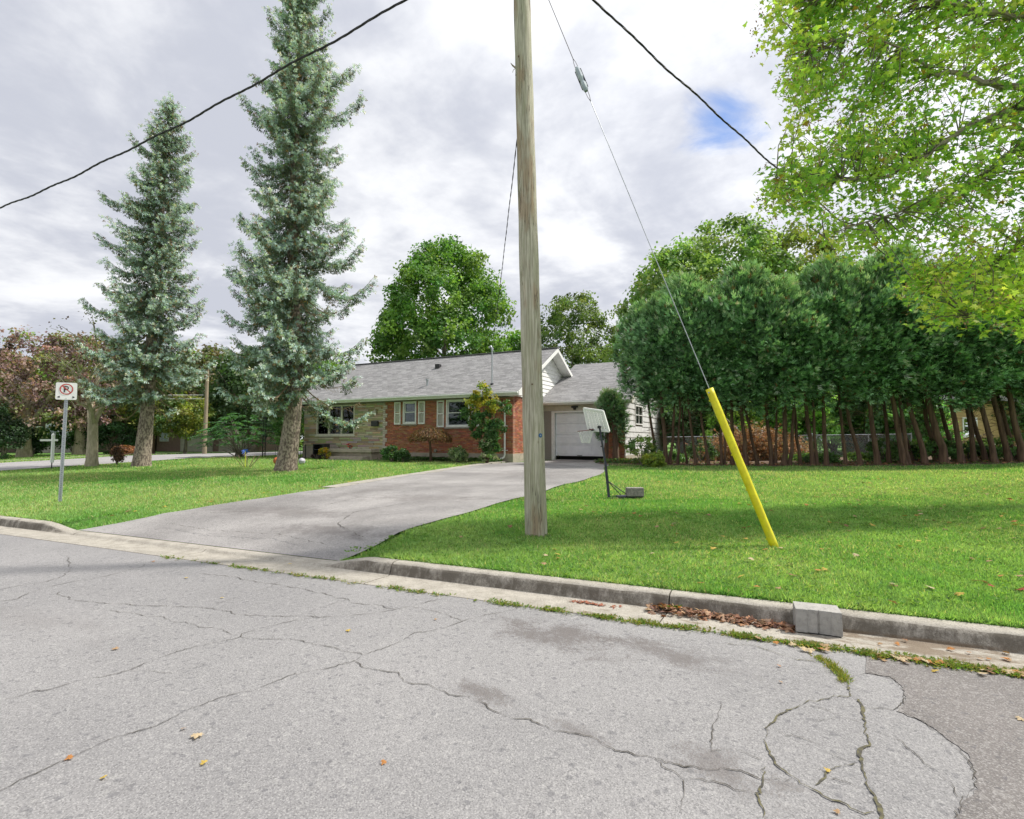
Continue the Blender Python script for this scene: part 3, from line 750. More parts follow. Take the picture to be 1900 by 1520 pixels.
# ---- blue spruces
def spruce(x, y, H, env, label, seed, lean=(0, 0, 0), tr=.36, zmin=2.6, nb=150, extra=(), bare=None):
    z = float(gz(x, y)); root = empty('blue_spruce', (x, y, z), label, 'tree', 'blue spruces on the front lawn')
    r_ = np.random.default_rng(seed); rp = random.Random(seed)
    def axis(h):
        t = h / H; return Vector((x + lean[0] * max(0, t) + lean[2] * math.sin(math.pi * max(0, min(1, h / 8.5))) + .05 * math.sin(h * .8), y + lean[1] * t, z + h))
    mb = MB(); hs = [-.15, .25, .7, 1.4] + list(np.linspace(2.2, H * .97, 22))
    mb.tube([axis(h) for h in hs], [tr * 1.35, tr * 1.12, tr, tr * .93] + [max(.015, tr * .92 * (1 - (h / H)) ** .8) for h in hs[4:]], 14)
    mb.build('trunk', M_bark_sp, root, smooth=True)
    br = MB(); dead = MB(); TP = []; TD = []; TU = []; TS = []; TA = []
    for i in range(nb):
        t = ((i + .5) / nb) ** .93; h = zmin + (H - .25 - zmin) * t
        e = env(h)
        az = i * 2.39996 + r_.normal(0, .25)
        L = .93 * e * r_.uniform(.66, 1.10) * (1.0 if r_.random() > .14 else .5) * (1 + .20 * math.sin(h * 2.7 + az * 1.3 + seed) + .12 * math.sin(h * 5.9 + az * 2.0))
        for (eh, eaz, eL) in extra:
            if abs(h - eh) < .35 and abs(((az - eaz + math.pi) % (2 * math.pi)) - math.pi) < .7: L = max(L, eL * r_.uniform(.9, 1.05))
        isbare = bare is not None and bare(h, az, r_)
        L = max(.22, L)
        dh = Vector((math.cos(az), math.sin(az), 0)); p0 = axis(h)
        rise = .25 if t > .8 else (-.05 - .25 * (1 - t))
        k = max(4, int(L / .28)); pts = []
        for j in range(k + 1):
            s = j / k
            zz_ = L * (rise * s * 1.35 - .50 * (1 - t * .7) * min(1, .25 + h / 10) * math.sin(s * math.pi * .75) + .30 * s ** 3)
            pts.append(p0 + dh * L * s + Vector((0, 0, zz_)) + Vector(r_.normal(0, .015, 3)))
        r0 = .012 + .020 * L / 2.5
        (dead if isbare else br).tube(pts, [r0 * (1 - .85 * j / k) for j in range(k + 1)], 4, False)
        side_ = Vector((-dh.y, dh.x, 0))
        if isbare:
            for j in range(int(L * 11)):
                s = r_.uniform(.15, 1); q = pts[min(k - 1, int(s * k))].lerp(pts[min(k, int(s * k) + 1)], (s * k) % 1)
                sg = 1 if r_.random() < .5 else -1; l2 = r_.uniform(.25, .7) * (1 - s * .4)
                d2 = (dh * r_.uniform(.3, .9) + side_ * sg * r_.uniform(.3, 1) + Vector((0, 0, r_.uniform(-.7, .15)))).normalized()
                mid = q + d2 * l2 * .5 + Vector((0, 0, -.04)); 
                dead.tube([q, mid, q + d2 * l2 + Vector((0, 0, -.02))], [.006, .0045, .002], 3, False)
            if r_.random() < .55: continue
        # side shoots carrying foliage
        ns = max(6, int(L * 22))
        for j in range(ns):
            s = (j + r_.random()) / ns
            s0 = .10 if t < .75 else .03
            if s < s0: continue
            if isbare and s < .75: continue
            q = pts[min(k - 1, int(s * k))].lerp(pts[min(k, int(s * k) + 1)], (s * k) % 1)
            sg = 1 if (j % 2) else -1
            l2 = (.10 + .40 * L / 2.5 * (1.15 - s) + .12) * r_.uniform(.6, 1.3)
            d2 = (dh * .75 + side_ * sg * r_.uniform(.35, 1.1) + Vector((0, 0, r_.uniform(-.55, .12)))).normalized()
            m = max(3, int(l2 / .050))
            for a in range(m):
                u = (a + .6) / m
                p = q + d2 * l2 * u + Vector((0, 0, -.10 * l2 * u * u)) + Vector(r_.normal(0, .02, 3))
                dd = d2 * .7 + Vector(r_.normal(0, .45, 3)) + Vector((0, 0, .10 if u > .5 else -.35))
                TP.append(p); TD.append(dd); TU.append((r_.normal(0, .4), r_.normal(0, .4), 1)); TS.append(r_.uniform(.08, .15)); TA.append(u * .6 + s * .4)
            # hanging shoots below
            if r_.random() < .55:
                for a in range(4):
                    TP.append(q + Vector((r_.normal(0, .05), r_.normal(0, .05), -.06 - .08 * a))); TD.append(Vector((r_.normal(0, .3), r_.normal(0, .3), -1))); TU.append((1, r_.normal(), .2)); TS.append(r_.uniform(.09, .16)); TA.append(.05)
    # leader
    for a in range(60):
        h = H - .9 + a * .016; TP.append(axis(h) + Vector(r_.normal(0, .05 + .08 * (H - h), 3))); TD.append(Vector((r_.normal(0, .5), r_.normal(0, .5), .8))); TU.append((1, 0, .1)); TS.append(.12); TA.append(.8)
    TP = np.array([tuple(p) for p in TP]); TD = np.array([tuple(p) for p in TD]); TU = np.array(TU); TS = np.array(TS); TA = np.array(TA)
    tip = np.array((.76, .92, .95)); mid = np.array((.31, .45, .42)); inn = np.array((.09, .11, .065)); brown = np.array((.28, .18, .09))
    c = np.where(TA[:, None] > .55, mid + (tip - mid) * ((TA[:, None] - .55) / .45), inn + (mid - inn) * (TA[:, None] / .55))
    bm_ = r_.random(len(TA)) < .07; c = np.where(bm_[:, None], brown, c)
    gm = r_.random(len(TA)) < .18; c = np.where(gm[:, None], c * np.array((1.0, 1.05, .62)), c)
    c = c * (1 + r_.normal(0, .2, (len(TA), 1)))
    scatter('foliage', T_spruce, TP, TD, TU, TS, np.clip(c, .01, .8), M_needle, root)
    br.build('branches', M_twig, root); 
    if dead.v: tag(dead.build('dead_branches', M_twig, root), kind='stuff')
    return root
def lerp_env(tab):
    hs = [a for a, b in tab]; ws = [b for a, b in tab]
    return lambda h: float(np.interp(h, hs, ws))
s1x, s1y = ong(262, 866)
spruce(s1x, s1y, 16.6, lerp_env([(2, 1.8), (3.2, 2.2), (5, 2.35), (6.5, 2.15), (8, 2.1), (9.5, 1.9), (11, 1.75), (12.5, 1.45), (14, 1.1), (15, .8), (16, .4), (16.8, .15)]),
       'shorter blue spruce standing nearer the side street, whole pointed top in view', 11, (.60, .3, .10), .32, 3.0, 185, [(12.4, math.pi * 1.0, 2.3), (8.2, math.pi * 1.05, 2.6), (10.2, 3.5, 2.3)], bare=lambda h, a, r: h < 4.4 and r.random() < .5)
s2x, s2y = ong(530, 874)
spruce(s2x, s2y, 21.0, lerp_env([(2, 1.6), (3, 2.5), (4.5, 2.75), (6, 2.5), (7.5, 2.5), (9, 2.35), (10.5, 2.0), (12, 1.8), (14, 1.75), (16, 1.45), (18, 1.15), (20, .6), (21, .1)]),
       'taller blue spruce with bare lower twigs in front of the house, top cut off above', 23, (-.05, .2, .36), .34, 2.6, 235, [(14.2, -.35, 2.9), (13.9, -.1, 3.0), (15.8, 0.0, 2.3), (9.2, -.3, 3.0), (8.0, 0, 3.1), (9.0, 2.9, 3.0)],
       bare=lambda h, a, r: (h < 8.2 and (-.30 < ((a + math.pi) % (2 * math.pi) - math.pi) < 1.2) and r.random() < .48) or (h < 4 and r.random() < .35))

# ---- cedar hedge trees
def cedar_mesh(seed, h0, h1, rad, n=8500, lean=0.0):
    r_ = np.random.default_rng(seed); per = 24; nc = n // per
    t = r_.random(nc) ** .9; t = t * .97
    a = r_.random(nc) * 2 * math.pi
    hz = h0 + (.38 * np.sin(a * 2 + seed) + .22 * np.sin(a * 5 + 2 * seed)) * (t < .25) + (h1 - h0) * t
    prof = rad * (np.sin(np.clip(.20 + t * .80, 0, 1) * math.pi) ** .4) * np.where(t > .66, np.clip(1 - ((t - .66) / .40) ** 1.5, .10, 1), 1)
    lump = 1 + .22 * np.sin(a * 3 + seed) * np.sin(hz * 2.1 + seed) + .18 * np.sin(a * 5 + hz * 3.7)
    rr = prof * lump * (1 - .42 * r_.random(nc) ** 1.6)
    C = np.stack([np.cos(a) * rr, np.sin(a) * rr, hz], -1); O = np.stack([np.cos(a), np.sin(a), np.full(nc, .25)], -1)
    m = nc * per; ci = np.repeat(np.arange(nc), per)
    cs = r_.uniform(.20, .46, nc)[ci, None]
    off = unit(r_.normal(size=(m, 3)) + O[ci] * .9) * cs * r_.random((m, 1)) ** .5; off[:, 2] *= .75
    pos = C[ci] + off
    Yd = O[ci] * .8 + off / cs * .9 + r_.normal(0, .35, (m, 3)) + np.array((0, 0, .35)); up_ = (t[ci] > .6); Yd[up_, 2] += .8
    lowm = t[ci] < .12; Yd[lowm, 2] -= .6
    Zd = off / cs * .7 + np.array((0, 0, .8)) + r_.normal(0, .45, (m, 3))
    size = r_.uniform(.11, .24, m)
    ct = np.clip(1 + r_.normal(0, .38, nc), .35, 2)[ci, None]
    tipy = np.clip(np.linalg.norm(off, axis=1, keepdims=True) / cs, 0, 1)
    c = (np.array((.045, .105, .055)) * (1 - tipy ** 1.5) + np.array((.32, .60, .30)) * tipy ** 1.5) * ct * (1 + r_.normal(0, .15, (m, 1)))  # inner fronds tinted dark, painting the shade in the gaps between bright tips
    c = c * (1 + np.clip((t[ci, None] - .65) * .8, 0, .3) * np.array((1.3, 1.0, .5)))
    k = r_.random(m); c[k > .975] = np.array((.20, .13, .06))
    return pos, Yd, Zd, size, np.clip(c, .005, .6)
hedge = []
protos = []
for s_ in range(4):
    root = empty('cedar_tree', (0, 0, 0))
    p_ = cedar_mesh(40 + s_, 2.7, 6.6 + .1 * s_, 1.18, 10500)
    scatter('crown', T_frond, p_[0], p_[1], p_[2], p_[3], p_[4], M_needle, root)
    protos.append(root)
def cedar_trunk(root, dx_top, h, r, twin, seed):
    """one bent stem (two where the photo shows a pair) in the tree's own coordinates"""
    r_ = random.Random(seed); mb = MB()
    for q in range(2 if twin else 1):
        ox = (.13 if q else 0); d = dx_top + (.35 if q else 0); b = r_.uniform(-.12, .12)
        pts = [Vector((ox + d * (t ** 1.1) + b * math.sin(t * 3.1) + r_.gauss(0, .015), .25 * q * t + r_.gauss(0, .015), h * t - (.12 if t == 0 else 0))) for t in [0, .04, .12, .22, .33, .45, .58, .72, .86, 1]]
        rq = r * (.7 if q else 1)
        mb.tube(pts, [rq * 1.5, rq * 1.15] + [rq * (1 - .6 * t) for t in (.12, .22, .33, .45, .58, .72, .86, 1)], 9)
    for j in range(26):                                   # dead side twigs under the crown
        t = r_.uniform(.14, .6); a = r_.uniform(0, 6.28); L = r_.uniform(.2, .9) * (.4 + t)
        p = Vector((dx_top * t ** 1.1, 0, h * t)); dd = Vector((math.cos(a), math.sin(a), r_.uniform(-.5, .6)))
        mb.tube([p, p + dd * L * .5, p + dd * L + Vector((r_.gauss(0, .05), r_.gauss(0, .05), r_.gauss(0, .08)))], [.010, .006, .002], 3, False)
    me_o = mb.build('trunk', M_bark_br, None, smooth=True)
    me_o.parent = root
    return me_o
row = [(1217, 1.0, -.55, .075, 0), (1236, 0, -.12, .105, 1), (1256, 0, 0, .06, 0), (1272, .6, -.1, .05, 0), (1291, 0, -.28, .07, 0), (1314, 0, -.3, .065, 0), (1338, .1, -.05, .065, 1), (1358, .3, -.15, .09, 0), (1384, 0, -.1, .095, 0), (1404, .3, -.4, .07, 0), (1430, 0, -.28, .085, 1),
       (1455, -.1, -.2, .11, 1), (1482, .1, -.3, .07, 0), (1506, 0, -.25, .095, 1), (1532, 0, .02, .09, 0), (1567, 0, -.3, .07, 0), (1596, 0, -.55, .085, 0), (1626, 0, -.25, .11, 0), (1648, .5, -.3, .08, 0), (1676, 0, -.5, .12, 1), (1715, 0, -.75, .11, 0), (1752, 0, -.6, .15, 0), (1780, 0, -.6, .11, 0), (1805, .4, -.5, .10, 0),
       (1843, 0, -.6, .11, 0), (1868, .3, -.5, .12, 0), (1897, 0, -.4, .13, 0), (1950, 0, -.5, .12, 0), (2010, 0, -.4, .12, 0), (2080, 0, -.4, .12, 0)]
topy = [(1150, 560), (1210, 530), (1240, 515), (1330, 520), (1420, 515), (1500, 495), (1560, 490), (1620, 480), (1680, 470), (1750, 490), (1900, 480), (2100, 470)]
names_ = ['slim', 'stout', 'bent', 'straight', 'forked', 'leaning']
def ray_hedge(px, off):
    th = math.atan((px - 950) / F) - YAW
    lo, hi = 5.0, 60.0
    for _ in range(40):
        m = (lo + hi) / 2; X = m * math.sin(th); Yy = m * math.cos(th)
        if Yy < hl(X) + off: lo = m
        else: hi = m
    return lo * math.sin(th), lo * math.cos(th)
descr = ['thin cedar trunk at the garage corner, leaning left, first of the hedge', 'twin-stemmed cedar trunk beside the garage corner, second in the hedge', 'slender upright cedar just right of the garage side wall', 'thinnest cedar between the garage wall and the bent stem, set slightly back',
 'bent cedar stem, fifth from the garage', 'slim cedar stem just left of the top of the yellow guard', 'pair of thin cedar stems behind the top of the yellow guard', 'dark stout cedar stem directly behind the yellow guard', 'thick dark cedar stem just right of the yellow guard', 'thin cedar leaning left over the brown brush pile',
 'cedar with two rising stems in front of the brown brush pile', 'stout forked cedar at the right part of the brush pile', 'slim cedar at the right end of the brush pile', 'forked cedar before the open stretch of chain-link fence', 'straight cedar in the middle of the open stretch of chain-link fence', 'thin cedar at the right end of the open stretch of fence',
 'cedar leaning left right of the open stretch of fence', 'stout cedar with dark green shrubs behind its foot', 'slim reddish cedar set back beside the stout one', 'thick double cedar trunk at the left of the dense right part of the hedge', 'cedar leaning strongly left with a broken stub of branch', 'thickest leaning cedar trunk in the right part of the hedge', 'leaning cedar just left of the tan house wall', 'slender cedar standing before the tan house wall',
 'leaning cedar with the brush heap at its foot', 'cedar behind the brush heap, second from the right edge of the photo', 'dark cedar at the right edge of the photo', 'cedar just outside the right edge, only its foliage showing', 'cedar beyond the right edge of the photo, crown under the maple', 'last cedar of the hedge, beyond the right edge']
for i, (px, back, dxt, tr_, twin) in enumerate(row):
    X, Yy = ray_hedge(px, back)
    z = float(gz(X, Yy))
    dd = Yy * math.cos(YAW) - X * math.sin(YAW)
    want = -.25 + EYE + (817 - np.interp(px - 20, [a for a, b in topy], [b for a, b in topy])) / F * dd - z
    o = copy_tree(protos[i % 4]) if i >= 4 else protos[i]
    fix_origin(o, (X, Yy, z))
    for ch in o.children:
        if ch.name.startswith('crown'):
            s_ = want / 6.75; hv = 1 + .07 * math.sin(i * 2.3) + .04 * math.sin(i * 5.1); ch.scale = (.88 + .18 * abs(math.sin(i * 1.9)),) * 2 + (s_ * hv,); ch.location = (dxt * .8, .25 * math.sin(i * 3.3), .25 * math.sin(i * 1.7)); ch.rotation_euler.z = i * 1.7
            if i in (0, 1): ch.scale = (.78, .78, s_ * .95); ch.location.z = .25
    for ch in list(o.children):
        if ch.name.startswith('trunk'): bpy.data.objects.remove(ch)
    cedar_trunk(o, dxt * 1.2 + .12 * math.sin(i * 4.7), 4.6, tr_ * .86, twin, 300 + i)
    tag(o, descr[i], 'cedar tree', 'cedar trees in the tall hedge')
# second rank behind, seen as dark stems and deep foliage
for i, px in enumerate([1262, 1345, 1440, 1520, 1610, 1690, 1735, 1770, 1825, 1880, 1960]):
    X, Yy = ray_hedge(px, 1.7 + .5 * (i % 2)); z = float(gz(X, Yy))
    if i < 5:
        continue
    o = copy_tree(protos[(i + 2) % 4]); fix_origin(o, (X, Yy, z))
    for ch in o.children:
        if ch.name.startswith('crown'): ch.scale = (1.0, 1.0, .93); ch.location = (-.4, 0, 0); ch.rotation_euler.z = i * 2.1
        elif ch.name.startswith('trunk'): bpy.data.objects.remove(ch)
    cedar_trunk(o, -.9, 4.4, .085, 0, 500 + i)
    tag(o, ['', '', '', '', '', 'dark slanting cedar, leftmost of the shaded second rank behind the right part of the hedge', 'second from the left of the dark slanting cedars in the shaded second rank', 'third from the left of the dark slanting cedars in the shaded second rank', 'dark slanting second-rank cedar in front of the left end of the tan house', 'dark slanting second-rank cedar in front of the middle of the tan house', 'dark slanting second-rank cedar beyond the right edge of the photo'][i], 'cedar tree', 'cedars in the shaded second rank')

# ---- background and garden trees
G1 = [(.14, .28, .06), (.10, .22, .055), (.20, .34, .075)]
bx_, by_ = at(822, 38)
broad_tree('maple_tree', bx_, by_, 15.2, 10.6, 'large rounded green maple rising behind the brick house roof', G1, None, 760, 62, .75, .21, trunk_r=.3, seed=5, nl=14, crown0=.12)
bx_, by_ = at(1065, 46)
broad_tree('garden_tree', bx_, by_, 13.6, 9.5, 'lighter green loose-leaved tree behind the garage, just right of the pole', [(.13, .21, .07), (.17, .24, .08), (.10, .16, .05)], None, 420, 55, .7, .2, seed=8, nl=11, crown0=.12)
bx_, by_ = at(945, 50)
broad_tree('garden_tree', bx_, by_, 11.2, 8.0, 'low green tree behind the roof ridge, mostly hidden by the pole', G1, None, 260, 50, .8, .24, seed=9, nl=9, crown0=.1)
G2 = [(.20, .34, .11), (.26, .38, .13), (.15, .27, .08)]
for px, dd, hh, ww, lab in ((1262, 34, 13.6, 8.5, 'feathery light green tree above the left end of the cedar hedge'), (1360, 36, 16.2, 10.5, 'tallest light green tree crown rising above the middle of the cedar hedge'), (1475, 38, 16.4, 10.5, 'yellowish green tree crown above the hedge, next to the foreground maple'), (1590, 42, 15.0, 10, 'green tree crown between the hedge top and the hanging maple boughs'), (1760, 44, 15, 11, 'tree behind the hedge, hidden under the foreground maple'), (1900, 44, 15, 11, 'tree behind the right end of the hedge')):
    X, Yy = at(px, dd)
    broad_tree('garden_tree', X, Yy, hh, ww, lab, G2 if px < 1450 else [(.17, .22, .06), (.22, .24, .06), (.13, .19, .05)], None, 330, 52, .8, .24, seed=px, nl=11, crown0=.1, group='trees rising behind the cedar hedge')
# shrubs filling in behind the hedge stems
bushp = []
def bush(name, x, y, h, w_, label, cols, n=160, per=45, cr=.32, leaf=.11, group=None, wts=None, cat='shrub', stems=7, tmpl=T_leaf, var=.2, flat=.8):
    z = float(gz(x, y)); root = empty(name, (x, y, z), label, cat, group); mb = MB()
    for i in range(stems):
        a = i * 2.4; mb.tube([(x, y, z - .05), (x + math.cos(a) * w_ * .15, y + math.sin(a) * w_ * .15, z + h * .4), (x + math.cos(a) * w_ * .3, y + math.sin(a) * w_ * .3, z + h * .8)], [.02 + .006 * h, .012 + .003 * h, .004], 4, False)
    mb.build('stems', M_bark_gr, root)
    lobes = [(x, y, z + h * .5, w_ * .42, w_ * .42, h * .46)]
    for i in range(6):
        a = i * 1.1; lobes.append((x + math.cos(a) * w_ * .3, y + math.sin(a) * w_ * .3, z + h * (.35 + .08 * i), w_ * .2, w_ * .2, h * .2))
    lobed_crown('foliage', root, lobes, n, per, cr, leaf, cols, wts, minz=z + .05, tmpl=tmpl, var=var, flat=flat)
    return root
shr = [(1270, 31, 3.4, 3.6, (.05, .09, .045)), (1345, 30, 4.4, 4.0, (.12, .19, .05)), (1410, 31, 4.8, 4.2, (.09, .16, .05)), (1480, 29, 4.0, 3.8, (.10, .19, .06)), (1545, 30, 4.6, 4.0, (.065, .12, .05)), (1600, 29, 4.4, 4, (.05, .09, .05)), (1690, 28, 3.0, 3.6, (.07, .15, .05)), (1860, 31, 3.2, 3.6, (.05, .09, .04)), (1950, 30, 4.2, 4.2, (.05, .09, .04)), (1290, 38, 7, 5.5, (.13, .2, .06)), (1440, 37, 7.5, 6, (.14, .20, .06)), (1570, 37, 7, 5.5, (.07, .12, .05)), (1215, 37, 6, 4.5, (.10, .15, .05))]
slab = ['dark low shrub behind the fence beside the garage', 'light green tall shrub behind the yellow guard top', 'loose green shrub behind the brown brush pile', 'bright green shrub right of the brush pile behind the fence', 'dark leafy shrub behind the open stretch of chain-link fence', 'shaded shrub behind the leaning cedars', 'low bright shrub behind the thick cedar trunks', 'dark shrub by the tan house wall', 'shrub at the right end behind the hedge', 'tall shrub deep behind the left cedar stems', 'tall light shrub deep behind the middle cedar stems', 'tall dark shrub deep behind the cedar stems', 'tall shrub behind the back corner of the garage']
for (px, dd, hh, ww, c), lb in zip(shr, slab):
    X, Yy = at(px, dd)
    bush('garden_shrub', X, Yy, hh, ww, lb, [tuple(q * 2.6 for q in c), tuple(q * 3.4 for q in c), tuple(q * 1.5 for q in c)], 190, 42, .42, .16, group='shrubs behind the cedar hedge')

for k, px in enumerate((1250, 1300, 1492, 1522, None, 1604, 1640, 1668, 1700, 1740, 1790, 1830, 1875)):
    if px is None: continue
    X, Yy = ray_hedge(px, 1.6 + 1.5 * abs(math.sin(k * 2.1)))
    c = ((.10, .19, .07), (.07, .13, .06), (.15, .25, .08))[k % 3]
    bush('undergrowth_plant', X, Yy, (.35 if k in (2, 3, 5) else .5 + .45 * abs(math.sin(k * 1.3))), 1.1 + .5 * abs(math.sin(k)), ['low plant by the first stems next to the garage', 'leafy plant left of the brown brush pile', 'bright low plant at the right end of the brush pile', 'small plant in front of the left part of the bare fence', 'dark plant under the middle of the open fence', 'leafy plant before the right end of the open fence', 'low bright plant behind the thick double trunk', 'dark plant just right of the thick double trunk', 'leafy plant behind the strongly leaning cedar', 'low plant under the thickest leaning cedar', 'leafy plant left of the grey twig tangle', 'dark plant inside the grey twig tangle', 'leafy plant at the foot of the last visible cedar'][k], [c, tuple(q * 1.6 for q in c)], 46, 30, .17, .09, group='undergrowth among the cedar stems')

# far woods closing the view
wl = []
for i in range(46):
    a = -1.45 + i * 0.058; dd = random.uniform(62, 85); wl.append((dd * math.sin(a - .1), dd * math.cos(a - .1), random.uniform(2.5, 4), 6, 6, random.uniform(3.5, 6)))
wood = lobed_crown('distant_trees', None, [(a, b, c, d, e, f) for a, b, c, d, e, f in wl], 900, 40, 1.6, .7, [(.09, .14, .05), (.06, .10, .04), (.14, .18, .06)])
tag(wood, 'distant belt of green trees closing the view beyond the gardens', 'trees', kind='stuff')

# ---- left side, across the side street
PUR = [(.24, .15, .155), (.34, .23, .215), (.16, .11, .12), (.22, .28, .12)]
for px, dd, hh, ww, s_, lab in ((48, 33, 7.8, 7.6, 3, 'purple-leaved tree with a pale cut trunk at the left edge of the photo'), (150, 35, 8.0, 6.4, 4, 'purple-leaved tree behind the no parking sign and the bare tree'), (-60, 34, 7.4, 7, 6, 'purple-leaved tree at the far left, mostly outside the photo')):
    X, Yy = at(px, dd)
    broad_tree('purple_leaf_tree', X, Yy, hh, ww, lab, PUR, None, 280, 32, .5, .17, trunk_r=.36, seed=s_, nl=12, crown0=.18, bark=M_bark_mag, group='purple-leaved trees across the side street')
for px, dd, hh, ww, lab, cc_ in ((225, 44, 9.0, 8, 'yellow-green tree between the purple tree and the shorter spruce', [(.16, .2, .05), (.2, .22, .06), (.1, .14, .05)]), (335, 52, 9.5, 9, 'green tree behind the shorter spruce', G1), (400, 46, 9.0, 7.5, 'brownish green tree between the two spruces', [(.14, .15, .06), (.10, .14, .06), (.18, .15, .08)]), (470, 42, 8.0, 8, 'dark green tree behind the taller spruce', [(.05, .10, .035), (.07, .13, .05)]), (600, 48, 8.2, 8, 'green tree hidden behind the taller spruce and the roof', G1), (20, 50, 9, 9, 'bright green tree showing between the purple leaves', [(.15, .24, .06), (.2, .28, .08)]), (110, 52, 8.6, 9, 'green tree behind the second purple tree', G1)):
    X, Yy = at(px, dd)
    broad_tree('street_tree', X, Yy, hh, ww, lab, cc_, None, 260, 45, .8, .24, seed=px + 3, nl=9, crown0=.12, group='trees beyond the side street')
X, Yy = at(345, 38)
broad_tree('golden_tree', X, Yy, 3.9, 4.6, 'small golden-green tree in front of the pale garage wall', [(.30, .33, .05), (.22, .28, .05), (.14, .2, .05)], None, 230, 45, .38, .14, seed=77, nl=9, crown0=.28, trunk_r=.12, group=None)
X, Yy = at(283, 37)
broad_tree('dark_trunk_tree', X, Yy, 5.6, 4.4, 'dark-trunked leafy tree just right of the shorter spruce trunk', [(.06, .12, .04), (.1, .17, .05), (.2, .24, .05)], None, 230, 45, .45, .15, seed=78, nl=8, crown0=.25, trunk_r=.2, bark=M_bark_br)
for px, dd, hh, ww, lb, c in ((10, 31, 3.2, 2.2, 'dark weeping conifer shrub at the left edge of the photo', (.045, .085, .04)), (140, 36, 2.4, 3.8, 'green shrub in front of the left house, under the bare tree', (.07, .15, .05)), (215, 36, 2.2, 3.2, 'dark green shrub between the bare tree and the spruce trunk', (.045, .10, .04)), (235, 34, .5, 1.1, 'low rusty brown shrub left of the shorter spruce trunk', (.26, .12, .06)), (65, 36, 2.0, 1.5, 'small dark shrub beside the left house', (.04, .08, .035))):
    X, Yy = at(px, dd)
    bush('yard_shrub', X, Yy, hh, ww, lb, [c, tuple(q * 1.4 for q in c), tuple(q * .6 for q in c)], 120, 42, .3, .12, group='shrubs across the side street')

# bare-branched magnolia by the side street
mx, my = ong(170, 866); mz = float(gz(mx, my))
mg = empty('bare_branched_tree', (mx, my, mz), 'pale forked tree with nearly bare twisting branches beside the side street', 'tree')
tb = MB(); bb = MB(); tips = []
def grow(mb, p, d, L, r, lev, rr):
    k = 4; pts = [p]; q = p.copy(); dd = d.copy()
    for i in range(k):
        dd = (dd + Vector((rr.gauss(0, .16), rr.gauss(0, .16), rr.gauss(0, .12) + (.02 if lev < 2 else -.02)))).normalized()
        q = q + dd * L / k; pts.append(q.copy())
    mb.tube(pts, [r * (1 - .55 * i / k) for i in range(k + 1)], 7 if lev < 2 else 4, False)
    if lev >= 4: tips.append(q); return
    for j in range(3 if lev < 3 else 3):
        s = pts[rr.choice([2, 3, 4, 4])]
        nd = (dd + Vector((rr.gauss(0, .75), rr.gauss(0, .75), rr.gauss(0, .35)))).normalized()
        grow(bb, s, nd, L * rr.uniform(.6, .85), r * .5, lev + 1, rr)
rr = random.Random(12)
tb.tube([(mx, my, mz - .1), (mx, my, mz + .3), (mx - .02, my, mz + 1.2), (mx - .05, my, mz + 1.9)], [.30, .23, .20, .19], 12)
for d, L in (((-.42, 0, .95), 1.9), ((.30, .1, 1.0), 2.0), ((.05, -.2, 1.0), 1.7)):
    grow(bb, Vector((mx - .05, my, mz + 1.7)), Vector(d).normalized(), L, .13, 1, rr)
tb.build('trunk', M_bark_mag, mg, smooth=True); bb.build('branches', M_bark_mag, mg, smooth=True)
tp = np.array([tuple(p) for p in tips]); kk = 9
tp = np.repeat(tp, kk, 0) + rng.normal(0, .16, (len(tp) * kk, 3))
scatter('leaves', T_leaf, tp, rdir(len(tp)), rdir(len(tp)), rng.uniform(.07, .13, len(tp)), tints(len(tp), [(.16, .2, .07), (.22, .22, .1), (.12, .07, .07)]), M_leaf, mg)
dead_leaf_brushy = bush('reddish_shrub', mx + .6, my + .7, .9, .45, 'small reddish twiggy shrub at the foot of the bare-branched tree', [(.16, .08, .05), (.1, .06, .04)], 50, 22, .16, .07)

# sumac-like shrub with long compound leaves near the porch
sx, sy = at(448, 30); sz = float(gz(sx, sy))
sm = empty('fern_leaved_shrub', (sx, sy, sz), 'broad green shrub with long fern-like leaves left of the black porch post', 'shrub')
stm = MB(); LP = []; LY = []; LZ = []
for i in range(120):
    a = rng.uniform(0, 6.28); r0 = 1.9 * math.sqrt(rng.random()); hh = 2.5 * (1 - (r0 / 2.3) ** 2 * .7) * rng.uniform(.45, 1)
    b0 = Vector((sx + math.cos(a) * r0 * 1.25, sy + math.sin(a) * r0 * .7, sz + hh)); d = Vector((math.cos(a + rng.normal(0, .6)), math.sin(a + rng.normal(0, .6)), .35)); L = rng.uniform(.5, .85)
    if i % 4 == 0: stm.tube([(sx + rng.normal(0, .2), sy, sz), (sx + math.cos(a) * r0 * .5, sy + math.sin(a) * r0 * .4, sz + hh * .6), tuple(b0)], [.03, .02, .008], 4, False)
    for j in range(20):
        s = (j // 2 + 1) / 10; q = b0 + d * L * s + Vector((0, 0, -.45 * L * s * s)); sd = Vector((-d.y, d.x, 0)) * (1 if j % 2 else -1)
        LP.append(tuple(q)); LY.append(tuple(sd + d * .45 + Vector((0, 0, -.35)))); LZ.append((0, 0, 1))
stm.build('stems', M_bark_gr, sm)
LP = np.array(LP)
scatter('foliage', (T_leaf[0] * np.array((.55, 1, 1)), T_leaf[1]), LP, np.array(LY), np.array(LZ) + rng.normal(0, .2, LP.shape), rng.uniform(.15, .24, len(LP)), tints(len(LP), [(.06, .17, .06), (.085, .22, .075), (.045, .12, .05)]), M_leaf, sm)


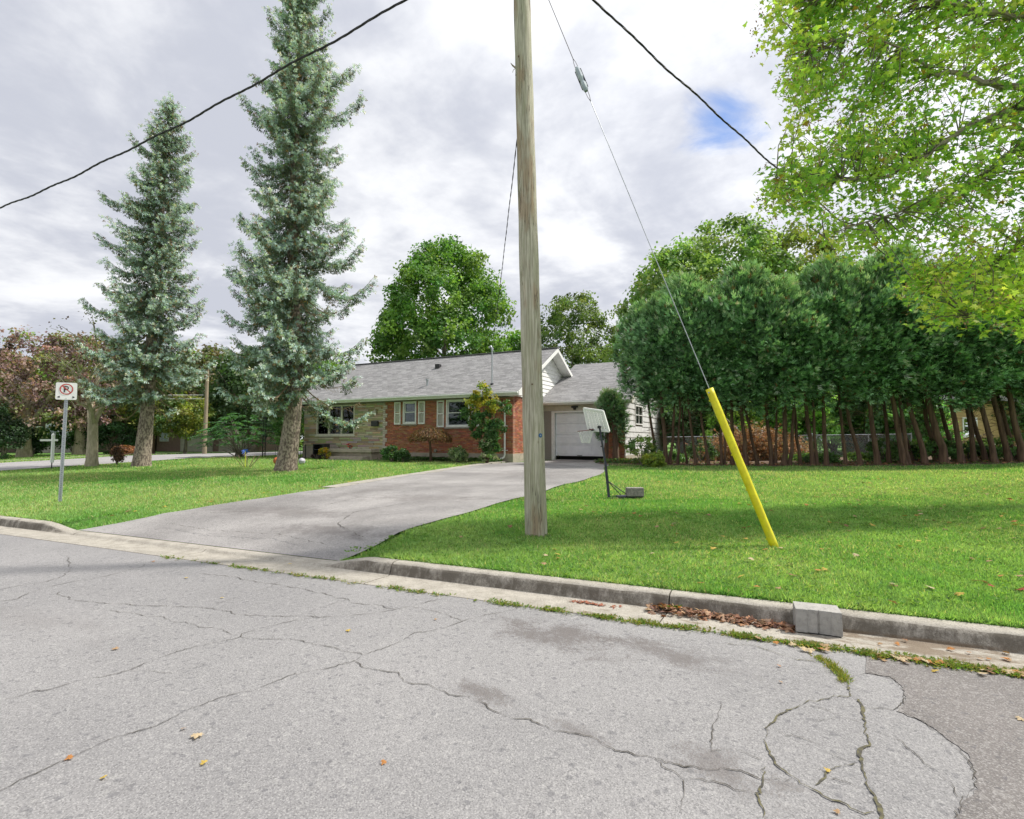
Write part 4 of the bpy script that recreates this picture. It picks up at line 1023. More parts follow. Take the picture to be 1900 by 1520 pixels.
# ================================================================== THE BRICK HOUSE
HX0, HX1, HY = -23.2, -10.86 + .1, 20.7          # left end, right corner, front wall plane
HX1 = -10.6
SX = -17.72                                      # stone to brick
GZ0 = .62; FZ = 1.02; EZ = 3.52                  # ground, top of foundation, soffit
house = empty('brick_house', (-16.9, 20.7, .6), 'red brick and pale stone bungalow with grey shingled roof and white garage wing', 'house')
wins = dict(pic=(-22.28, -19.62, 1.86, 3.42), w1=(-16.55, -15.75, 2.38, 3.46), w2=(-14.05, -12.78, 2.2, 3.46))
def openings(keys): return [wins[k] for k in keys]
# front wall core with real openings
def wall_core(mb, x0, x1, z0, z1, ops, y0, y1):
    xsx = sorted({x0, x1} | {o[0] for o in ops} | {o[1] for o in ops})
    for a, b in zip(xsx[:-1], xsx[1:]):
        o = [q for q in ops if q[0] <= a + 1e-6 and q[1] >= b - 1e-6]
        if o: mb.box(a, b, y0, y1, z0, o[0][2]); mb.box(a, b, y0, y1, o[0][3], z1)
        else: mb.box(a, b, y0, y1, z0, z1)
mb = MB(); wall_core(mb, HX0, HX1, FZ - .02, EZ + .12, list(wins.values()), HY + .03, HY + .22)
mb.box(HX1 - .22, HX1 - .03, HY + .22, 28.3, FZ - .02, EZ + .12); mb.box(HX0, HX0 + .2, HY + .22, 28.3, FZ - .02, EZ + .12); mb.box(HX0, HX1 - .03, 28.1, 28.3, FZ - .02, EZ + .12)
mb.build('wall', M_mortar, house)
mb = MB(); mb.box(HX0 - .01, HX1 + .015, HY - .015, 28.3, -.1, FZ); mb.build('foundation', M_found, house)
mb = MB(); mb.box(HX0 + .3, HX1 - .4, HY + 2.2, HY + 2.3, FZ, EZ); mb.box(HX0 + .3, HX1 - .4, HY + .25, HY + 2.2, EZ - .02, EZ + .0); mb.box(HX0 + .3, HX1 - .4, HY + .25, HY + 2.2, FZ, FZ + .05); mb.box(HX0 + .3, HX0 + .32, HY + .25, HY + 2.2, FZ + .05, EZ - .02); mb.box(HX1 - .42, HX1 - .4, HY + .25, HY + 2.2, FZ + .05, EZ - .02); mb.build('inner_wall', M_dark, house)
# bricks, running bond
BC = [(.41, .165, .09), (.37, .14, .08), (.45, .185, .10), (.33, .125, .075), (.47, .22, .13)]
def rows(x0, x1, z0, z1, ops, bl, bh, gap, vary=0.0):
    z = z0; r_ = 0
    while z + bh <= z1 + 1e-6:
        segs = [(x0, x1)]
        for o in ops:
            if z < o[3] and z + bh > o[2]:
                segs = [q for a, b in segs for q in ((a, min(b, o[0])), (max(a, o[1]), b)) if q[1] - q[0] > .03]
        for a, b in segs:
            x = a - (bl / 2 if r_ % 2 else 0) - (random.uniform(0, bl) if vary else 0)
            while x < b:
                L = bl * (1 + random.uniform(-vary, vary)); xa, xb = max(a, x), min(b, x + L - gap)
                if xb - xa > .03: yield xa, xb, z, z + bh - gap
                x += L
        z += bh; r_ += 1
mb = MB()
for xa, xb, za, zb in rows(SX + .05, HX1, FZ, EZ, openings(('w1', 'w2')), .215, .068, .011):
    mb.cur = tuple(c * random.uniform(.82, 1.15) for c in random.choice(BC)); e = random.uniform(0, .004)
    mb.box(xa, xb, HY - .0 - e, HY + .05, za, zb)
for ya, yb, za, zb in rows(HY + .055, 23.8, FZ, EZ + .1, [], .215, .068, .011):
    mb.cur = tuple(c * random.uniform(.82, 1.15) for c in random.choice(BC)); e = random.uniform(0, .004)
    mb.box(HX1 - .05, HX1 + e, ya, yb, za, zb)
tag(mb.build('brickwork', M_brick, house, tint=True), kind='stuff')
# pale ledge stones, each its own piece
SC = [(.44, .38, .24), (.52, .46, .31), (.36, .31, .20), (.46, .41, .32), (.40, .34, .19)]
smm = empty('stone_veneer', (-20, 20.7, 1)); smm.parent = house; smm.location = Vector((-20, 20.7, 1)) - house.location; del smm['_o']
unitb = {}
cnt = 0
stones = list(rows(HX0, SX - .02, FZ - .12, EZ, openings(('pic',)), .60, .094, .013, .35))
for xa, xb, za, zb in stones:
    mb = MB(); mb.cur = tuple(c * random.uniform(.8, 1.15) for c in random.choice(SC)); e = random.uniform(.0, .022)
    mb.box(xa, xb, HY - .012 - e, HY + .05, za, zb)
    o = mb.build('stone', M_stone, house, tint=True); cnt += 1
bpy.data.objects.remove(smm)
k = 0; z = FZ - .1                                   # toothed pale quoins where stone meets brick
while z < EZ - .1:
    mb = MB(); mb.cur = (.56, .51, .44) if k % 2 else (.5, .42, .36)
    wq = .14 if k % 4 < 2 else .26
    mb.box(SX - .04, SX - .04 + wq, HY - .04, HY + .05, z, z + .085); mb.build('quoin', M_stone, house, tint=True); z += .1; k += 1

# windows
def window(key, nlites, hung, mat=M_white, curtain=False):
    x0, x1, z0, z1 = wins[key]; t = .07
    f = MB(); f.box(x0, x0 + t, HY - .03, HY + .12, z0, z1); f.box(x1 - t, x1, HY - .03, HY + .12, z0, z1); f.box(x0 + t, x1 - t, HY - .03, HY + .12, z1 - t, z1); f.box(x0 + t, x1 - t, HY - .03, HY + .12, z0, z0 + t)
    for i in range(1, nlites):
        xm = x0 + (x1 - x0) * i / nlites; f.box(xm - .05, xm + .05, HY - .025, HY + .11, z0 + t, z1 - t)
    wo = f.build('window', mat, house, bevel=.004)
    zm = z0 + (z1 - z0) * .52
    for i in range(nlites):
        a = x0 + (x1 - x0) * i / nlites + (.05 if i else t); b = x0 + (x1 - x0) * (i + 1) / nlites - (.05 if i < nlites - 1 else t)
        if hung:
            s = MB()
            for (za, zb, yy) in ((z0 + t, zm + .02, .03), (zm - .02, z1 - t, .055)):
                s.box(a, a + .035, HY + yy, HY + yy + .03, za, zb); s.box(b - .035, b, HY + yy, HY + yy + .03, za, zb); s.box(a + .035, b - .035, HY + yy, HY + yy + .03, za, za + .035); s.box(a + .035, b - .035, HY + yy, HY + yy + .03, zb - .035, zb)
                MB().box(a + .03, b - .03, HY + yy + .01, HY + yy + .016, za + .03, zb - .03).build('pane', M_glass, wo)
            s.build('sash', mat, wo)
        else:
            MB().box(a - .005, b + .005, HY + .04, HY + .046, z0 + t - .005, z1 - t + .005).build('pane', M_glass, wo)
    MB().box(x0 - .06, x1 + .06, HY - .07, HY + .04, z0 - .07, z0).build('sill', M_conc if not curtain else M_cream, wo, bevel=.005)
    if curtain:
        V = []; Fq = []; n = 150
        for i in range(n + 1):
            x = x0 + (x1 - x0) * i / n; yv = HY + .17 + .045 * math.sin(x * 38) + .02 * math.sin(x * 91)
            V += [(x, yv, z0 - .3), (x, yv, z1 + .1)]
        for i in range(n):
            xm = (i + .5) / n
            if .20 < xm < .33 or .52 < xm < .60 or xm > .76: continue
            Fq.append((2 * i, 2 * i + 2, 2 * i + 3, 2 * i + 1))
        MB().add(V, Fq).build('curtain', pm('curtain_cloth', (.8, .86, .8), (.7, .78, .72), 3, .9), wo, smooth=True)
    return wo
window('pic', 3, False, M_cream, True); window('w1', 1, True); window('w2', 1, True)
def shutter(x0, x1, z0, z1):
    s = MB(); y1 = HY - .006; y0 = HY - .045; t = .055
    s.box(x0, x0 + t, y0, y1, z0, z1); s.box(x1 - t, x1, y0, y1, z0, z1)
    for za, zb in ((z0, z0 + .07), (z1 - .07, z1), ((z0 + z1) / 2 - .03, (z0 + z1) / 2 + .03)): s.box(x0 + t, x1 - t, y0, y1, za, zb)
    sh = s.build('shutter', M_white, house)
    l = MB(); z = z0 + .085
    while z < z1 - .1:
        if abs(z - (z0 + z1) / 2) > .05: l.obox(((x0 + x1) / 2, HY - .026, z), ((x1 - x0) / 2 - t - .001, 0, 0), (0, .013, -.010), (0, .002, .003))
        z += .033
    tag(l.build('louvres', M_white, sh), kind='stuff')
shutter(-17.06, -16.68, 2.36, 3.44); shutter(-15.62, -15.24, 2.36, 3.44); shutter(-14.55, -14.16, 2.2, 3.44); shutter(-12.66, -12.28, 2.2, 3.44)

# roof: rafters plane + shingle courses
def roof_plane(parent, xa, xb, ya, za, yb, zb, shingle=True, th=.10):
    """rectangle from the eave (ya,za) to the ridge (yb,zb)"""
    dy, dz_ = yb - ya, zb - za; L = math.hypot(dy, dz_); u = Vector((0, dy / L, dz_ / L)); nrm = Vector((0, -dz_ / L, dy / L))
    if nrm.z < 0: nrm = -nrm
    deck = MB().extrude([Vector((xa, ya, za)), Vector((xb, ya, za)), Vector((xb, yb, zb)), Vector((xa, yb, zb))], -nrm * th)
    d = deck.build('roof', M_shing_deck, parent)
    if shingle:
        mb = MB(); c = .145; n = int(L / c) + 1
        for r_ in range(n):
            s0 = r_ * c - .02; s1 = min(L + .01, s0 + c + .02); x = xa - (r_ % 3) * .11
            while x < xb:
                W = .33; a, b = max(xa, x), min(xb, x + W - .006)
                if b - a > .02:
                    g = random.uniform(.8, 1.15); mb.cur = (.30 * g, .295 * g, .30 * g)
                    p = lambda xx, s_, h: tuple(Vector((xx, ya, za)) + u * s_ + nrm * h)
                    h0 = .017 + random.uniform(0, .005)
                    mb.add([p(a, s0, .001), p(b, s0, .001), p(b, s0, h0), p(a, s0, h0), p(b, s1, .006), p(a, s1, .006)], [(0, 1, 2, 3), (3, 2, 4, 5), (1, 4, 2), (0, 3, 5)])
                x += W
        tag(mb.build('shingles', M_shingle, d, tint=True), kind='stuff')
    return d
M_shing_deck = pm('roof_felt', (.12, .12, .125), scale=5, rough=.95)
RX1 = -10.06; RX0 = -24.0; EY, EZT = 20.15, 3.68; RY, RZ = 24.5, 6.14
roof_plane(house, RX0, RX1, EY, EZT, RY, RZ)
roof_plane(house, RX0, RX1, 28.85, EZT, RY, RZ, False)
mb = MB(); mb.cur = (.25, .245, .25)
x = RX0
while x < RX1: mb.obox((x + .14, RY, RZ + .022), (.145, 0, 0), (0, .13, -.0), (0, 0, .012)); x += .28
tag(mb.build('ridge_cap', M_shingle, house, tint=True), kind='stuff')
MB().box(RX0, RX1, EY + .02, HY - .05, EZ - .0, EZ + .02).build('soffit', M_soffit, house)
MB().box(RX0, RX1 + .003, EY - .0, EY + .02, EZ - .03, EZT - .035).build('fascia', M_white, house)
g = MB(); g.extrude([(RX0, EY - .004, EZT - .03), (RX0, EY - .10, EZT - .02), (RX0, EY - .115, EZT - .075), (RX0, EY - .07, EZT - .13), (RX0, EY - .004, EZT - .13)], (RX1 - RX0 + .01, 0, 0)); g.build('gutter', M_white, house, bevel=.006)
# gable end with white boards and barge boards
def yz(y): return EZT + (RZ - EZT) * (1 - abs(y - RY) / (RY - EY))
gx = HX1 + .012
mb = MB(); mb.add([(gx - .06, HY - .1, yz(HY - .1) - .12), (gx - .06, RY, RZ - .13), (gx - .06, 28.4, yz(28.4) - .12), (gx - .06, 28.4, EZ), (gx - .06, HY - .1, EZ)], [(0, 4, 3, 2, 1)]); mb.build('gable_wall', M_mortar, house)
z = EZ + .0
while z < RZ - .25:
    b = z + .2; half = lambda q: (RZ - .13 - q) / (RZ - EZT) * (RY - EY)
    yl0, yl1 = RY - half(z), RY - half(b)
    yl0 = max(yl0, HY - .08); yl1 = max(yl1, HY - .08); yr0 = min(RY + half(z), 28.4); yr1 = min(RY + half(b), 28.4)
    if b > RZ - .14: break
    mb = MB(); mb.add([(gx + .035, yl0, z), (gx + .035, yr0, z), (gx + .008, yr1, b), (gx + .008, yl1, b), (gx - .03, yl0, z), (gx - .03, yr0, z)], [(0, 1, 2, 3), (4, 5, 1, 0)])
    mb.build('gable_board', M_white, house); z = b
for sgn in (-1, 1):
    ye = EY if sgn < 0 else 28.85
    a = Vector((RX1 - .0, ye, EZT - .09)); b = Vector((RX1 - .0, RY, RZ - .09))
    mb = MB(); mb.extrude([a + Vector((.004, 0, .075)), a + Vector((.004, 0, -.11)), b + Vector((.004, 0, -.11)), b + Vector((.004, 0, .075))], (.03, 0, 0)); mb.build('barge_board', M_white, house)
    mb = MB(); mb.extrude([a + Vector((-.002, 0, -.02)), a + Vector((-.002, 0, -.045)), b + Vector((-.002, 0, -.045)), b + Vector((-.002, 0, -.02))], (-(RX1 - gx) + .04, 0, 0)); mb.build('gable_soffit', M_white, house)
mb = MB(); mb.add([(RX1 + .036, EY, EZT - .02), (RX1 + .036, EY, EZ - .03), (RX1 + .036, EY + .62, EZ - .03), (RX1 + .036, EY + .62, EZT + .3)], [(0, 1, 2, 3)]); mb.extrude([(RX1 - .6, EY + .02, EZ - .03), (RX1 - .6, HY, EZ - .03), (RX1 - .6, HY, EZT + .2), (RX1 - .6, EY + .02, EZT - .08)], (.6, 0, 0)); mb.build('eave_return', M_white, house)
# downspout with elbow
pts = [(-11.25, EY - .06, EZT - .12), (-11.25, EY - .06, EZT - .24), (-11.0, EY + .32, EZT - .52), (-10.95, HY - .08, EZT - .66), (-10.95, HY - .08, .98), (-10.97, HY - .12, .86), (-11.2, HY - .42, .72)]
MB().tube(pts, .042, 8).build('downspout', M_white, house, smooth=True)
for zc in (1.15, 2.2, 2.95): MB().box(-11.06, -10.84, HY - .13, HY - .002, zc, zc + .03).build('bracket', M_white, house)
MB().box(-11.15, -10.7, 19.9, 20.2, .66, .70).build('splash_block', M_conc, house)
# roof vents and service mast
def on_roof(y): return EZT + (RZ - EZT) * (y - EY) / (RY - EY)
def roof_at(px, py):
    d = ray(px, py); s = (RZ - EZT) / (RY - EY)      # EYE + t dz = EZT + s (t dy - EY)
    t = (EZT - s * EY - EYE) / (d.z - s * d.y); return (d.x * t, d.y * t, EYE + d.z * t)
x, y, z = roof_at(813, 683); MB().box(x - .13, x + .13, y - .12, y + .12, z - .05, z + .2).build('roof_vent', M_black, house, bevel=.02)
x, y, z = roof_at(793, 716); MB().tube([(x, y, z - .05), (x, y, z + .25)], .055, 8).tube([(x, y, z + .25), (x, y, z + .33)], .09, 8).build('vent_pipe', M_steel, house)
x, y, z = roof_at(913, 714)
mast_top = Vector((x, y, z + 1.62)); m_ = MB().tube([(x, y, z - .1), (x, y, z + 1.5)], .032, 8); m_.tube([(x, y, z + 1.5), (x, y, z + 1.62), (x - .05, y - .03, z + 1.72), (x - .14, y - .06, z + 1.66)], [.045, .06, .055, .04], 8)
ms = m_.build('service_mast', M_steel, house, smooth=True)
MB().tube([(x, y, z - .02), (x, y, z + .06)], .075, 10).build('flashing', M_black, ms)
# wall lamp, mailbox, pipe stub
x, z, _ = -18.2, 2.95, 0
l = MB(); l.tube([(-18.2, HY - .12, 2.85), (-18.2, HY - .12, 3.02)], [.05, .085], 8); l.tube([(-18.2, HY - .12, 3.02), (-18.2, HY - .12, 3.12)], [.10, .02], 8); l.box(-18.22, -18.18, HY - .12, HY, 3.05, 3.08)
l.build('wall_lamp', M_cream, house, smooth=True)
mbx = MB().box(-18.42, -18.0, HY - .17, HY - .035, 2.28, 2.55); mbx.build('mailbox', M_black, house, bevel=.03)
MB().tube([(-14.6, HY - .1, 1.12), (-14.6, HY + .0, 1.12)], .07, 8).build('dryer_vent', M_conc, house)

# front porch slab and steps
MB().box(-20.6, -17.5, 19.55, HY - .035, 1.02, 1.18).build('porch_slab', M_found, house, bevel=.015)
MB().box(-20.45, -17.6, 19.7, HY - .03, .3, 1.02).build('porch_base', M_found, house)
MB().box(-19.8, -17.75, 19.25, 19.695, .3, .98 - .16).build('porch_step', M_found, house, bevel=.012)
MB().box(-19.9, -17.85, 18.85, 19.245, .3, .68).build('porch_step', M_found, house, bevel=.012)
MB().box(HX0, -20.62, HY - .09, HY - .03, .3, 1.30).build('plinth', M_found, house)

# open side porch on the left end with one black trellis post
MB().box(-26.3, -24.02, 20.2, 27, EZ + .02, EZ + .13).build('porch_roof', M_shing_deck, house)
MB().box(-26.34, -24.02, 20.12, 20.2, EZ - .08, EZ + .15).build('porch_fascia', M_cream, house)
po = MB(); 
for xq in (-26.05, -25.83): po.box(xq - .018, xq + .018, 20.35, 20.385, .5, EZ)
z = .75; k = 0
while z < EZ - .2:
    po.bar((-26.03, 20.367, z), (-25.85, 20.367, z + .18), .012); po.bar((-25.85, 20.367, z), (-26.03, 20.367, z + .18), .012); z += .2
po.build('trellis_post', M_black, house)

# ---- garage wing
GX0, GX1, GY, GYB = -10.56, -6.55, 23.8, 32.6
ops = [(-9.98, -7.42, .5, 2.98)]
mb = MB(); wall_core(mb, GX0, GX1, .45, 3.3, ops, GY + .03, GY + .2); mb.box(GX1 - .2, GX1 - .03, GY + .2, GYB, .45, 3.3); mb.build('garage_wall', M_mortar, house)
mb = MB()
for xa, xb, za, zb in rows(-7.42, GX1 + .0, .66, 2.98, [], .215, .068, .011):
    mb.cur = tuple(c * random.uniform(.82, 1.15) for c in random.choice(BC)); mb.box(xa, xb, GY - random.uniform(0, .004), GY + .04, za, zb)
tag(mb.build('brickwork', M_brick, house, tint=True), kind='stuff')
MB().box(-10.55, GX1, GY - .02, GY + .029, 2.99, 3.3).build('garage_header', M_soffit, house)
f = MB(); f.box(-10.1, -9.94, GY - .03, GY + .16, .6, 2.98); f.box(-7.46, -7.36, GY - .03, GY + .16, .6, 2.98); f.box(-9.94, -7.46, GY - .03, GY + .16, 2.9, 2.985); f.build('garage_frame', M_white, house)
# sectional door, raised a little above the sill
gd = MB().box(-9.93, -7.47, GY + .14, GY + .17, .86, 2.895).build('garage_door', M_door, house)
sh_ = (2.89 - .86) / 4
for r_ in range(4):
    z0 = .86 + r_ * sh_
    MB().box(-9.93, -7.47, GY + .112, GY + .139, z0 + .006, z0 + sh_ - .006).build('door_section', M_door, gd, bevel=.006)
    for c_ in range(4):
        x0 = -9.93 + c_ * .615 + .06; MB().box(x0, x0 + .5, GY + .098, GY + .111, z0 + .09, z0 + sh_ - .09).build('door_panel', M_door, gd, bevel=.008)
MB().box(-9.93, -7.47, GY + .1, GY + .13, .835, .858).build('door_seal', M_black, gd)
MB().box(-8.85, -8.6, GY + .085, GY + .1, .88, .90).build('handle', M_black, gd)
MB().box(-9.9, -7.5, GY + .4, GY + .45, .5, 3.0).build('garage_interior', M_dark, house)
MB().box(-10.1, -7.3, GY - .28, GY + .39, .4, .655).build('garage_sill', M_conc, house)
MB().box(-9.05, -8.75, GY - .14, GY - .02, 3.12, 3.2).tube([(-8.9, GY - .1, 3.13), (-8.9, GY - .1, 3.02)], [.09, .05], 8).build('door_lamp', M_black, house)
GEY, GEZ, GRY, GRZ = 23.3, 3.42, 28.2, 5.80
roof_plane(house, GX0 + .03, -6.12, GEY, GEZ, GRY, GRZ); roof_plane(house, GX0 + .03, -6.12, 33.1, GEZ, GRY, GRZ, False)
MB().box(GX0 + .05, -6.12, GEY + .02, GY - .0, GEZ - .16, GEZ - .14).build('garage_soffit', M_soffit, house)
g = MB(); g.box(GX0 + .05, -6.1, GEY - .0, GEY + .02, GEZ - .17, GEZ - .035); g.build('garage_fascia', M_white, house)
g = MB(); g.extrude([(GX0 + .05, GEY - .004, GEZ - .03), (GX0 + .05, GEY - .10, GEZ - .02), (GX0 + .05, GEY - .115, GEZ - .075), (GX0 + .05, GEY - .07, GEZ - .13), (GX0 + .05, GEY - .004, GEZ - .13)], (4.4, 0, 0)); g.build('garage_gutter', M_white, house, bevel=.006)
for ye in (GEY, 33.1):
    a = Vector((-6.11, ye, GEZ - .09)); b = Vector((-6.11, GRY, GRZ - .09))
    MB().extrude([a + Vector((0, 0, .085)), a + Vector((0, 0, -.1)), b + Vector((0, 0, -.1)), b + Vector((0, 0, .085))], (.03, 0, 0)).build('barge_board', M_cream, house)
# white side cladding in overlapping courses of wide shakes
M_clad = pm('flaking_white_shakes', (.70, .70, .69), (.60, .60, .59), 5, .75, .3, (1, 1, .25), bscale=18, c3=(.42, .40, .37), dirt=.55)
def gyz(y): return GEZ + (GRZ - GEZ) * (1 - abs(y - GRY) / (GRY - GEY)) - .13
z = .92; r_ = 0; swin = (25.6, 27.0, 2.35, 3.3)
while z < GRZ - .35:
    b = z + .27
    ya, yb = GY, GYB
    if b > gyz(GY):
        s_ = (GRZ - GEZ) / (GRY - GEY); ya = max(GY, GRY - (GRZ - .13 - b) / s_); yb = min(GYB, GRY + (GRZ - .13 - b) / s_)
    if yb - ya < .3: break
    y = ya - (r_ % 2) * .3
    while y < yb:
        a_, c_ = max(ya, y), min(yb, y + .6 - .006)
        hit = z < swin[3] and b > swin[2] and a_ < swin[1] and c_ > swin[0]
        if hit:
            if a_ < swin[0]: c_ = swin[0]
            elif c_ > swin[1]: a_ = swin[1]
            else: c_ = a_
        if c_ - a_ > .03:
            mb = MB(); e = random.uniform(0, .005); mb.add([(GX1 + .028 + e, a_, z), (GX1 + .028 + e, c_, z), (GX1 + .004, c_, b), (GX1 + .004, a_, b), (GX1 - .03, a_, z), (GX1 - .03, c_, z), (GX1 - .03, c_, b), (GX1 - .03, a_, b)], [(0, 1, 2, 3), (4, 5, 1, 0), (1, 5, 6, 2), (0, 3, 7, 4)])
            mb.build('siding_shake', M_clad, house)
        y += .6
    z = b; r_ += 1
MB().box(GX1 - .03, GX1 + .03, GY - .02, GYB, .4, .92).build('garage_foundation', M_found, house)
MB().box(GX1 + .0, GX1 + .035, GY - .025, GY + .05, .9, 3.28).build('corner_board', M_white, house)
f = MB(); y0, y1, z0, z1 = swin
f.box(GX1 - .05, GX1 + .045, y0, y0 + .06, z0, z1); f.box(GX1 - .05, GX1 + .045, y1 - .06, y1, z0, z1); f.box(GX1 - .05, GX1 + .045, y0 + .06, y1 - .06, z1 - .06, z1); f.box(GX1 - .05, GX1 + .045, y0 + .06, y1 - .06, z0, z0 + .06); f.box(GX1 - .04, GX1 + .035, y0 + .06, y1 - .06, (z0 + z1) / 2 - .02, (z0 + z1) / 2 + .02); f.box(GX1 - .04, GX1 + .034, (y0 + y1) / 2 - .02, (y0 + y1) / 2 + .02, z0 + .06, z1 - .06)
wo = f.build('garage_window', M_white, house)
MB().box(GX1 - .01, GX1 - .004, y0 + .05, y1 - .05, z0 + .05, z1 - .05).build('pane', M_glass, wo)

# ================================================================== THINGS BY THE HOUSE
def dec(name, x, y, label, cat, group=None): return empty(name, (x, y, float(gz(x, y))), label, cat, group)
# cream screen door propped on the porch -> black box
b = dec('black_cabinet', -20.95, 19.9, 'open black box standing on end beside the porch slab', 'box')
MB().box(-21.35, -20.62, 19.98, 20.03, .62, 1.42).box(-21.35, -21.31, 19.6, 19.98, .62, 1.42).box(-20.66, -20.62, 19.6, 19.98, .62, 1.42).box(-21.31, -20.66, 19.6, 19.98, 1.38, 1.42).box(-21.31, -20.66, 19.6, 19.98, .62, .66).build('case', M_black, b)
MB().box(-21.3, -20.67, 19.62, 19.97, 1.12, 1.14).build('shelf', pm('bluish_black', (.03, .035, .06), rough=.5), b)
# little railing
rl = dec('iron_railing', -22.9, 19.6, 'low black iron railing by the corner of the stone wall', 'railing')
MB().bar((-24.0, 19.5, 1.25), (-21.75, 19.5, 1.25), .025).bar((-24.0, 19.5, .72), (-21.75, 19.5, .72), .02).build('rail', M_black, rl)
x = -23.95
while x < -21.8: MB().bar((x, 19.5, .55), (x, 19.5, 1.25), .014).build('baluster', M_black, rl); x += .17
MB().bar((-21.75, 19.5, .55), (-21.75, 19.5, 1.38), .04).build('post', M_black, rl)
# balls
def ball(x, y, r, mat, lb, seam=None):
    z = float(gz(x, y)); o = empty('ball', (x, y, z), lb, 'ball')
    mb = MB(); n = 12; pts = [(0, 0, -r + .001)] ; mb.tube([(x, y, z + r + r * math.sin(a)) for a in np.linspace(-1.5, 1.5, 10)], [r * math.cos(a) for a in np.linspace(-1.5, 1.5, 10)], 16)
    mb.build('shell', mat, o, smooth=True)
    mb = MB()
    for ax in range(3):
        ring = []
        for k in range(25):
            a = k / 24 * 2 * math.pi; q = [0, 0, 0]; q[ax] = math.cos(a) * r * 1.004; q[(ax + 1) % 3] = math.sin(a) * r * 1.004; ring.append((x + q[0], y + q[1], z + r + q[2]))
        mb.tube(ring, .004, 4, False)
    mb.build('seam', M_black, o)
bx_, by_ = ong(514, 862); ball(bx_, by_, .16, pm('orange_rubber', (.62, .16, .05), rough=.6), 'orange basketball on the grass left of the big spruce trunk')
bx_, by_ = ong(560, 862); ball(bx_, by_, .14, pm('pale_ball', (.6, .58, .66), rough=.6), 'pale ball on the grass right of the big spruce trunk')
YW = [(.62, .42, .03), (.5, .34, .03), (.2, .25, .05)]
bush('yellow_flowers', -20.15, 19.25, .62, .62, 'round clump of yellow flowers beside the porch step', YW, 45, 30, .09, .05, cat='flowers')
bush('red_flowers', -19.15, 19.9, .3, .3, 'small pot of red flowers on the porch slab', [(.5, .03, .03), (.4, .2, .15)], 12, 16, .05, .04, cat='flowers').location.z += .52
bush('low_plant', -20.75, 19.3, .35, .6, 'low dark plant between the black box and the yellow flowers', [(.09, .05, .06)], 14, 24, .08, .05)
def twig_shrub(x, y, h, w_, label):
    z = float(gz(x, y)); o = empty('bare_twig_shrub', (x, y, z), label, 'shrub'); mb = MB(); r_ = random.Random(5)
    for i in range(22):
        a = r_.uniform(0, 6.28); t = r_.uniform(.15, 1); p = Vector((x + r_.gauss(0, .07), y + r_.gauss(0, .05), z - .05)); tp_ = Vector((x + math.cos(a) * w_ * .5 * t, y + math.sin(a) * w_ * .3 * t, z + h * r_.uniform(.55, 1)))
        mb.tube([p, p.lerp(tp_, .5) + Vector((r_.gauss(0, .06), 0, .1)), tp_], [.024, .016, .005], 4, False)
        for j in range(3):
            q = p.lerp(tp_, r_.uniform(.4, .95)); mb.tube([q, q + Vector((r_.gauss(0, .2), r_.gauss(0, .1), r_.uniform(.05, .3)))], [.008, .003], 3, False)
    mb.build('stems', M_twig, o); return o
twig_shrub(-22.6, 19.2, 1.9, 1.5, 'leafless brown twig shrub at the foot of the stone wall beside the railing')
bush('upright_evergreen', -23.2, 19.5, 3.1, 1.3, 'dark green upright shrub against the left end of the stone wall', [(.06, .14, .04), (.08, .18, .05)], 90, 40, .22, .10)
# weeping bronze dwarf maple
x, y = ong(798, 858); z = float(gz(x, y)); wm = empty('weeping_bronze_maple', (x, y, z), 'small umbrella-shaped bronze-leaved maple on a thin stem under the smaller window', 'small tree')
t_ = MB(); t_.tube([(x + .05, y, z - .05), (x + .02, y, z + .5), (x - .05, y, z + 1.25)], [.075, .055, .05], 7)
for i in range(12):
    a = i * .52; t_.tube([(x - .05, y, z + 1.2), (x + math.cos(a) * .45, y + math.sin(a) * .4, z + 1.48), (x + math.cos(a) * .95, y + math.sin(a) * .6, z + 1.2)], [.022, .014, .004], 4, False)
t_.build('trunk', M_bark_br, wm, smooth=True)
n = 5200; a = rng.uniform(0, 6.28, n); q = np.sqrt(rng.random(n)); pos = np.stack([x + np.cos(a) * q * 1.0, y + np.sin(a) * q * .75, z + 1.52 - .42 * q ** 2.2 + rng.normal(0, .05, n) - .16 * rng.random(n)], -1)
scatter('foliage', (T_leaf[0] * np.array((.4, 1, 1)), T_leaf[1]), pos, np.stack([np.cos(a), np.sin(a), -np.ones(n) * 1.2], -1) + rng.normal(0, .35, (n, 3)), rdir(n) + np.array((0, 0, 1)), rng.uniform(.07, .13, n), tints(n, [(.20, .10, .055), (.26, .15, .06), (.14, .12, .05)]), M_leaf, wm)
# tall shrub with yellowing tips by the corner
x, y = ong(900, 861); ts = empty('corner_shrub', (x, y, float(gz(x, y))), 'tall vase-shaped green shrub with yellowing tips in front of the right window', 'shrub')
zb = float(gz(x, y)); t_ = MB(); lob = []
for (ox, hh, wx) in ((-.50, 2.6, .30), (-.12, 3.05, .30), (.30, 2.5, .30), (.62, 2.25, .30), (-.75, 2.1, .28), (.95, 2.35, .2), (0, 1.9, .45), (.1, 1.35, .55), (.25, .85, .38), (-.35, 1.55, .35), (.55, 1.6, .35)):
    t_.tube([(x + .1, y, zb - .05), (x + ox * .4, y, zb + hh * .5), (x + ox * .95, y - .05, zb + hh)], [.035, .022, .006], 5, False); lob.append((x + ox, y - .05, zb + hh - .1, wx, wx * .9, .36))
t_.build('stems', M_bark_br, ts)
lob = np.array(lob)
lobed_crown('foliage', ts, lob[4:], 120, 42, .15, .085, [(.07, .16, .05), (.05, .12, .04), (.10, .2, .06)], tmpl=T_leaf)
lobed_crown('yellow_foliage', ts, lob[:3], 58, 42, .15, .085, [(.42, .38, .05), (.3, .33, .05), (.12, .2, .05)])
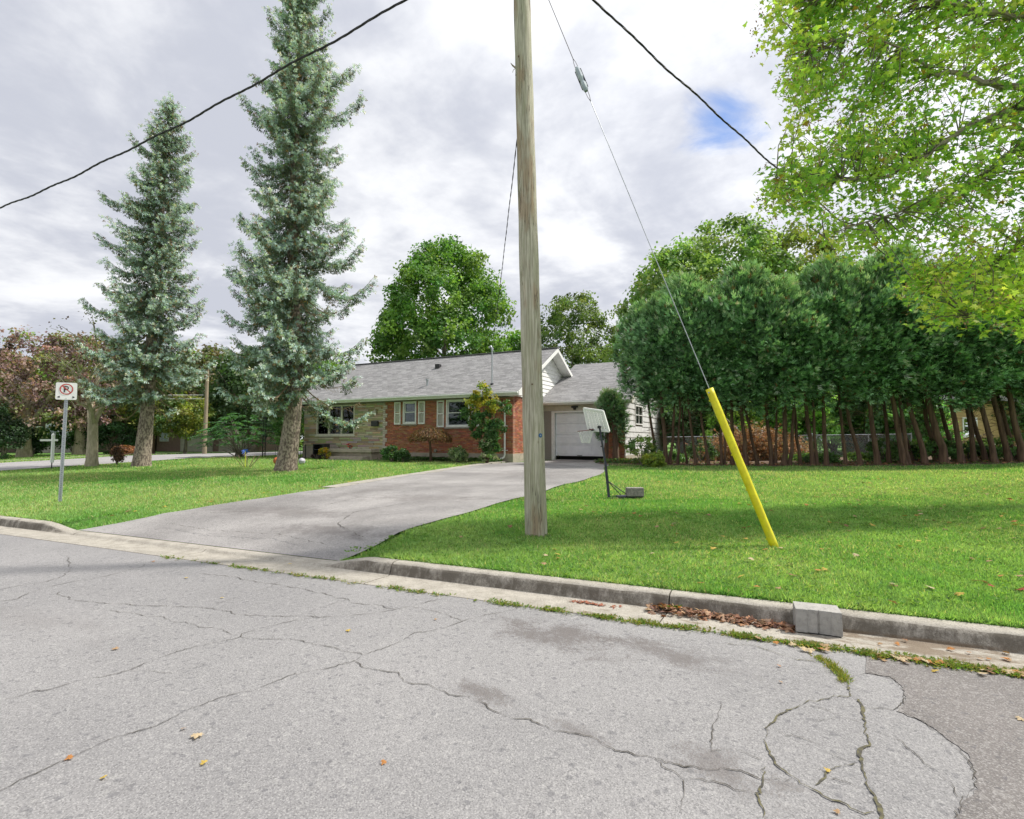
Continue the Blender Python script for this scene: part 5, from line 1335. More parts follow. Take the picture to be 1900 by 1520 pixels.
lobed_crown('pale_foliage', ts, [(x + .15, y - .3, zb + .75, .35, .25, .35), (x + .35, y - .35, zb + .3, .4, .25, .2)], 40, 30, .1, .06, [(.3, .36, .22), (.15, .25, .1)])
for px, py, h, ww, lb, c in ((850, 860, .72, .8, 'small rounded variegated shrub under the larger window', [(.35, .4, .25), (.1, .18, .08), (.2, .28, .12)]), (727, 858, .75, 1.0, 'dark leafy plant right beside the porch steps', [(.05, .12, .04), (.08, .18, .06)]), (748, 859, .6, .55, 'second dark leafy plant right of the porch steps', [(.045, .10, .035), (.08, .15, .06)]), (1192, 866, 1.15, 1.3, 'yellow-green bush against the white side wall of the garage', [(.22, .33, .10), (.3, .38, .12), (.12, .2, .07)]), (1212, 868, .5, .9, 'low golden-green plant at the foot of the first cedar', [(.3, .35, .05), (.2, .28, .06)])):
    x, y = ong(px, py); bush('foundation_shrub', x, y, h, ww, lb, c, 60, 34, .11, .07, group=None)
# ground ivy strips
n = 9000; a = rng.random(n); gx_ = -17.2 + a * 6.2; gy_ = 20.45 - np.abs(rng.normal(0, .28, n)); iv = np.stack([gx_, gy_, gz(gx_, gy_) + .02 + .14 * rng.random(n)], -1)
tag(scatter('ground_ivy', T_leaf, iv, rdir(n), rdir(n) + np.array((0, 0, 1.2)), rng.uniform(.05, .1, n), tints(n, [(.06, .14, .04), (.1, .2, .06), (.05, .1, .04)]), M_leaf), 'low dark ground ivy along the foot of the brick front wall', 'ground cover', kind='stuff')
n = 4000; gx_ = rng.uniform(-7.1, -4.3, n); gy_ = rng.uniform(20.9, 23.6, n); iv = np.stack([gx_, gy_, gz(gx_, gy_) + .02 + .12 * rng.random(n)], -1)
tag(scatter('ground_ivy', T_leaf, iv, rdir(n), rdir(n) + np.array((0, 0, 1.2)), rng.uniform(.05, .1, n), tints(n, [(.06, .14, .04), (.12, .2, .06), (.14, .1, .05)]), M_leaf), 'patchy ground ivy around the garage corner and first cedars', 'ground cover', kind='stuff')
# small cedar at the garage pier
x, y = ong(1143, 868); x, y = -6.95, 22.9; z = float(gz(x, y)); ce = empty('garage_cedar', (x, y, z), 'bushy dark cedar with two red-brown stems at the right pier of the garage', 'cedar tree')
p_ = cedar_mesh(91, 1.25, 3.0, .42, 3400)
scatter('crown', T_frond, p_[0] + np.array((x, y, z)), p_[1], p_[2], p_[3] * .85, p_[4] * .75, M_needle, ce)
MB().tube([(x - .22, y, z - .1), (x - .16, y, z + .8), (x - .08, y, z + 2.4)], [.12, .10, .05], 9).tube([(x + .24, y, z - .1), (x + .24, y, z + .8), (x + .12, y, z + 2.4)], [.16, .13, .06], 9).build('trunk', M_bark_br, ce, smooth=True)
# wire plant cage with blue pinwheel
x, y = ong(458, 868); z = float(gz(x, y)); pc = empty('wire_plant_cage', (x, y, z), 'wire plant cage with a blue flower on the lawn left of the big spruce', 'plant stand'); mb = MB()
for i in range(10):
    a = i * .628; mb.tube([(x + math.cos(a) * .12, y + math.sin(a) * .12, z), (x + math.cos(a) * .3, y + math.sin(a) * .3, z + .22), (x + math.cos(a) * .55, y + math.sin(a) * .5, z + .5)], [.010] * 3, 4, False)
mb.build('wires', M_twig, pc); MB().tube([(x - .1, y, z), (x - .12, y, z + .7)], .012, 5).build('stake', M_yellow, pc)
mb = MB()
for i in range(6):
    a = i * 1.047; mb.add([(x - .12, y, z + .62), (x - .12 + .24 * math.cos(a), y + .05, z + .62 + .14 * math.sin(a)), (x - .12 + .2 * math.cos(a + .7), y - .05, z + .62 + .12 * math.sin(a + .7))], [(0, 1, 2)])
mb.build('blue_petals', pm('blue_plastic', (.08, .18, .6), rough=.5), pc)

# ================================================================== HOOP, SIGN, POSTS, BLOCKS
def hoop():
    x, y = ong(1131, 925); z = float(gz(x, y)); o = empty('basketball_hoop', (x, y, z), 'old child-size basketball hoop with leaning white backboard on the lawn by the driveway', 'basketball hoop')
    rt = Vector((math.cos(YAW), math.sin(YAW), 0)); fwd = Vector((-math.sin(YAW), math.cos(YAW), 0)); up_ = Vector((0, 0, 1)); s = 11.4 / F
    def q(px, py, back=0): return Vector((x, y, z)) + rt * (px - 1131) * s + up_ * (925 - py) * s + fwd * back
    M_hp = pm('dark_blue_steel', (.045, .05, .075), (.03, .03, .04), 12, .45)
    mb = MB(); mb.bar(q(1130, 925), q(1124, 860), .05, .05, fwd).bar(q(1124.3, 862), q(1113.5, 792), .038, .038, fwd); mb.build('pole', M_hp, o)
    MB().obox(q(1113, 793), rt * .035, fwd * .03, up_ * .03).build('pole_clamp', M_black, o)
    MB().obox(q(1118, 829), rt * .03, fwd * .02, up_ * .012).build('height_pin', M_black, o)
    mb = MB(); mb.bar(q(1131, 924, -.12), q(1188, 921, -.12), .035).bar(q(1131, 924, .18), q(1190, 919, .18), .035).bar(q(1150, 923, -.12), q(1150, 922, .18), .03).bar(q(1188, 921, -.13), q(1190, 919, .19), .04).obox(q(1165, 922, .03), rt * .22, fwd * .14, up_ * .02); mb.build('base_frame', M_hp, o)
    MB().tube([q(1127, 892), q(1160, 916, -.1)], .009, 6).build('strut', M_black, o); MB().tube([q(1127, 892), q(1158, 924, .15)], .009, 6).build('strut', M_black, o)
    # backboard: thin slab with rows of slots, seen three-quarter
    A, B, C, D = q(1088, 756, .28), q(1120, 763, -.05), q(1131, 801, -.05), q(1097, 799, .28)   # tl tr br bl
    e1 = (B - A); e2 = (D - A); nrm = e1.cross(e2).normalized(); th = .035
    if nrm.dot(Vector((x, y, 0))) > 0: nrm = -nrm
    def bl(u, v): return A * (1 - u) * (1 - v) + B * u * (1 - v) + C * u * v + D * (1 - u) * v
    mb = MB(); NU, NV = 21, 27                            # perforated grid: solid bars with open slots
    us = [0, .09] + [(.09 + .82 * k / 19) for k in range(1, 19)] + [.91, 1.0]; vs_ = [0, .10] + [(.10 + .80 * k / 19) for k in range(1, 19)] + [.90, 1.0]
    for i in range(len(us) - 1):
        for j in range(len(vs_) - 1):
            if 0 < i < len(us) - 2 and 0 < j < len(vs_) - 2 and (i % 4 in (1, 2)) and j % 2 == 1: continue
            P_ = [bl(us[i], vs_[j]), bl(us[i + 1], vs_[j]), bl(us[i + 1], vs_[j + 1]), bl(us[i], vs_[j + 1])]
            mb.extrude(P_, -nrm * th)
    tag(mb.build('backboard', M_white, o), kind=None)
    mb = MB()
    for a, b in ((A, B), (B, C), (C, D), (D, A)): mb.bar(a + nrm * .004, b + nrm * .004, .035, .03, nrm)
    mb.build('backboard_rim', M_white, o)
    MB().bar(q(1097, 797, .2), q(1105, 797, .2), .03).build('bracket', M_black, o)
    # ring: horizontal circle in front (to the left) of the board
    c = q(1089, 799, .10); r_ = .17; rt2 = rt
    ring = [c + rt * r_ * math.cos(a) + fwd * r_ * math.sin(a) + up_ * (.02 * math.cos(a) * 1.0) for a in np.linspace(0, 2 * math.pi, 33)]
    MB().tube(ring, .008, 6, False).build('ring', pm('faded_red_steel', (.32, .10, .10), (.12, .05, .05), 20, .6), o, smooth=True)
    mb = MB(); n = 12
    for k in range(n):
        for sg in (1, -1):
            pts = []
            for j in range(7):
                a = 2 * math.pi * (k + sg * j * .5) / n; rr_ = r_ * (1 - .50 * (j / 6) ** .8); pts.append(c + rt * rr_ * math.cos(a) + fwd * rr_ * math.sin(a) - up_ * (.01 + j * .043))
            mb.tube(pts, .0035, 4, False)
    mb.build('net', M_white, o)
    MB().bar(c + rt * r_, q(1101, 799, .18), .02).build('arm', M_black, o)
hoop()
def cmu(name, c, ax, ay, h, label, mat, grooves=True):
    """solid split-faced concrete block; ax long half-axis, ay short half-axis"""
    c = Vector(c); ax = Vector(ax); ay = Vector(ay); o = empty(name, tuple(c), label, 'concrete block')
    out = []; f = [(-1, -1), (-.50, -1), (-.47, -.90), (-.05, -.90), (-.02, -.82), (.02, -.82), (.05, -.93), (.50, -.93), (.56, -1), (1, -1), (1, 1), (-1, 1)] if grooves else [(-1, -1), (1, -1), (1, 1), (-1, 1)]
    mb = MB(); lo = [c + ax * a * 1.0 + ay * b + Vector((0, 0, .012)) for a, b in f]; up_ = [c + ax * a * .985 + ay * b * .985 + Vector((0, 0, h)) for a, b in f]
    n = len(f); mb.add(lo + up_, [tuple(range(n - 1, -1, -1)), tuple(range(n, 2 * n))] + [(i, (i + 1) % n, n + (i + 1) % n, n + i) for i in range(n)])
    mb.build('block', mat, o, bevel=.006)
    mb = MB().extrude([c + ax * a * .93 + ay * b * .9 for a, b in ((-1, -1), (1, -1), (1, 1), (-1, 1))], (0, 0, .0118)); mb.build('dark_foot', M_black, o)  # thin black slab, set in a little, beneath the block
    return o
M_blk = pm('grey_block_concrete', (.40, .385, .36), (.33, .32, .30), 9, .92, .5, dirt=.5, bscale=80)
M_blk2 = pm('rough_block_concrete', (.34, .31, .29), (.22, .2, .19), 22, .95, 1.0, dirt=.6, bscale=70)
ax = Vector((.995, .09, 0)) * .17; ay = Vector((-.09, .995, 0)) * .115
cmu('concrete_block', (.165, 5.27, .003), ax, ay, .20, 'grey grooved concrete block lying in the gutter against the kerb', M_blk)
x, y = at(1176, 11.35); rt = Vector((math.cos(YAW), math.sin(YAW), 0)); fwd = Vector((-math.sin(YAW), math.cos(YAW), 0))
cmu('concrete_block', (x, y, float(gz(x, y)) + .05), rt * .175, fwd * .1, .185, 'rough weathered concrete block weighing down the basketball hoop base', M_blk2, False)

# no parking sign
x, y = ong(111, 933); z = float(gz(x, y)); sg = empty('no_parking_sign', (x, y, z), 'white no parking sign on a galvanised steel post on the left lawn', 'road sign')
tdir = Vector((-x, -y, 0)).normalized(); a_ = Vector((-tdir.y, tdir.x, 0)); a_ = -a_ if a_.dot(Vector((math.cos(YAW), math.sin(YAW), 0))) < 0 else a_
fc = (tdir + a_ * -.25).normalized(); sd = Vector((-fc.y, fc.x, 0)); sd = -sd if sd.dot(a_) < 0 else sd
base = Vector((x, y, z)); lean_ = a_ * .03
pm_ = MB(); H = 2.72; 
for off, wd, th in ((0, .05, .006), (-.028, .008, .03), (.028, .008, .03)):
    pm_.bar(base + sd * off - Vector((0, 0, .1)), base + sd * off + lean_ + Vector((0, 0, H - .1)), wd, th, fc)
pm_.build('post', M_steel, sg)
mb = MB()
for k in range(46):
    t = k / 46; p = base + lean_ * t + Vector((0, 0, .1 + t * (H - .5))) + fc * .0045; mb.tube([p, p + fc * .002], .006, 6)
tag(mb.build('post_holes', M_black, sg), kind='stuff')
ctr = base + lean_ + Vector((0, 0, H - .19)) + fc * .03
tilt = R(1.5); ux = sd; uz = Vector((0, 0, 1))
def disc_outline(w2, h2, rad, n=5):
    P_ = []
    for cx_, cz_, a0 in ((w2 - rad, h2 - rad, 0), (-w2 + rad, h2 - rad, 90), (-w2 + rad, -h2 + rad, 180), (w2 - rad, -h2 + rad, 270)):
        for k in range(n + 1): a = R(a0 + 90 * k / n); P_.append((cx_ + rad * math.cos(a), cz_ + rad * math.sin(a)))
    return P_
def sp(a, b, off): return ctr + ux * a + uz * b + fc * off
pl_ = MB().extrude([sp(a, b, -.004) for a, b in disc_outline(.195, .195, .03)], fc * .004).build('sign_plate', M_white, sg)
red = pm('sign_red', (.55, .06, .05), rough=.5)
ring = MB(); n = 40; r1, r0 = .125, .103; vs = []
for k in range(n): a = 2 * math.pi * k / n; vs += [sp(r1 * math.cos(a), .045 + r1 * math.sin(a), .006), sp(r0 * math.cos(a), .045 + r0 * math.sin(a), .006)]
ring.add(vs, [(2 * k, 2 * ((k + 1) % n), 2 * ((k + 1) % n) + 1, 2 * k + 1) for k in range(n)]); ring.build('red_ring', red, sg)
def bar2(p, q, wd, off): 
    d = Vector((q[0] - p[0], q[1] - p[1])); m = Vector((-d.y, d.x)).normalized() * wd / 2
    return [sp(p[0] + m.x, p[1] + m.y, off), sp(p[0] - m.x, p[1] - m.y, off), sp(q[0] - m.x, q[1] - m.y, off), sp(q[0] + m.x, q[1] + m.y, off)]
MB().poly(bar2((-.078, .123), (.078, -.033), .022, .009)).build('red_slash', red, sg)
lp = MB(); lp.poly(bar2((-.035, -.03), (-.035, .115), .024, .0045)); cv = []
for k in range(13): a = math.pi / 2 - math.pi * k / 12; cv.append((a,))
vs = []
for (a,) in cv: vs += [sp(-.0 + .046 * math.cos(a), .07 + .045 * math.sin(a), .005), sp(-.0 + .024 * math.cos(a), .07 + .022 * math.sin(a), .005)]
lp.add(vs, [(2 * k, 2 * k + 2, 2 * k + 3, 2 * k + 1) for k in range(12)]); lp.poly(bar2((-.024, .1035), (.002, .1035), .023, .005)); lp.poly(bar2((-.024, .0365), (.002, .0365), .023, .005))
lp.build('letter_p', M_black, sg)
mb = MB()
for s_ in (-1, 1):
    mb.add([sp(s_ * .165, -.135, .004), sp(s_ * .115, -.110, .004), sp(s_ * .115, -.160, .004)], [(0, 1, 2)])
mb.build('arrow_heads', M_black, sg)
MB().tube([sp(0, .16, 0), sp(0, .16, .006)], .009, 6).tube([sp(0, -.16, 0), sp(0, -.16, .006)], .009, 6).build('bolt', M_steel, sg)

# white estate-agent post across the lawn (no board hanging)
x, y = ong(96, 871); z = float(gz(x, y)); wp = empty('white_sign_post', (x, y, z), 'white wooden hanging-sign post with short arm near the side street', 'post')
a2 = Vector((math.cos(YAW + .5), math.sin(YAW + .5), 0)); b0 = Vector((x, y, z))
MB().bar(b0 + Vector((0, 0, .28)), b0 + Vector((0, 0, 1.42)), .095).build('post', M_white, wp)
MB().bar(b0 + Vector((-.02, 0, -.1)), b0 + Vector((-.02, 0, .3)), .03).build('ground_spike', M_black, wp)
MB().bar(b0 - a2 * .42 + Vector((0, 0, 1.22)), b0 + a2 * .16 + Vector((0, 0, 1.22)), .08).build('arm', M_white, wp)
MB().tube([b0 + Vector((0, 0, 1.42)), b0 + Vector((0, 0, 1.46)), b0 + Vector((0, 0, 1.54))], [.075, .055, .01], 8).build('finial', M_white, wp, smooth=True)

# ================================================================== UTILITY POLE AND LINES
px_, py_ = ong(995, 993); pz = float(gz(px_, py_)); up_ = empty('utility_pole', (px_, py_, pz), 'tall weathered round wooden utility pole in the middle of the photo', 'utility pole')
rtv = Vector((math.cos(YAW), math.sin(YAW), 0)); pb = Vector((px_, py_, pz)); PH = 9.9
def pole_pt(h): return pb + Vector((0, 0, h)) - rtv * .0245 * h
hs = [-.3, 0, .1] + list(np.linspace(.4, PH, 30)); mb = MB()
mb.tube([pole_pt(h) for h in hs], [.162 + .003 * math.sin(h * 5) - .0042 * h for h in hs], 28)
pole = mb.build('shaft', M_pole, up_, smooth=True)
def on_pole(px, py, out=0.0):
    h = (817 - py) / F * 7.7 + EYE - pz + (max(0, 500 - py) * .0006); c = pole_pt(h); off = (px - 950) / F * 7.68
    wanted = rtv * off; cc_ = Vector((c.x, c.y, 0)); lat = off - (c.x * rtv.x + c.y * rtv.y); rr_ = .158 - .004 * h + out
    lat = max(-rr_, min(rr_, lat)); fwd_ = Vector((-math.sin(YAW), math.cos(YAW), 0)); dp = -math.sqrt(max(0, rr_ * rr_ - lat * lat))
    return c + rtv * lat + fwd_ * dp, (rtv * lat + fwd_ * dp).normalized()
p, nn = on_pole(1003, 808); MB().tube([p - nn * .005, p + nn * .006], .032, 16).build('blue_tag', pm('blue_tag_plastic', (.02, .12, .3), rough=.4), up_)
MB().tube([p + nn * .006, p + nn * .009], .010, 8).build('nail', M_steel, up_)
p, nn = on_pole(950, 112); MB().tube([p - nn * .02, p - rtv * .04 + Vector((0, 0, .05)), p - rtv * .07 + Vector((0, 0, .09))], [.016, .012, .004], 6).tube([p, p - rtv * .03 - Vector((0, 0, .02)), p - rtv * .04 - Vector((0, 0, .06))], .004, 5).build('splinter', M_wood, up_)
for (qx, qy) in ((988, 712), (966, 790), (958, 128), (963, 98)):
    p, nn = on_pole(qx, qy); MB().tube([p - nn * .004, p + nn * .008], .013, 6).build('nail', M_bark_br, up_)
def pole_h(py):                  # height on the pole that the photograph shows in row py
    inv_ = cam_ob.rotation_euler.to_matrix().inverted(); lo, hi = 0.0, 14.0
    for _ in range(40):
        m = (lo + hi) / 2; q = inv_ @ (pole_pt(m) - Vector((0, 0, EYE)))
        if 760 - F * q.y / -q.z > py: lo = m
        else: hi = m
    return lo
Pt = lambda py: pole_pt(pole_h(py))
top_a = Pt(-115)
# hardware at the top, above the frame
MB().obox(Pt(-125) - rtv * .15, rtv * .12, (0, .02, 0), (0, 0, .03)).tube([Pt(-118) - Vector((0, .2, 0)), Pt(-118) + Vector((0, .2, 0))], .012, 8).build('line_bracket', M_steel, up_)
def sag_pts(a, b, sag, n=60):
    a, b = Vector(a), Vector(b); return [a.lerp(b, i / n) - Vector((0, 0, sag * 4 * (i / n) * (1 - i / n))) for i in range(n + 1)]
def twisted(name, pts, r, label, turns_per_m=1.1, strands=3):
    o = empty(name, tuple(pts[0]), label, 'cable'); L = 0; fine = []
    for a, b in zip(pts[:-1], pts[1:]):
        n = max(1, int((b - a).length / .12))
        for k in range(n): fine.append(a.lerp(b, k / n))
    fine.append(pts[-1])
    for s_ in range(strands):
        q = []; L = 0
        for i, p in enumerate(fine):
            if i: L += (p - fine[i - 1]).length
            d = (fine[min(i + 1, len(fine) - 1)] - fine[max(i - 1, 0)]).normalized(); u = d.cross(Vector((0, 0, 1))).normalized(); v = u.cross(d)
            a = 2 * math.pi * (L * turns_per_m + s_ / strands); wob = .018 * math.sin(L * 3.1) + .012 * math.sin(L * 1.3 + 1)
            q.append(p + (u * math.cos(a) + v * math.sin(a)) * r * 1.05 + v * wob)
        MB().tube(q, r, 5).build('strand', M_cable, o, smooth=True)
    return o
# service line to the left neighbour's pole
lx = top_a + Vector((-1.0, -.05, 0)).normalized() * 34 + Vector((0, 0, -.7))
twisted('overhead_cable', sag_pts(top_a - rtv * .16, lx, 1.25, 50), .011, 'thick black twisted cable running from the pole up over the spruces to the left')
# to the right behind the maple
rx_ = Vector((math.sin(R(24)), math.cos(R(24)), 0))
rb = top_a + rx_ * 30 + Vector((0, 0, -1.1))
twisted('overhead_cable', sag_pts(top_a + rtv * .15, rb, .9, 50), .011, 'black twisted cable running from the pole to the right into the maple')
twisted('service_drop', sag_pts(Pt(60) + rtv * .09 + Vector((-.457, .889, 0)) * .15, mast_top, .14, 40), .0065, 'thin cable dropping from the pole to the mast on the house roof', 1.5, 2)
# guy wire, insulator and yellow guard
gx_, gy_ = ong(1438, 1017); gzz = float(gz(gx_, gy_)); G0 = Vector((gx_, gy_, gzz)); G1_ = Pt(-129)
gw = empty('guy_wire', (gx_, gy_, gzz), 'steel guy wire with grey insulator running from the pole top to the yellow guard', 'guy wire')
def gp_(px):                    # point on the guy where the photo shows the column px
    lo, hi = 0.0, 1.0
    inv = cam_ob.rotation_euler.to_matrix().inverted()
    for _ in range(40):
        m = (lo + hi) / 2; q = inv @ (G0.lerp(G1_, m) - Vector((0, 0, EYE))); X_ = 950 + F * q.x / -q.z
        if X_ > px: lo = m
        else: hi = m
    return lo
tg, ti0, ti1 = gp_(1316), gp_(1088), gp_(1070); gd_ = (G1_ - G0).normalized(); gs = gd_.cross(Vector((0, 1, 0))).normalized(); A_ = G0.lerp(G1_, ti0); B_ = G0.lerp(G1_, ti1)
tl0, tl1 = gp_(1096), gp_(1063); C_ = G0.lerp(G1_, tl0); D_ = G0.lerp(G1_, tl1)
MB().tube([G0.lerp(G1_, tg * .5), C_], .0055, 6).build('wire', M_steel, gw)
MB().tube([D_, G1_], .0055, 6).build('wire', M_cable, gw)
for a, b in ((C_, A_), (D_, B_)):
    for s_ in (-1, 1): MB().tube([a, a.lerp(b, .5) + gs * .016 * s_, b.lerp(a, -.35) + gs * .022 * s_], .0045, 5).build('wire_loop', M_cable, gw)
mb = MB(); nn_ = 9; pr = [(0, .028), (.08, .040), (.18, .045), (.30, .045), (.36, .036), (.42, .030), (.48, .036), (.56, .045), (.72, .045), (.85, .042), (.94, .034), (1, .022)]
mb.tube([A_.lerp(B_, t) for t, _ in pr], [r for _, r in pr], 8); mb.build('insulator', pm('insulator_porcelain', (.40, .46, .50), (.3, .35, .4), 10, .35), gw)
for s_ in (-1, 1): MB().bar(A_.lerp(B_, .12) + gs * .040 * s_, A_.lerp(B_, .88) + gs * .040 * s_, .018, .018).build('insulator_groove', M_cable, gw)
yg = empty('yellow_guy_guard', (gx_, gy_, gzz), 'bright yellow plastic guard leaning over the lower end of the guy wire', 'guy guard')
GT = G0.lerp(G1_, tg)
# half-open channel section
gdir = (GT - G0).normalized(); s1 = gdir.cross(Vector((0, 1, .3))).normalized(); s2 = s1.cross(gdir).normalized(); vs = []; NN = 24; fs = []
prof = [(a, .046) for a in np.linspace(R(-150), R(150), 15)]
for i in range(NN + 1):
    c = G0.lerp(GT, i / NN) - gdir * (.05 if i == 0 else 0); bulge = 1 + .03 * math.sin(i * 1.3)
    for a, r_ in prof: off_ = R(-90) if s2.y > 0 else R(90); vs.append(c + (s1 * math.cos(a + off_) + s2 * math.sin(a + off_)) * r_ * bulge)
m_ = len(prof)
for i in range(NN):
    for k in range(m_ - 1): fs.append((i * m_ + k, i * m_ + k + 1, (i + 1) * m_ + k + 1, (i + 1) * m_ + k))
o = MB().add(vs, fs).build('channel', M_yellow, yg, smooth=True); so_ = o.modifiers.new('thickness', 'SOLIDIFY'); so_.thickness = .005
for t in (.06, .36, .58, .93): c = G0.lerp(GT, t); MB().tube([c + s1 * .046, c + s1 * .062], .011, 6).build('clip', M_yellow, yg)
MB().tube([GT - gdir * .06 + Vector((-.02, -.055, 0)), GT - gdir * .06 + Vector((-.02, -.066, 0))], .012, 6).build('bolt', M_steel, yg)

# distant lines and pole on the left
x, y = at(381, 36); z = float(gz(x, y)); o = empty('street_pole', (x, y, z), 'slim pale wooden pole beyond the side street between the spruces', 'utility pole')
MB().tube([(x, y, z - .2), (x + .05, y, z + 5.7)], [.14, .10], 10).build('shaft', M_wood, o, smooth=True); MB().box(x - .7, x + .7, y - .05, y + .05, z + 5.3, z + 5.38).build('crossarm', M_wood, o)
for k, (py, lb) in enumerate(((729, 'upper pale wire crossing the purple trees at the left'), (736, 'lower pale wire crossing the purple trees at the left'))):
    a = P3(-300, py - 5, 34); b = P3(378, py + 4, 36); o = empty('distant_wire', tuple(a), lb, 'wire'); MB().tube(sag_pts(a, b, .1, 12), .014, 4).build('strand', M_white, o)

# ================================================================== FENCE, BRUSH PILE, NEIGHBOURS
fx0, fy0 = at(1235, 28); fx1, fy1 = at(1690, 26.5)
fn = empty('chain_link_fence', (fx0, fy0, float(gz(fx0, fy0))), 'low grey chain-link fence behind the cedar stems', 'fence')
A_ = Vector((fx0, fy0, 0)); B_ = Vector((fx1, fy1, 0)); L = (B_ - A_).length; FH = 1.1
def fz(t): p = A_.lerp(B_, t); return Vector((p.x, p.y, float(gz(p.x, p.y))))
n = 6
for i in range(n + 1): p = fz(i / n); MB().tube([p - Vector((0, 0, .1)), p + Vector((0, 0, FH + .06))], .028, 8).build('post', M_steel, fn)
MB().tube([fz(0) + Vector((0, 0, FH)), fz(1) + Vector((0, 0, FH))], .02, 6).build('top_rail', M_steel, fn)
mb = MB(); st_ = .075; cnt_ = int(L / st_)
for i in range(cnt_):
    for sgn in (1, -1):
        a = i * st_ / L; b = (i * st_ + sgn * FH) / L
        za, zb = 0, FH
        if b < 0: zb = FH * (a / (a - b)); b = 0
        if b > 1: zb = FH * ((1 - a) / (b - a)); b = 1
        pa, pb_ = fz(a) + Vector((0, 0, .03)), fz(b) + Vector((0, 0, .03 + (zb - .03))); d = (pb_ - pa)
        if d.length > .05: mb.tube([pa, pb_], .004, 3, False)
tag(mb.build('mesh', M_steel, fn), kind='stuff')
def brush(px0, px1, dd, h, label, n, seed, cols=((.56, .29, .14), (.44, .24, .13), (.60, .42, .26), (.42, .35, .28))):
    r_ = np.random.default_rng(seed); xa, ya = at(px0, dd); xb, yb = at(px1, dd); z = float(gz((xa + xb) / 2, (ya + yb) / 2)); o = empty('brush_pile', ((xa + xb) / 2, (ya + yb) / 2, z), label, 'brush pile')
    mb = MB(); LPp = []
    for i in range(n):
        t = r_.beta(1.6, 1.6); e = math.sin(math.pi * min(.97, max(.05, t))) ** .6; bz = z + h * e * r_.random() ** .8; p = Vector((xa + (xb - xa) * t, ya + (yb - ya) * t + r_.normal(0, .5), bz))
        d = Vector((r_.normal(0, 1), r_.normal(0, .6), r_.normal(.05, .35))).normalized(); l_ = r_.uniform(.3, 1.1); c = p + d * l_ * .5 + Vector((0, 0, r_.normal(0, .06)))
        e2 = p + d * l_; e2.z = max(e2.z, z + .02); mb.tube([p, c, e2], [.012, .009, .004], 3, False)
        for _ in range(14): u = r_.random(); LPp.append(tuple(p.lerp(e2, u) + Vector(r_.normal(0, .07, 3))))
    mb.build('branches', M_twig, o); LPp = np.array(LPp)
    scatter('dead_foliage', T_frond, LPp, rdir(len(LPp)), rdir(len(LPp)), r_.uniform(.08, .17, len(LPp)), tints(len(LPp), cols), M_dry, o)
brush(1295, 1500, 24.6, 1.35, 'heap of rust-brown dead cedar branches behind the middle of the hedge', 620, 5)
brush(1770, 1890, 22.5, .6, 'low tangle of bare grey branches at the foot of the right cedars', 160, 6, ((.2, .15, .1), (.14, .12, .08)))
x, y = at(1375, 25); o = empty('fallen_branch', (x, y, .7), 'pale broken branch leaning between the cedar stems above the brush pile', 'branch'); a = P3(1345, 775, 25); b = P3(1400, 828, 25)
MB().tube([a + Vector((-.9, 0, .9)), a, b, b + Vector((.3, 0, -.45))], [.02, .035, .05, .05], 7).build('limb', M_bark_mag, o, smooth=True)
# neighbouring house: tan siding behind the right part of the hedge
nb = empty('tan_house', (5, 32, .8), 'tan-sided house partly hidden behind the right end of the cedar hedge', 'house')
xa, ya = at(1725, 29); xb, yb = at(1990, 31); d = Vector((xb - xa, yb - ya, 0)); Lh = d.length; d.normalize(); nrm = Vector((d.y, -d.x, 0)); p0 = Vector((xa, ya, .6))
bk = Vector((-d.y, d.x, 0))
MB().extrude([p0, p0 + d * Lh, p0 + d * Lh + bk * 6, p0 + bk * 6], (0, 0, 3.2)).build('wall', pm('tan_siding_core', (.36, .25, .11)), nb)
M_tan = pm('tan_siding', (.50, .35, .15), (.43, .30, .13), 4, .7)
z = 0.0
while z < 3.15: MB().obox(p0 + d * Lh / 2 + nrm * .02 + Vector((0, 0, z + .09)), d * Lh / 2, nrm * .012, (nrm * -.01 + Vector((0, 0, .088)))).build('siding_board', M_tan, nb); z += .18
MB().extrude([p0 + nrm * .5 + Vector((0, 0, 3.15)) - d * .4, p0 + bk * 3 + Vector((0, 0, 4.6)) - d * .4, p0 + bk * 6.5 + Vector((0, 0, 3.15)) - d * .4], d * (Lh + .8)).build('roof', M_shing_deck, nb)
wpos = p0 + d * 2.6 + nrm * .05 + Vector((0, 0, 1.7)); wf = MB().obox(wpos, d * .5, nrm * .03, (0, 0, .55)).build('window', M_white, nb); MB().obox(wpos + nrm * .035, d * .42, nrm * .004, (0, 0, .47)).build('pane', M_glass, wf)
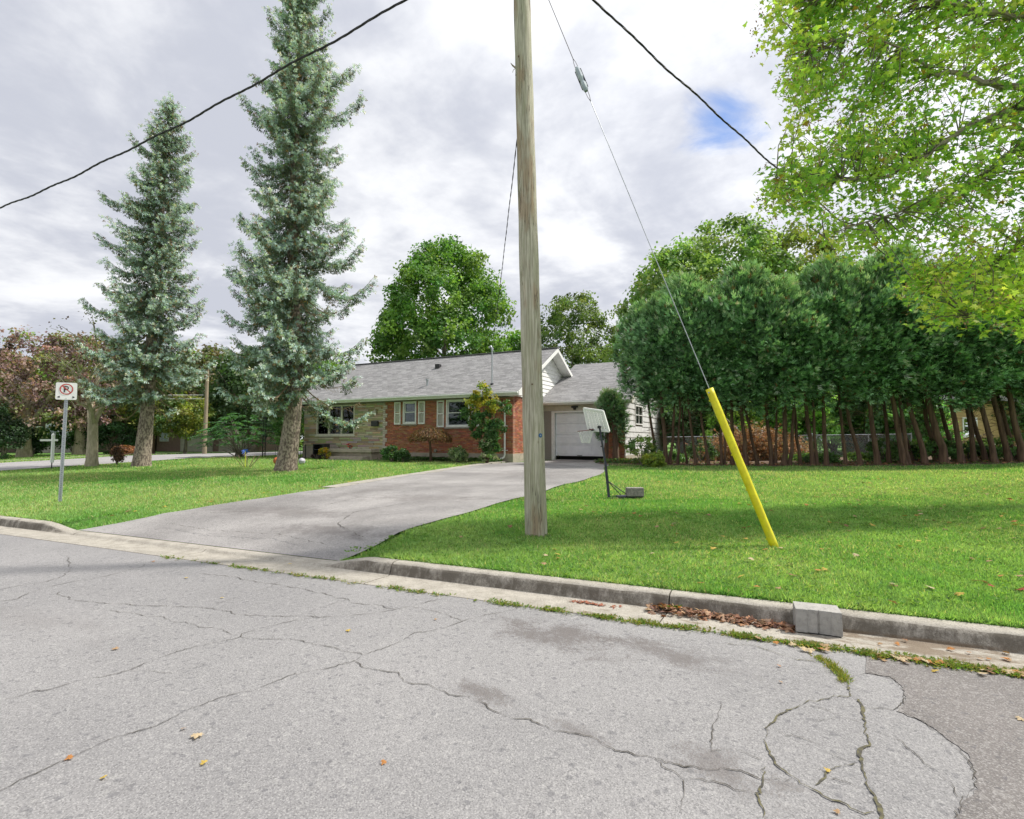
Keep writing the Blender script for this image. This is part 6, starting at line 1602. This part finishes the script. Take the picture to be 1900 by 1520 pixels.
# dark bungalow across the side street
def bungalow(px0, px1, dd, hw, label, wallmat, name, roofz, nwin, door=None):
    xa, ya = at(px0, dd); xb, yb = at(px1, dd); z = float(gz(xa, ya)); o = empty(name, ((xa + xb) / 2, (ya + yb) / 2, z), label, 'house')
    d = Vector((xb - xa, yb - ya, 0)); L = d.length; d.normalize(); bk = Vector((-d.y, d.x, 0)); f = -bk; p0 = Vector((xa, ya, z - .1))
    MB().extrude([p0, p0 + d * L, p0 + d * L + bk * 7, p0 + bk * 7], (0, 0, hw + .1)).build('wall', wallmat, o)
    MB().extrude([p0 + f * .7 + Vector((0, 0, hw + .1)) - d * .5, p0 + bk * 3.5 + Vector((0, 0, hw + roofz)) - d * .5, p0 + bk * 7.6 + Vector((0, 0, hw + .1)) - d * .5], d * (L + 1)).build('roof', M_shing_deck, o)
    MB().obox(p0 + d * L / 2 + f * .72 + Vector((0, 0, hw + .03)), d * (L / 2 + .5), f * .02, (0, 0, .09)).build('fascia', M_white, o)
    for (t, z0, w2, h2) in nwin:
        c = p0 + d * L * t + f * .03 + Vector((0, 0, z0)); wf = MB().obox(c, d * (w2 + .07), f * .04, (0, 0, h2 + .07)).build('window', M_white, o); MB().obox(c + f * .045, d * w2, f * .004, (0, 0, h2)).build('pane', M_glass, wf)
        MB().obox(c + f * .05, d * .025, f * .006, (0, 0, h2)).build('mullion', M_white, wf)
    if door:
        c = p0 + d * L * door + f * .02 + Vector((0, 0, 1.1)); dr = MB().obox(c, d * .48, f * .03, (0, 0, 1.05)).build('door', M_white, o)
    return o, p0, d, f, L
o, p0, d, f, L = bungalow(-60, 200, 42, 2.9, 'dark brick bungalow half hidden by the purple trees at the left', pm('dark_brick', (.12, .085, .07), (.09, .06, .05), 8, .9), 'left_bungalow', 1.9, [(.66, 1.7, 1.0, .6), (.3, 1.7, .7, .55)], .5)
MB().obox(p0 + d * L * .62 + f * .25 + Vector((0, 0, .35)), d * L * .2, f * .22, (0, 0, .35)).build('stone_planter', M_conc, o)
o, p0, d, f, L = bungalow(292, 470, 45, 2.45, 'low house with pinkish brick and a wide cream garage door beyond the side street', pm('pink_brick', (.33, .22, .19), (.27, .18, .16), 9, .9), 'pink_garage_house', 1.4, [(.08, 1.4, .3, .4)])
for (t, w2) in ((.42, 1.35), (.80, 1.2)):
    gd = MB().obox(p0 + d * L * t + f * .03 + Vector((0, 0, 1.05)), d * w2, f * .03, (0, 0, 1.05)).build('garage_door', M_cream, o)
    for r_ in range(5): MB().obox(p0 + d * L * t + f * .068 + Vector((0, 0, .21 + r_ * .42)), d * (w2 - .03), f * .008, (0, 0, .195)).build('door_section', M_cream, gd)


# ================================================================== FOREGROUND MAPLE
tx, ty = at(2230, 10.2); tz = float(gz(tx, ty))
fm = empty('foreground_maple', (tx, ty, tz), 'large green and yellowing maple with seed clusters overhanging the right side of the lawn', 'maple tree')
tr = MB(); tr.tube([(tx, ty, tz - .2), (tx, ty, tz + .3), (tx - .05, ty, tz + 1.5), (tx - .1, ty, tz + 2.8), (tx, ty, tz + 5), (tx + .1, ty, tz + 8.5)], [.42, .33, .28, .26, .2, .08], 16); tr.build('trunk', M_bark_gr, fm, smooth=True)
lm = MB()
def Q(px, py, d): return P3(px, py, d)
T0 = lambda h: Vector((tx - .08, ty, tz + h))
limbs = [
 [T0(3.0), Q(2000, 215, 9.6), Q(1900, 198, 9.4), Q(1848, 216, 9.3), Q(1806, 232, 9.2), Q(1751, 262, 9.1), Q(1719, 290, 9.0), Q(1640, 330, 8.9), Q(1540, 335, 8.8), Q(1440, 345, 8.7)],
 [T0(2.2), Q(2000, 300, 9.7), Q(1900, 262, 9.6), Q(1848, 308, 9.5), Q(1800, 336, 9.3), Q(1765, 355, 9.2), Q(1719, 376, 9.1), Q(1673, 392, 9.0), Q(1608, 412, 8.9), Q(1530, 440, 8.8)],
 [T0(3.6), Q(1980, 170, 9.3), Q(1852, 159, 9.1), Q(1811, 150, 9.0), Q(1765, 134, 8.9), Q(1732, 136, 8.8), Q(1691, 100, 8.7), Q(1600, 60, 8.6), Q(1500, 90, 8.5)],
 [T0(4.4), Q(2000, 40, 9.2), Q(1880, 30, 9.0), Q(1780, 10, 8.8), Q(1650, -20, 8.6), Q(1520, 0, 8.5)],
 [T0(2.0), Q(2050, 440, 10.0), Q(1950, 440, 9.9), Q(1880, 470, 9.8), Q(1800, 520, 9.7), Q(1720, 540, 9.6)],
 [T0(2.8), Q(2000, 260, 10.2), Q(1880, 235, 10.3), Q(1780, 250, 10.4), Q(1690, 300, 10.5), Q(1600, 300, 10.5)],
 [T0(5.0), Q(2000, -120, 9.2), Q(1850, -160, 8.8), Q(1650, -190, 8.4)],
 [T0(2.3), Q(2050, 520, 9.2), Q(1960, 560, 9.0), Q(1880, 560, 8.9), Q(1800, 590, 8.8)],
]
lp_all = []
for li, l in enumerate(limbs):
    n = len(l); r0 = [.085, .075, .075, .08, .05, .06, .07, .05][li]
    sm_ = []
    for i in range(n - 1):
        for k in range(4): sm_.append(l[i].lerp(l[i + 1], k / 4) + Vector((random.gauss(0, .015), random.gauss(0, .015), random.gauss(0, .015))))
    sm_.append(l[-1]); m = len(sm_)
    lm.tube(sm_, [max(.006, r0 * (1 - .93 * i / (m - 1))) for i in range(m)], 6)
    lp_all += [(p, i / (m - 1)) for i, p in enumerate(sm_) if i > m * .25]
lm.build('limbs', pm('maple_bark', (.34, .29, .23), (.22, .18, .15), 10, .9, .5, (1, 1, .5)), fm, smooth=True)
# leafy twigs: sites inside the visible outline (depth 8-11 m) and all round the rest of the crown
outline = [(1432, -200), (1428, 0), (1412, 60), (1425, 110), (1448, 150), (1452, 200), (1478, 240), (1500, 275), (1440, 285), (1388, 325), (1412, 350), (1440, 395), (1480, 405), (1512, 455), (1560, 478), (1640, 470), (1690, 480), (1672, 530), (1715, 560), (1712, 605), (1800, 600), (1870, 620), (1960, 620), (2050, 560), (2050, -200)]
def inside(px, py):
    c = False; j = len(outline) - 1
    for i in range(len(outline)):
        a, b = outline[i], outline[j]
        if (a[1] > py) != (b[1] > py) and px < (b[0] - a[0]) * (py - a[1]) / (b[1] - a[1]) + a[0]: c = not c
        j = i
    return c
sites = []
while len(sites) < 1420:
    px, py = random.uniform(1385, 2050), random.uniform(-200, 620)
    if not inside(px + 4, py): continue
    if nz2(px * .011, py * .013, 1.3) < -.75 and px > 1500: continue
    # sky shows through around the big limbs on the right
    if 1720 < px < 1900 and 150 < py < 330 and random.random() < .62: continue
    if 1500 < px < 1900 and 375 < py < 470 and random.random() < .35: continue
    d = random.uniform(8.3, 10.6) - (.4 if px < 1550 else 0)
    sites.append((P3(px, py, d), px, py))
nvis = len(sites)
while len(sites) < 1560:
    v = Vector(tuple(rdir(1)[0])); v.z = abs(v.z) * 1.0 - .25
    p = Vector((tx, ty, tz + 5.2)) + Vector((v.x * 4.3, v.y * 4.3, v.z * 3.9)) * random.uniform(.7, 1)
    q = cam_ob.rotation_euler.to_matrix().inverted() @ (p - Vector((0, 0, EYE)))
    if q.z < 0 and -80 < 950 + F * q.x / -q.z < 1990 and 0 < 760 - F * q.y / -q.z < 1520: continue
    sites.append((p, 3000, 0))
tw = MB(); LP = []; LY = []; LZ = []; LT = []; SP = []; SY = []
GR = [np.array((.30, .48, .11)), np.array((.40, .56, .13)), np.array((.21, .38, .10)), np.array((.46, .57, .14))]
YL = [np.array((.50, .60, .13)), np.array((.60, .62, .16)), np.array((.40, .56, .12))]
for (p, px, py) in sites:
    best = min(lp_all, key=lambda q: (q[0] - p).length_squared); a = best[0]; dv = p - a; L = dv.length
    if L > 2.2: a = p - dv.normalized() * random.uniform(.8, 1.4); dv = p - a; L = dv.length
    mid = a.lerp(p, .5) + Vector((random.gauss(0, .06), random.gauss(0, .06), .08 * L))
    tw.tube([a, mid, p], [.010 + .004 * L, .007, .003], 4, False)
    yel = (px < 3000 and py > 430 and px > 1660) or (px < 1480)
    base = random.choice(YL if (random.random() < (.65 if yel else .14)) else GR); nl = random.randint(18, 25)
    for k in range(nl):
        u = random.random() ** .6; q = a.lerp(p, .35 + .65 * u) + Vector((random.gauss(0, .125), random.gauss(0, .125), random.gauss(-.03, .11)))
        LP.append(tuple(q)); LY.append((random.gauss(0, .7) + dv.x * .3, random.gauss(0, .7) + dv.y * .3, random.uniform(-1.3, .1))); LZ.append((random.gauss(0, .55), random.gauss(-.15, .55), 1))
        c = base * random.uniform(.7, 1.3); LT.append(tuple(c if random.random() > .015 else np.array((.40, .26, .06)) * random.uniform(.7, 1.2)))
    if random.random() < .92:
        c0 = p + Vector((random.gauss(0, .1), random.gauss(0, .1), -.08))
        for k in range(random.randint(7, 13)): SP.append(tuple(c0 + Vector((random.gauss(0, .05), random.gauss(0, .05), random.gauss(0, .05)))))
tw.build('twigs', M_bark_gr, fm)
LP = np.array(LP); LY = np.array(LY); LZ = np.array(LZ); LT = np.clip(np.array(LT), .01, .9); LS = rng.uniform(.062, .115, len(LP))
# the 300 leaves that show largest are separate parts, the rest is one mass
inv = np.array(cam_ob.rotation_euler.to_matrix().inverted()); qq = (LP - np.array((0, 0, EYE))) @ inv.T
sx_ = 950 + F * qq[:, 0] / -qq[:, 2]; sy_ = 760 - F * qq[:, 1] / -qq[:, 2]; vis = (sx_ < 1890) & (sy_ > 5) & (qq[:, 2] < 0)
score = np.where(vis, LS / -qq[:, 2], 0); order = np.argsort(-score); big = order[:300]; rest = np.setdiff1d(np.arange(len(LP)), big)
scatter('leaves', T_maple_s, LP[rest], LY[rest], LZ[rest], LS[rest], LT[rest], M_fleaf, fm)['kind'] = 'stuff'
leafmesh = []
for i in range(4):
    o = scatter('leaf', T_maple_s, np.zeros((1, 3)), np.array([(0, 1., 0)]), np.array([(0, 0, 1.)]), 1.0, np.array([tuple([GR[0], GR[1], YL[0], GR[3]][i])]), M_fleaf); leafmesh.append(o.data); bpy.data.objects.remove(o)
Xv, Yv, Zv = frames(LY[big], LZ[big]); org = np.array(fm['_o'])
for k, i in enumerate(big):
    o = bpy.data.objects.new('leaf', leafmesh[k % 4]); col.objects.link(o); o.parent = fm
    m = Matrix(((Xv[k][0], Yv[k][0], Zv[k][0]), (Xv[k][1], Yv[k][1], Zv[k][1]), (Xv[k][2], Yv[k][2], Zv[k][2])))
    o.matrix_basis = Matrix.Translation(Vector(LP[i] - org)) @ (m @ Matrix.Scale(float(LS[i]), 3)).to_4x4()
SP = np.array(SP)
o = scatter('seed_clusters', (T_leaf[0] * np.array((.6, 1, 1)), T_leaf[1]), SP, rdir(len(SP)) + np.array((0, 0, -.8)), rdir(len(SP)), rng.uniform(.035, .055, len(SP)), tints(len(SP), [(.42, .26, .17), (.36, .2, .12), (.45, .35, .18)]), M_dry, fm); o['kind'] = 'stuff'


# ================================================================== LAWN BLADES, WEEDS, FALLEN LEAVES
def ground_z(x, y):
    t = np.clip((y - yk(x)) / .5, 0, 1); z = kh_arr(x) * (1 - t) + gz(x, y) * t
    apron = (x > -11.6) & (x < -4.6) & (y < yk(x) + 1.3)
    return np.where(apron, np.minimum(z, .03 + (y - yk(x)) / 1.3 * .14), z)
def lawn_ok(x, y):
    k = y > yk(x) + .01
    k &= ~((x > -10.62 - .35 * np.maximum(0, 6 - y) ** 1.3 + .02) & (x < np.array(-5.20 + .05 * np.sin(y * 2.3 + 1) + .03 * np.maximum(0, y - 9) - .28 * np.maximum(0, y - 15.5))) & (y < 24))
    k &= ~((x > -11.02) & (x < -10.5) & (y > 10.35) & (y < 19.3))
    k &= ~((x > -23.6) & (x < -10.4) & (y > 19.75))
    k &= ~((x > -10.7) & (x < -4.6) & (y > 20.6))
    hy = np.interp(x, [a for a, b in hedge_line], [b for a, b in hedge_line]) - .72 + .12 * np.sin(x * 3)
    k &= ~((x > -6.2) & (y > hy))
    s0 = np.where(y < 20, -28.3 + .06 * (y - 11), -27.8 + .12 * (y - 20)); k &= ~((x < s0) & (x > -35.7))
    return k
def grass(n, dmin, dmax, name, label, umax=1.02, umin=None):
    d = np.exp(rng.uniform(math.log(dmin), math.log(dmax), n)) if dmax / dmin > 1.5 else rng.uniform(dmin, dmax, n)
    u = rng.uniform(-umax if umin is None else umin, umax, n)
    x = u * d * math.cos(YAW) - d * math.sin(YAW); y = d * math.cos(YAW) + u * d * math.sin(YAW)
    k = lawn_ok(x, y); x, y, d = x[k], y[k], d[k]; m = len(x)
    z = ground_z(x, y) + 0.012 * nz2(x, y, 1.2) * (y > 6.5) - .004
    hgt = (.036 + .028 * rng.random(m)) * (1 + .25 * nz2(x, y, 2.5)) * np.clip(.75 + .035 * d, 1, 1.7); edge_ = (y - yk(x)) < .12; hgt = np.where(edge_, hgt * 1.35, hgt)
    Yd = np.stack([rng.normal(0, .55, m), rng.normal(0, .55, m), np.ones(m)], -1); Yd[edge_, 1] -= .5
    Zd = np.stack([rng.normal(0, 1, m), rng.normal(0, 1, m), rng.normal(0, .2, m)], -1)
    wdt = (.0045 + .0014 * d) * rng.uniform(.7, 1.3, m)
    f = np.clip(.5 + .6 * nz2(x, y, .55) + .35 * nz2(x, y, 3.1) + .25 * nz2(y, x, 7.3), 0, 1)[:, None]
    c = np.array((.165, .375, .10)) * (1 - f) + np.array((.35, .51, .21)) * f
    dry = rng.random(m) < np.clip(.09 + .18 * nz2(x + 9, y, 1.1) + .14 * (d > 11), .03, .45); c[dry] = np.array((.56, .54, .32))
    c = c * (1 + rng.normal(0, .22, (m, 1))); c[rng.random(m) < .05] *= .6
    o = scatter(name, T_blade, np.stack([x, y, z], -1), Yd, Zd, hgt, np.clip(c, .01, .8), M_grass, widx=wdt)
    tag(o, label, 'grass', kind='stuff'); return o
grass(560000, 3.5, 12.5, 'lawn_grass', 'short green lawn grass in the foreground by the kerb and pole')
grass(420000, 12.5, 36, 'lawn_grass', 'farther green lawn grass in front of the hedge, spruces and house')
grass(90000, 5.0, 26, 'lawn_grass', 'lawn grass under the maple beyond the right edge of the photo', 2.3, 1.02)
# broad-leaved weeds in the lawn edge and along the gutter joint
def weeds(name, xs_, ys_, zs_, size, cols, label, flat=.5, per=9, rad=.05):
    n = len(xs_); C = np.repeat(np.stack([xs_, ys_, zs_], -1), per, 0); a = rng.uniform(0, 6.28, n * per)
    d = np.stack([np.cos(a), np.sin(a), rng.uniform(.1, 1.0, n * per)], -1); C = C + np.stack([np.cos(a), np.sin(a), np.zeros(n * per)], -1) * (rng.random(n * per) * rad)[:, None]
    return tag(scatter(name, (T_leaf[0] * np.array((.55, 1, 1)), T_leaf[1]), C, d, np.tile((0, 0, 1.), (n * per, 1)) + rng.normal(0, .3, (n * per, 3)), size * rng.uniform(.6, 1.3, n * per), tints(n * per, cols), M_grass), label, 'weeds', kind='stuff')
n = 8000; d_ = rng.uniform(4.7, 12, n); u_ = rng.uniform(-.4, 1.0, n); wx = u_ * d_ * math.cos(YAW) - d_ * math.sin(YAW); wy = d_ * math.cos(YAW) + u_ * d_ * math.sin(YAW); k = lawn_ok(wx, wy); wx, wy = wx[k], wy[k]
weeds('lawn_weeds', wx, wy, gz(wx, wy) + .02, .035, [(.17, .31, .07), (.24, .38, .11), (.12, .25, .07)], 'small broad-leaved clover and dandelion plants among the lawn grass', per=6, rad=.03)
wx = np.concatenate([rng.normal(c, s_, int(m)) for c, s_, m in ((-7.2, .5, 14), (-6.0, .3, 20), (-4.9, .3, 26), (-3.6, .3, 30), (-2.5, .12, 26), (-2.0, .10, 24), (-1.55, .08, 24), (-1.15, .10, 34), (-.8, .1, 24), (-.38, .07, 40), (-.1, .1, 16), (.12, .06, 50), (.5, .12, 50), (.95, .12, 80), (1.5, .2, 130))])
wy = yk(wx) - .63 + rng.normal(0, .022, len(wx)) * (1 + .5 * (wx > .2)); hz_ = np.full(len(wx), .004)
weeds('gutter_weeds', wx, wy, hz_, .034, [(.13, .24, .04), (.2, .26, .06), (.1, .2, .04), (.3, .26, .1)], 'green and yellowing weeds growing along the joint between gutter and asphalt', per=7, rad=.035)
n = 4500; k_ = rng.integers(0, len(wx), n); gx2 = wx[k_] + rng.normal(0, .05, n); gy2 = wy[k_] + rng.normal(0, .022, n)
tag(scatter('gutter_grass', T_blade, np.stack([gx2, gy2, np.full(n, .002)], -1), np.stack([rng.normal(0, .8, n), rng.normal(0, .8, n), np.ones(n)], -1), rdir(n), rng.uniform(.02, .055, n), tints(n, [(.16, .26, .06), (.26, .27, .10), (.34, .30, .15)]), M_grass, widx=np.full(n, .005)), 'thin tufts of grass growing in the gutter joint', 'grass', kind='stuff')
cw = L2((1135,640),(1180,668),(1215,700),(1240,735)); n = 800; t = rng.random(n) * 2.999; i_ = t.astype(int); fr_ = t - i_; cwa = np.array(cw); pos = cwa[i_] * (1 - fr_[:, None]) + cwa[i_ + 1] * fr_[:, None] + rng.normal(0, .022, (n, 2))
tag(scatter('crack_grass', T_blade, np.column_stack([pos, np.full(n, .004)]), np.stack([rng.normal(0, .9, n), rng.normal(0, .9, n), np.ones(n)], -1), rdir(n), rng.uniform(.015, .04, n), tints(n, [(.18, .26, .05), (.28, .26, .08)]), M_grass, widx=np.full(n, .006)), 'mossy grass growing in the wide asphalt crack below the concrete block', 'grass', kind='stuff')
x0_ = -1.02; n = 60
weeds('kerb_weed', rng.normal(x0_, .05, 16), yk(x0_) - .15 + rng.normal(0, .03, 16), np.full(16, .03), .06, [(.1, .2, .05), (.25, .1, .05)], 'small weed growing against the kerb face at the left end of the leaf litter', per=10, rad=.05)

# fallen leaves: each one an object; alike ones share a mesh
LC = dict(yellow=(.50, .36, .08), orange=(.42, .19, .06), brown=(.24, .13, .07), tan=(.38, .25, .14), pale=(.48, .38, .24), red=(.30, .07, .04))
lmesh = {}
for nm, c in LC.items():
    for v_ in range(2):
        tv, tf = T_maple; tv = tv.copy() - np.array((0, .35, 0)); tv[:, 2] += (.10 if v_ else .16) * (tv[:, 0] ** 2 + (tv[:, 1]) ** 2) + (.10 * tv[:, 0] if v_ else -.08 * tv[:, 1])
        tv[:, 2] -= tv[:, 2].min()
        o = np_mesh('fallen_leaf', tv, tf, M_dry, tint=np.tile(c, (len(tv), 1)) * rng.uniform(.8, 1.15, (len(tv), 1))); lmesh[(nm, v_)] = o.data; bpy.data.objects.remove(o)
def leaf_at(x, y, z, kind, s_, label, group):
    o = bpy.data.objects.new('fallen_leaf', lmesh[(kind, random.randint(0, 1))]); col.objects.link(o)
    o.location = (x, y, z); o.rotation_euler = (random.gauss(0, .18), random.gauss(0, .18), random.uniform(0, 6.28)); o.scale = (s_, s_, s_)
    tag(o, label, 'leaf', group)
kinds = list(LC)
c_ = 0
while c_ < 210:
    d = random.uniform(4.7, 15); u = random.uniform(-.1, .97); x = u * d * math.cos(YAW) - d * math.sin(YAW); y = d * math.cos(YAW) + u * d * math.sin(YAW)
    if random.random() > (.25 + .75 * max(0, u)) or not bool(lawn_ok(np.array(x), np.array(y))): continue
    kd = random.choices(kinds, (4, 4, 5, 4, 3, 1))[0]
    leaf_at(x, y, float(gz(x, y)) + .045, kd, random.uniform(.05, .085), f'{kd} maple leaf fallen on the right-hand lawn', f'{kd} fallen leaves on the right-hand lawn'); c_ += 1
for k in range(34):
    t = random.random(); x, y = -11.0 + random.gauss(-.12, .12) - .25 * (1 - t), 5.2 + t * 6.5
    kd = random.choice(['yellow', 'orange', 'brown', 'tan']); leaf_at(x, y, float(gz(x, y)) + .04, kd, random.uniform(.05, .08), f'{kd} leaf fallen along the left edge of the driveway', f'{kd} fallen leaves along the driveway edge')
for k in range(16):
    x, y = random.uniform(-24, -11.5), random.uniform(6, 17); kd = random.choice(['yellow', 'tan']); leaf_at(x, y, float(gz(x, y)) + .045, kd, .06, f'{kd} leaf fallen on the left-hand lawn', f'{kd} fallen leaves on the left-hand lawn')
RL = [(365, 1369, 'pale', .07, 'pale curled maple leaf on the road at the lower left'), (214, 1206, 'tan', .055, 'tan leaf on the road at the far left, above the long crack'), (345, 1074, 'yellow', .055, 'yellow leaf on the asphalt beyond the forked cracks'), (646, 1172, 'yellow', .05, 'yellow leaf on the asphalt in the middle of the road'), (129, 1409, 'orange', .045, 'small orange leaf lying on the lowest left crack'), (340, 1355, 'tan', .035, 'small tan leaf scrap just above the pale curled leaf'), (378, 1419, 'yellow', .04, 'small yellow leaf below the pale curled leaf'), (285, 1043, 'orange', .055, 'orange leaf beside the far cracks near the gutter'), (412, 1111, 'yellow', .04, 'small yellow leaf between the two crossing cracks'), (192, 1446, 'yellow', .035, 'tiny yellow leaf near the lower left corner'), (808, 1151, 'tan', .035, 'tan leaf near the crack fork in mid road'), (712, 1418, 'orange', .035, 'small orange leaf in the lower middle of the road'), (1446, 1238, 'orange', .035, 'small orange leaf on the asphalt left of the mossy crack'), (1536, 1433, 'yellow', .04, 'yellow leaf at the fork of the mossy oval crack'), (1449, 1268, 'tan', .03, 'tan leaf scrap on the asphalt above the oval crack'), (1893, 1337, 'pale', .05, 'pale leaf on the dark asphalt at the right edge'), (538, 1049, 'yellow', .055, 'yellow leaf in the gutter pan opposite the driveway'), (362, 1017, 'orange', .04, 'small orange leaf in the gutter pan at the driveway'), (1554, 1510, 'tan', .035, 'tan leaf at the very bottom of the photo'), (1735, 1248, 'yellow', .055, 'bright yellow leaf on the dark asphalt edge by the weeds'), (1640, 1228, 'tan', .05, 'tan leaf on the asphalt just below the gutter weeds')]
for px, py, kd, s_, lb in RL:
    x, y = onz(px, py); z = .010; e = y - (yk(x) - .62); z = .02 if e > 0 else z
    leaf_at(x, y, z, kd, s_ * .85, lb, None)
for k in range(40):
    x = random.choice([random.uniform(.5, 1.7), random.uniform(-.4, 1.6)]); y = yk(x) - .62 - abs(random.gauss(.03, .07)); kd = random.choice(['tan', 'brown', 'orange', 'pale', 'pale'])
    leaf_at(x, y, .018, kd, random.uniform(.04, .075), f'{kd} leaf caught in the weeds along the right part of the gutter joint', f'{kd} leaves caught in the gutter weeds')
for k in range(14):
    x = random.uniform(.5, 1.8); y = yk(x) - random.uniform(.2, .5); kd = random.choice(['orange', 'brown', 'tan']); leaf_at(x, y, .02, kd, random.uniform(.03, .06), f'{kd} leaf on the muddy gutter pan right of the concrete block', f'{kd} leaves on the muddy gutter right of the block')
# leaf litter drift against the kerb left of the block: a heap
n = 420; t = rng.random(n) ** .9; lx_ = -1.22 + 1.26 * t; ly_ = yk(lx_) - .24 - .05 * t + rng.normal(0, .045, n) * (1.25 - .5 * t); lz = .012 + .05 * rng.random(n) * np.clip(1.3 - t, .4, 1)
tag(scatter('leaf_litter', T_maple, np.stack([lx_, ly_, lz], -1), rdir(n) * np.array((1, 1, .4)), rdir(n) * .55 + np.array((0, 0, 1.)), rng.uniform(.035, .062, n), tints(n, [(.33, .17, .10), (.25, .13, .08), (.42, .27, .17), (.18, .11, .08)]), M_dry), 'drift of reddish brown dead leaves against the kerb left of the concrete block', 'leaf litter', kind='stuff')
n = 70; lx_ = rng.normal(-1.75, .12, n); ly_ = yk(lx_) - .30 + rng.normal(0, .02, n)
tag(scatter('leaf_litter', T_maple, np.stack([lx_, ly_, np.full(n, .015)], -1), rdir(n) * np.array((1, 1, .3)), rdir(n) * .5 + np.array((0, 0, 1.)), rng.uniform(.02, .04, n), tints(n, [(.36, .15, .09), (.28, .11, .07)]), M_dry), 'small patch of crushed brown leaves in the gutter, left of the main drift', 'leaf litter', kind='stuff')
n = 2600; lx_ = rng.uniform(-5.5, 10, n); ly_ = np.interp(lx_, [a for a, b in hedge_line], [b for a, b in hedge_line]) + rng.uniform(-.7, 2.2, n)
tag(scatter('hedge_litter', T_leaf, np.stack([lx_, ly_, gz(lx_, ly_) + .05], -1), rdir(n) * np.array((1, 1, .3)), rdir(n) * .6 + np.array((0, 0, 1.)), rng.uniform(.05, .12, n), tints(n, [(.3, .16, .08), (.2, .12, .07), (.12, .2, .05)]), M_dry), 'dry litter and small plants on the soil under the cedars', 'leaf litter', kind='stuff')
n = 700; t = rng.random(n); lx_ = -8.5 + 4.0 * t
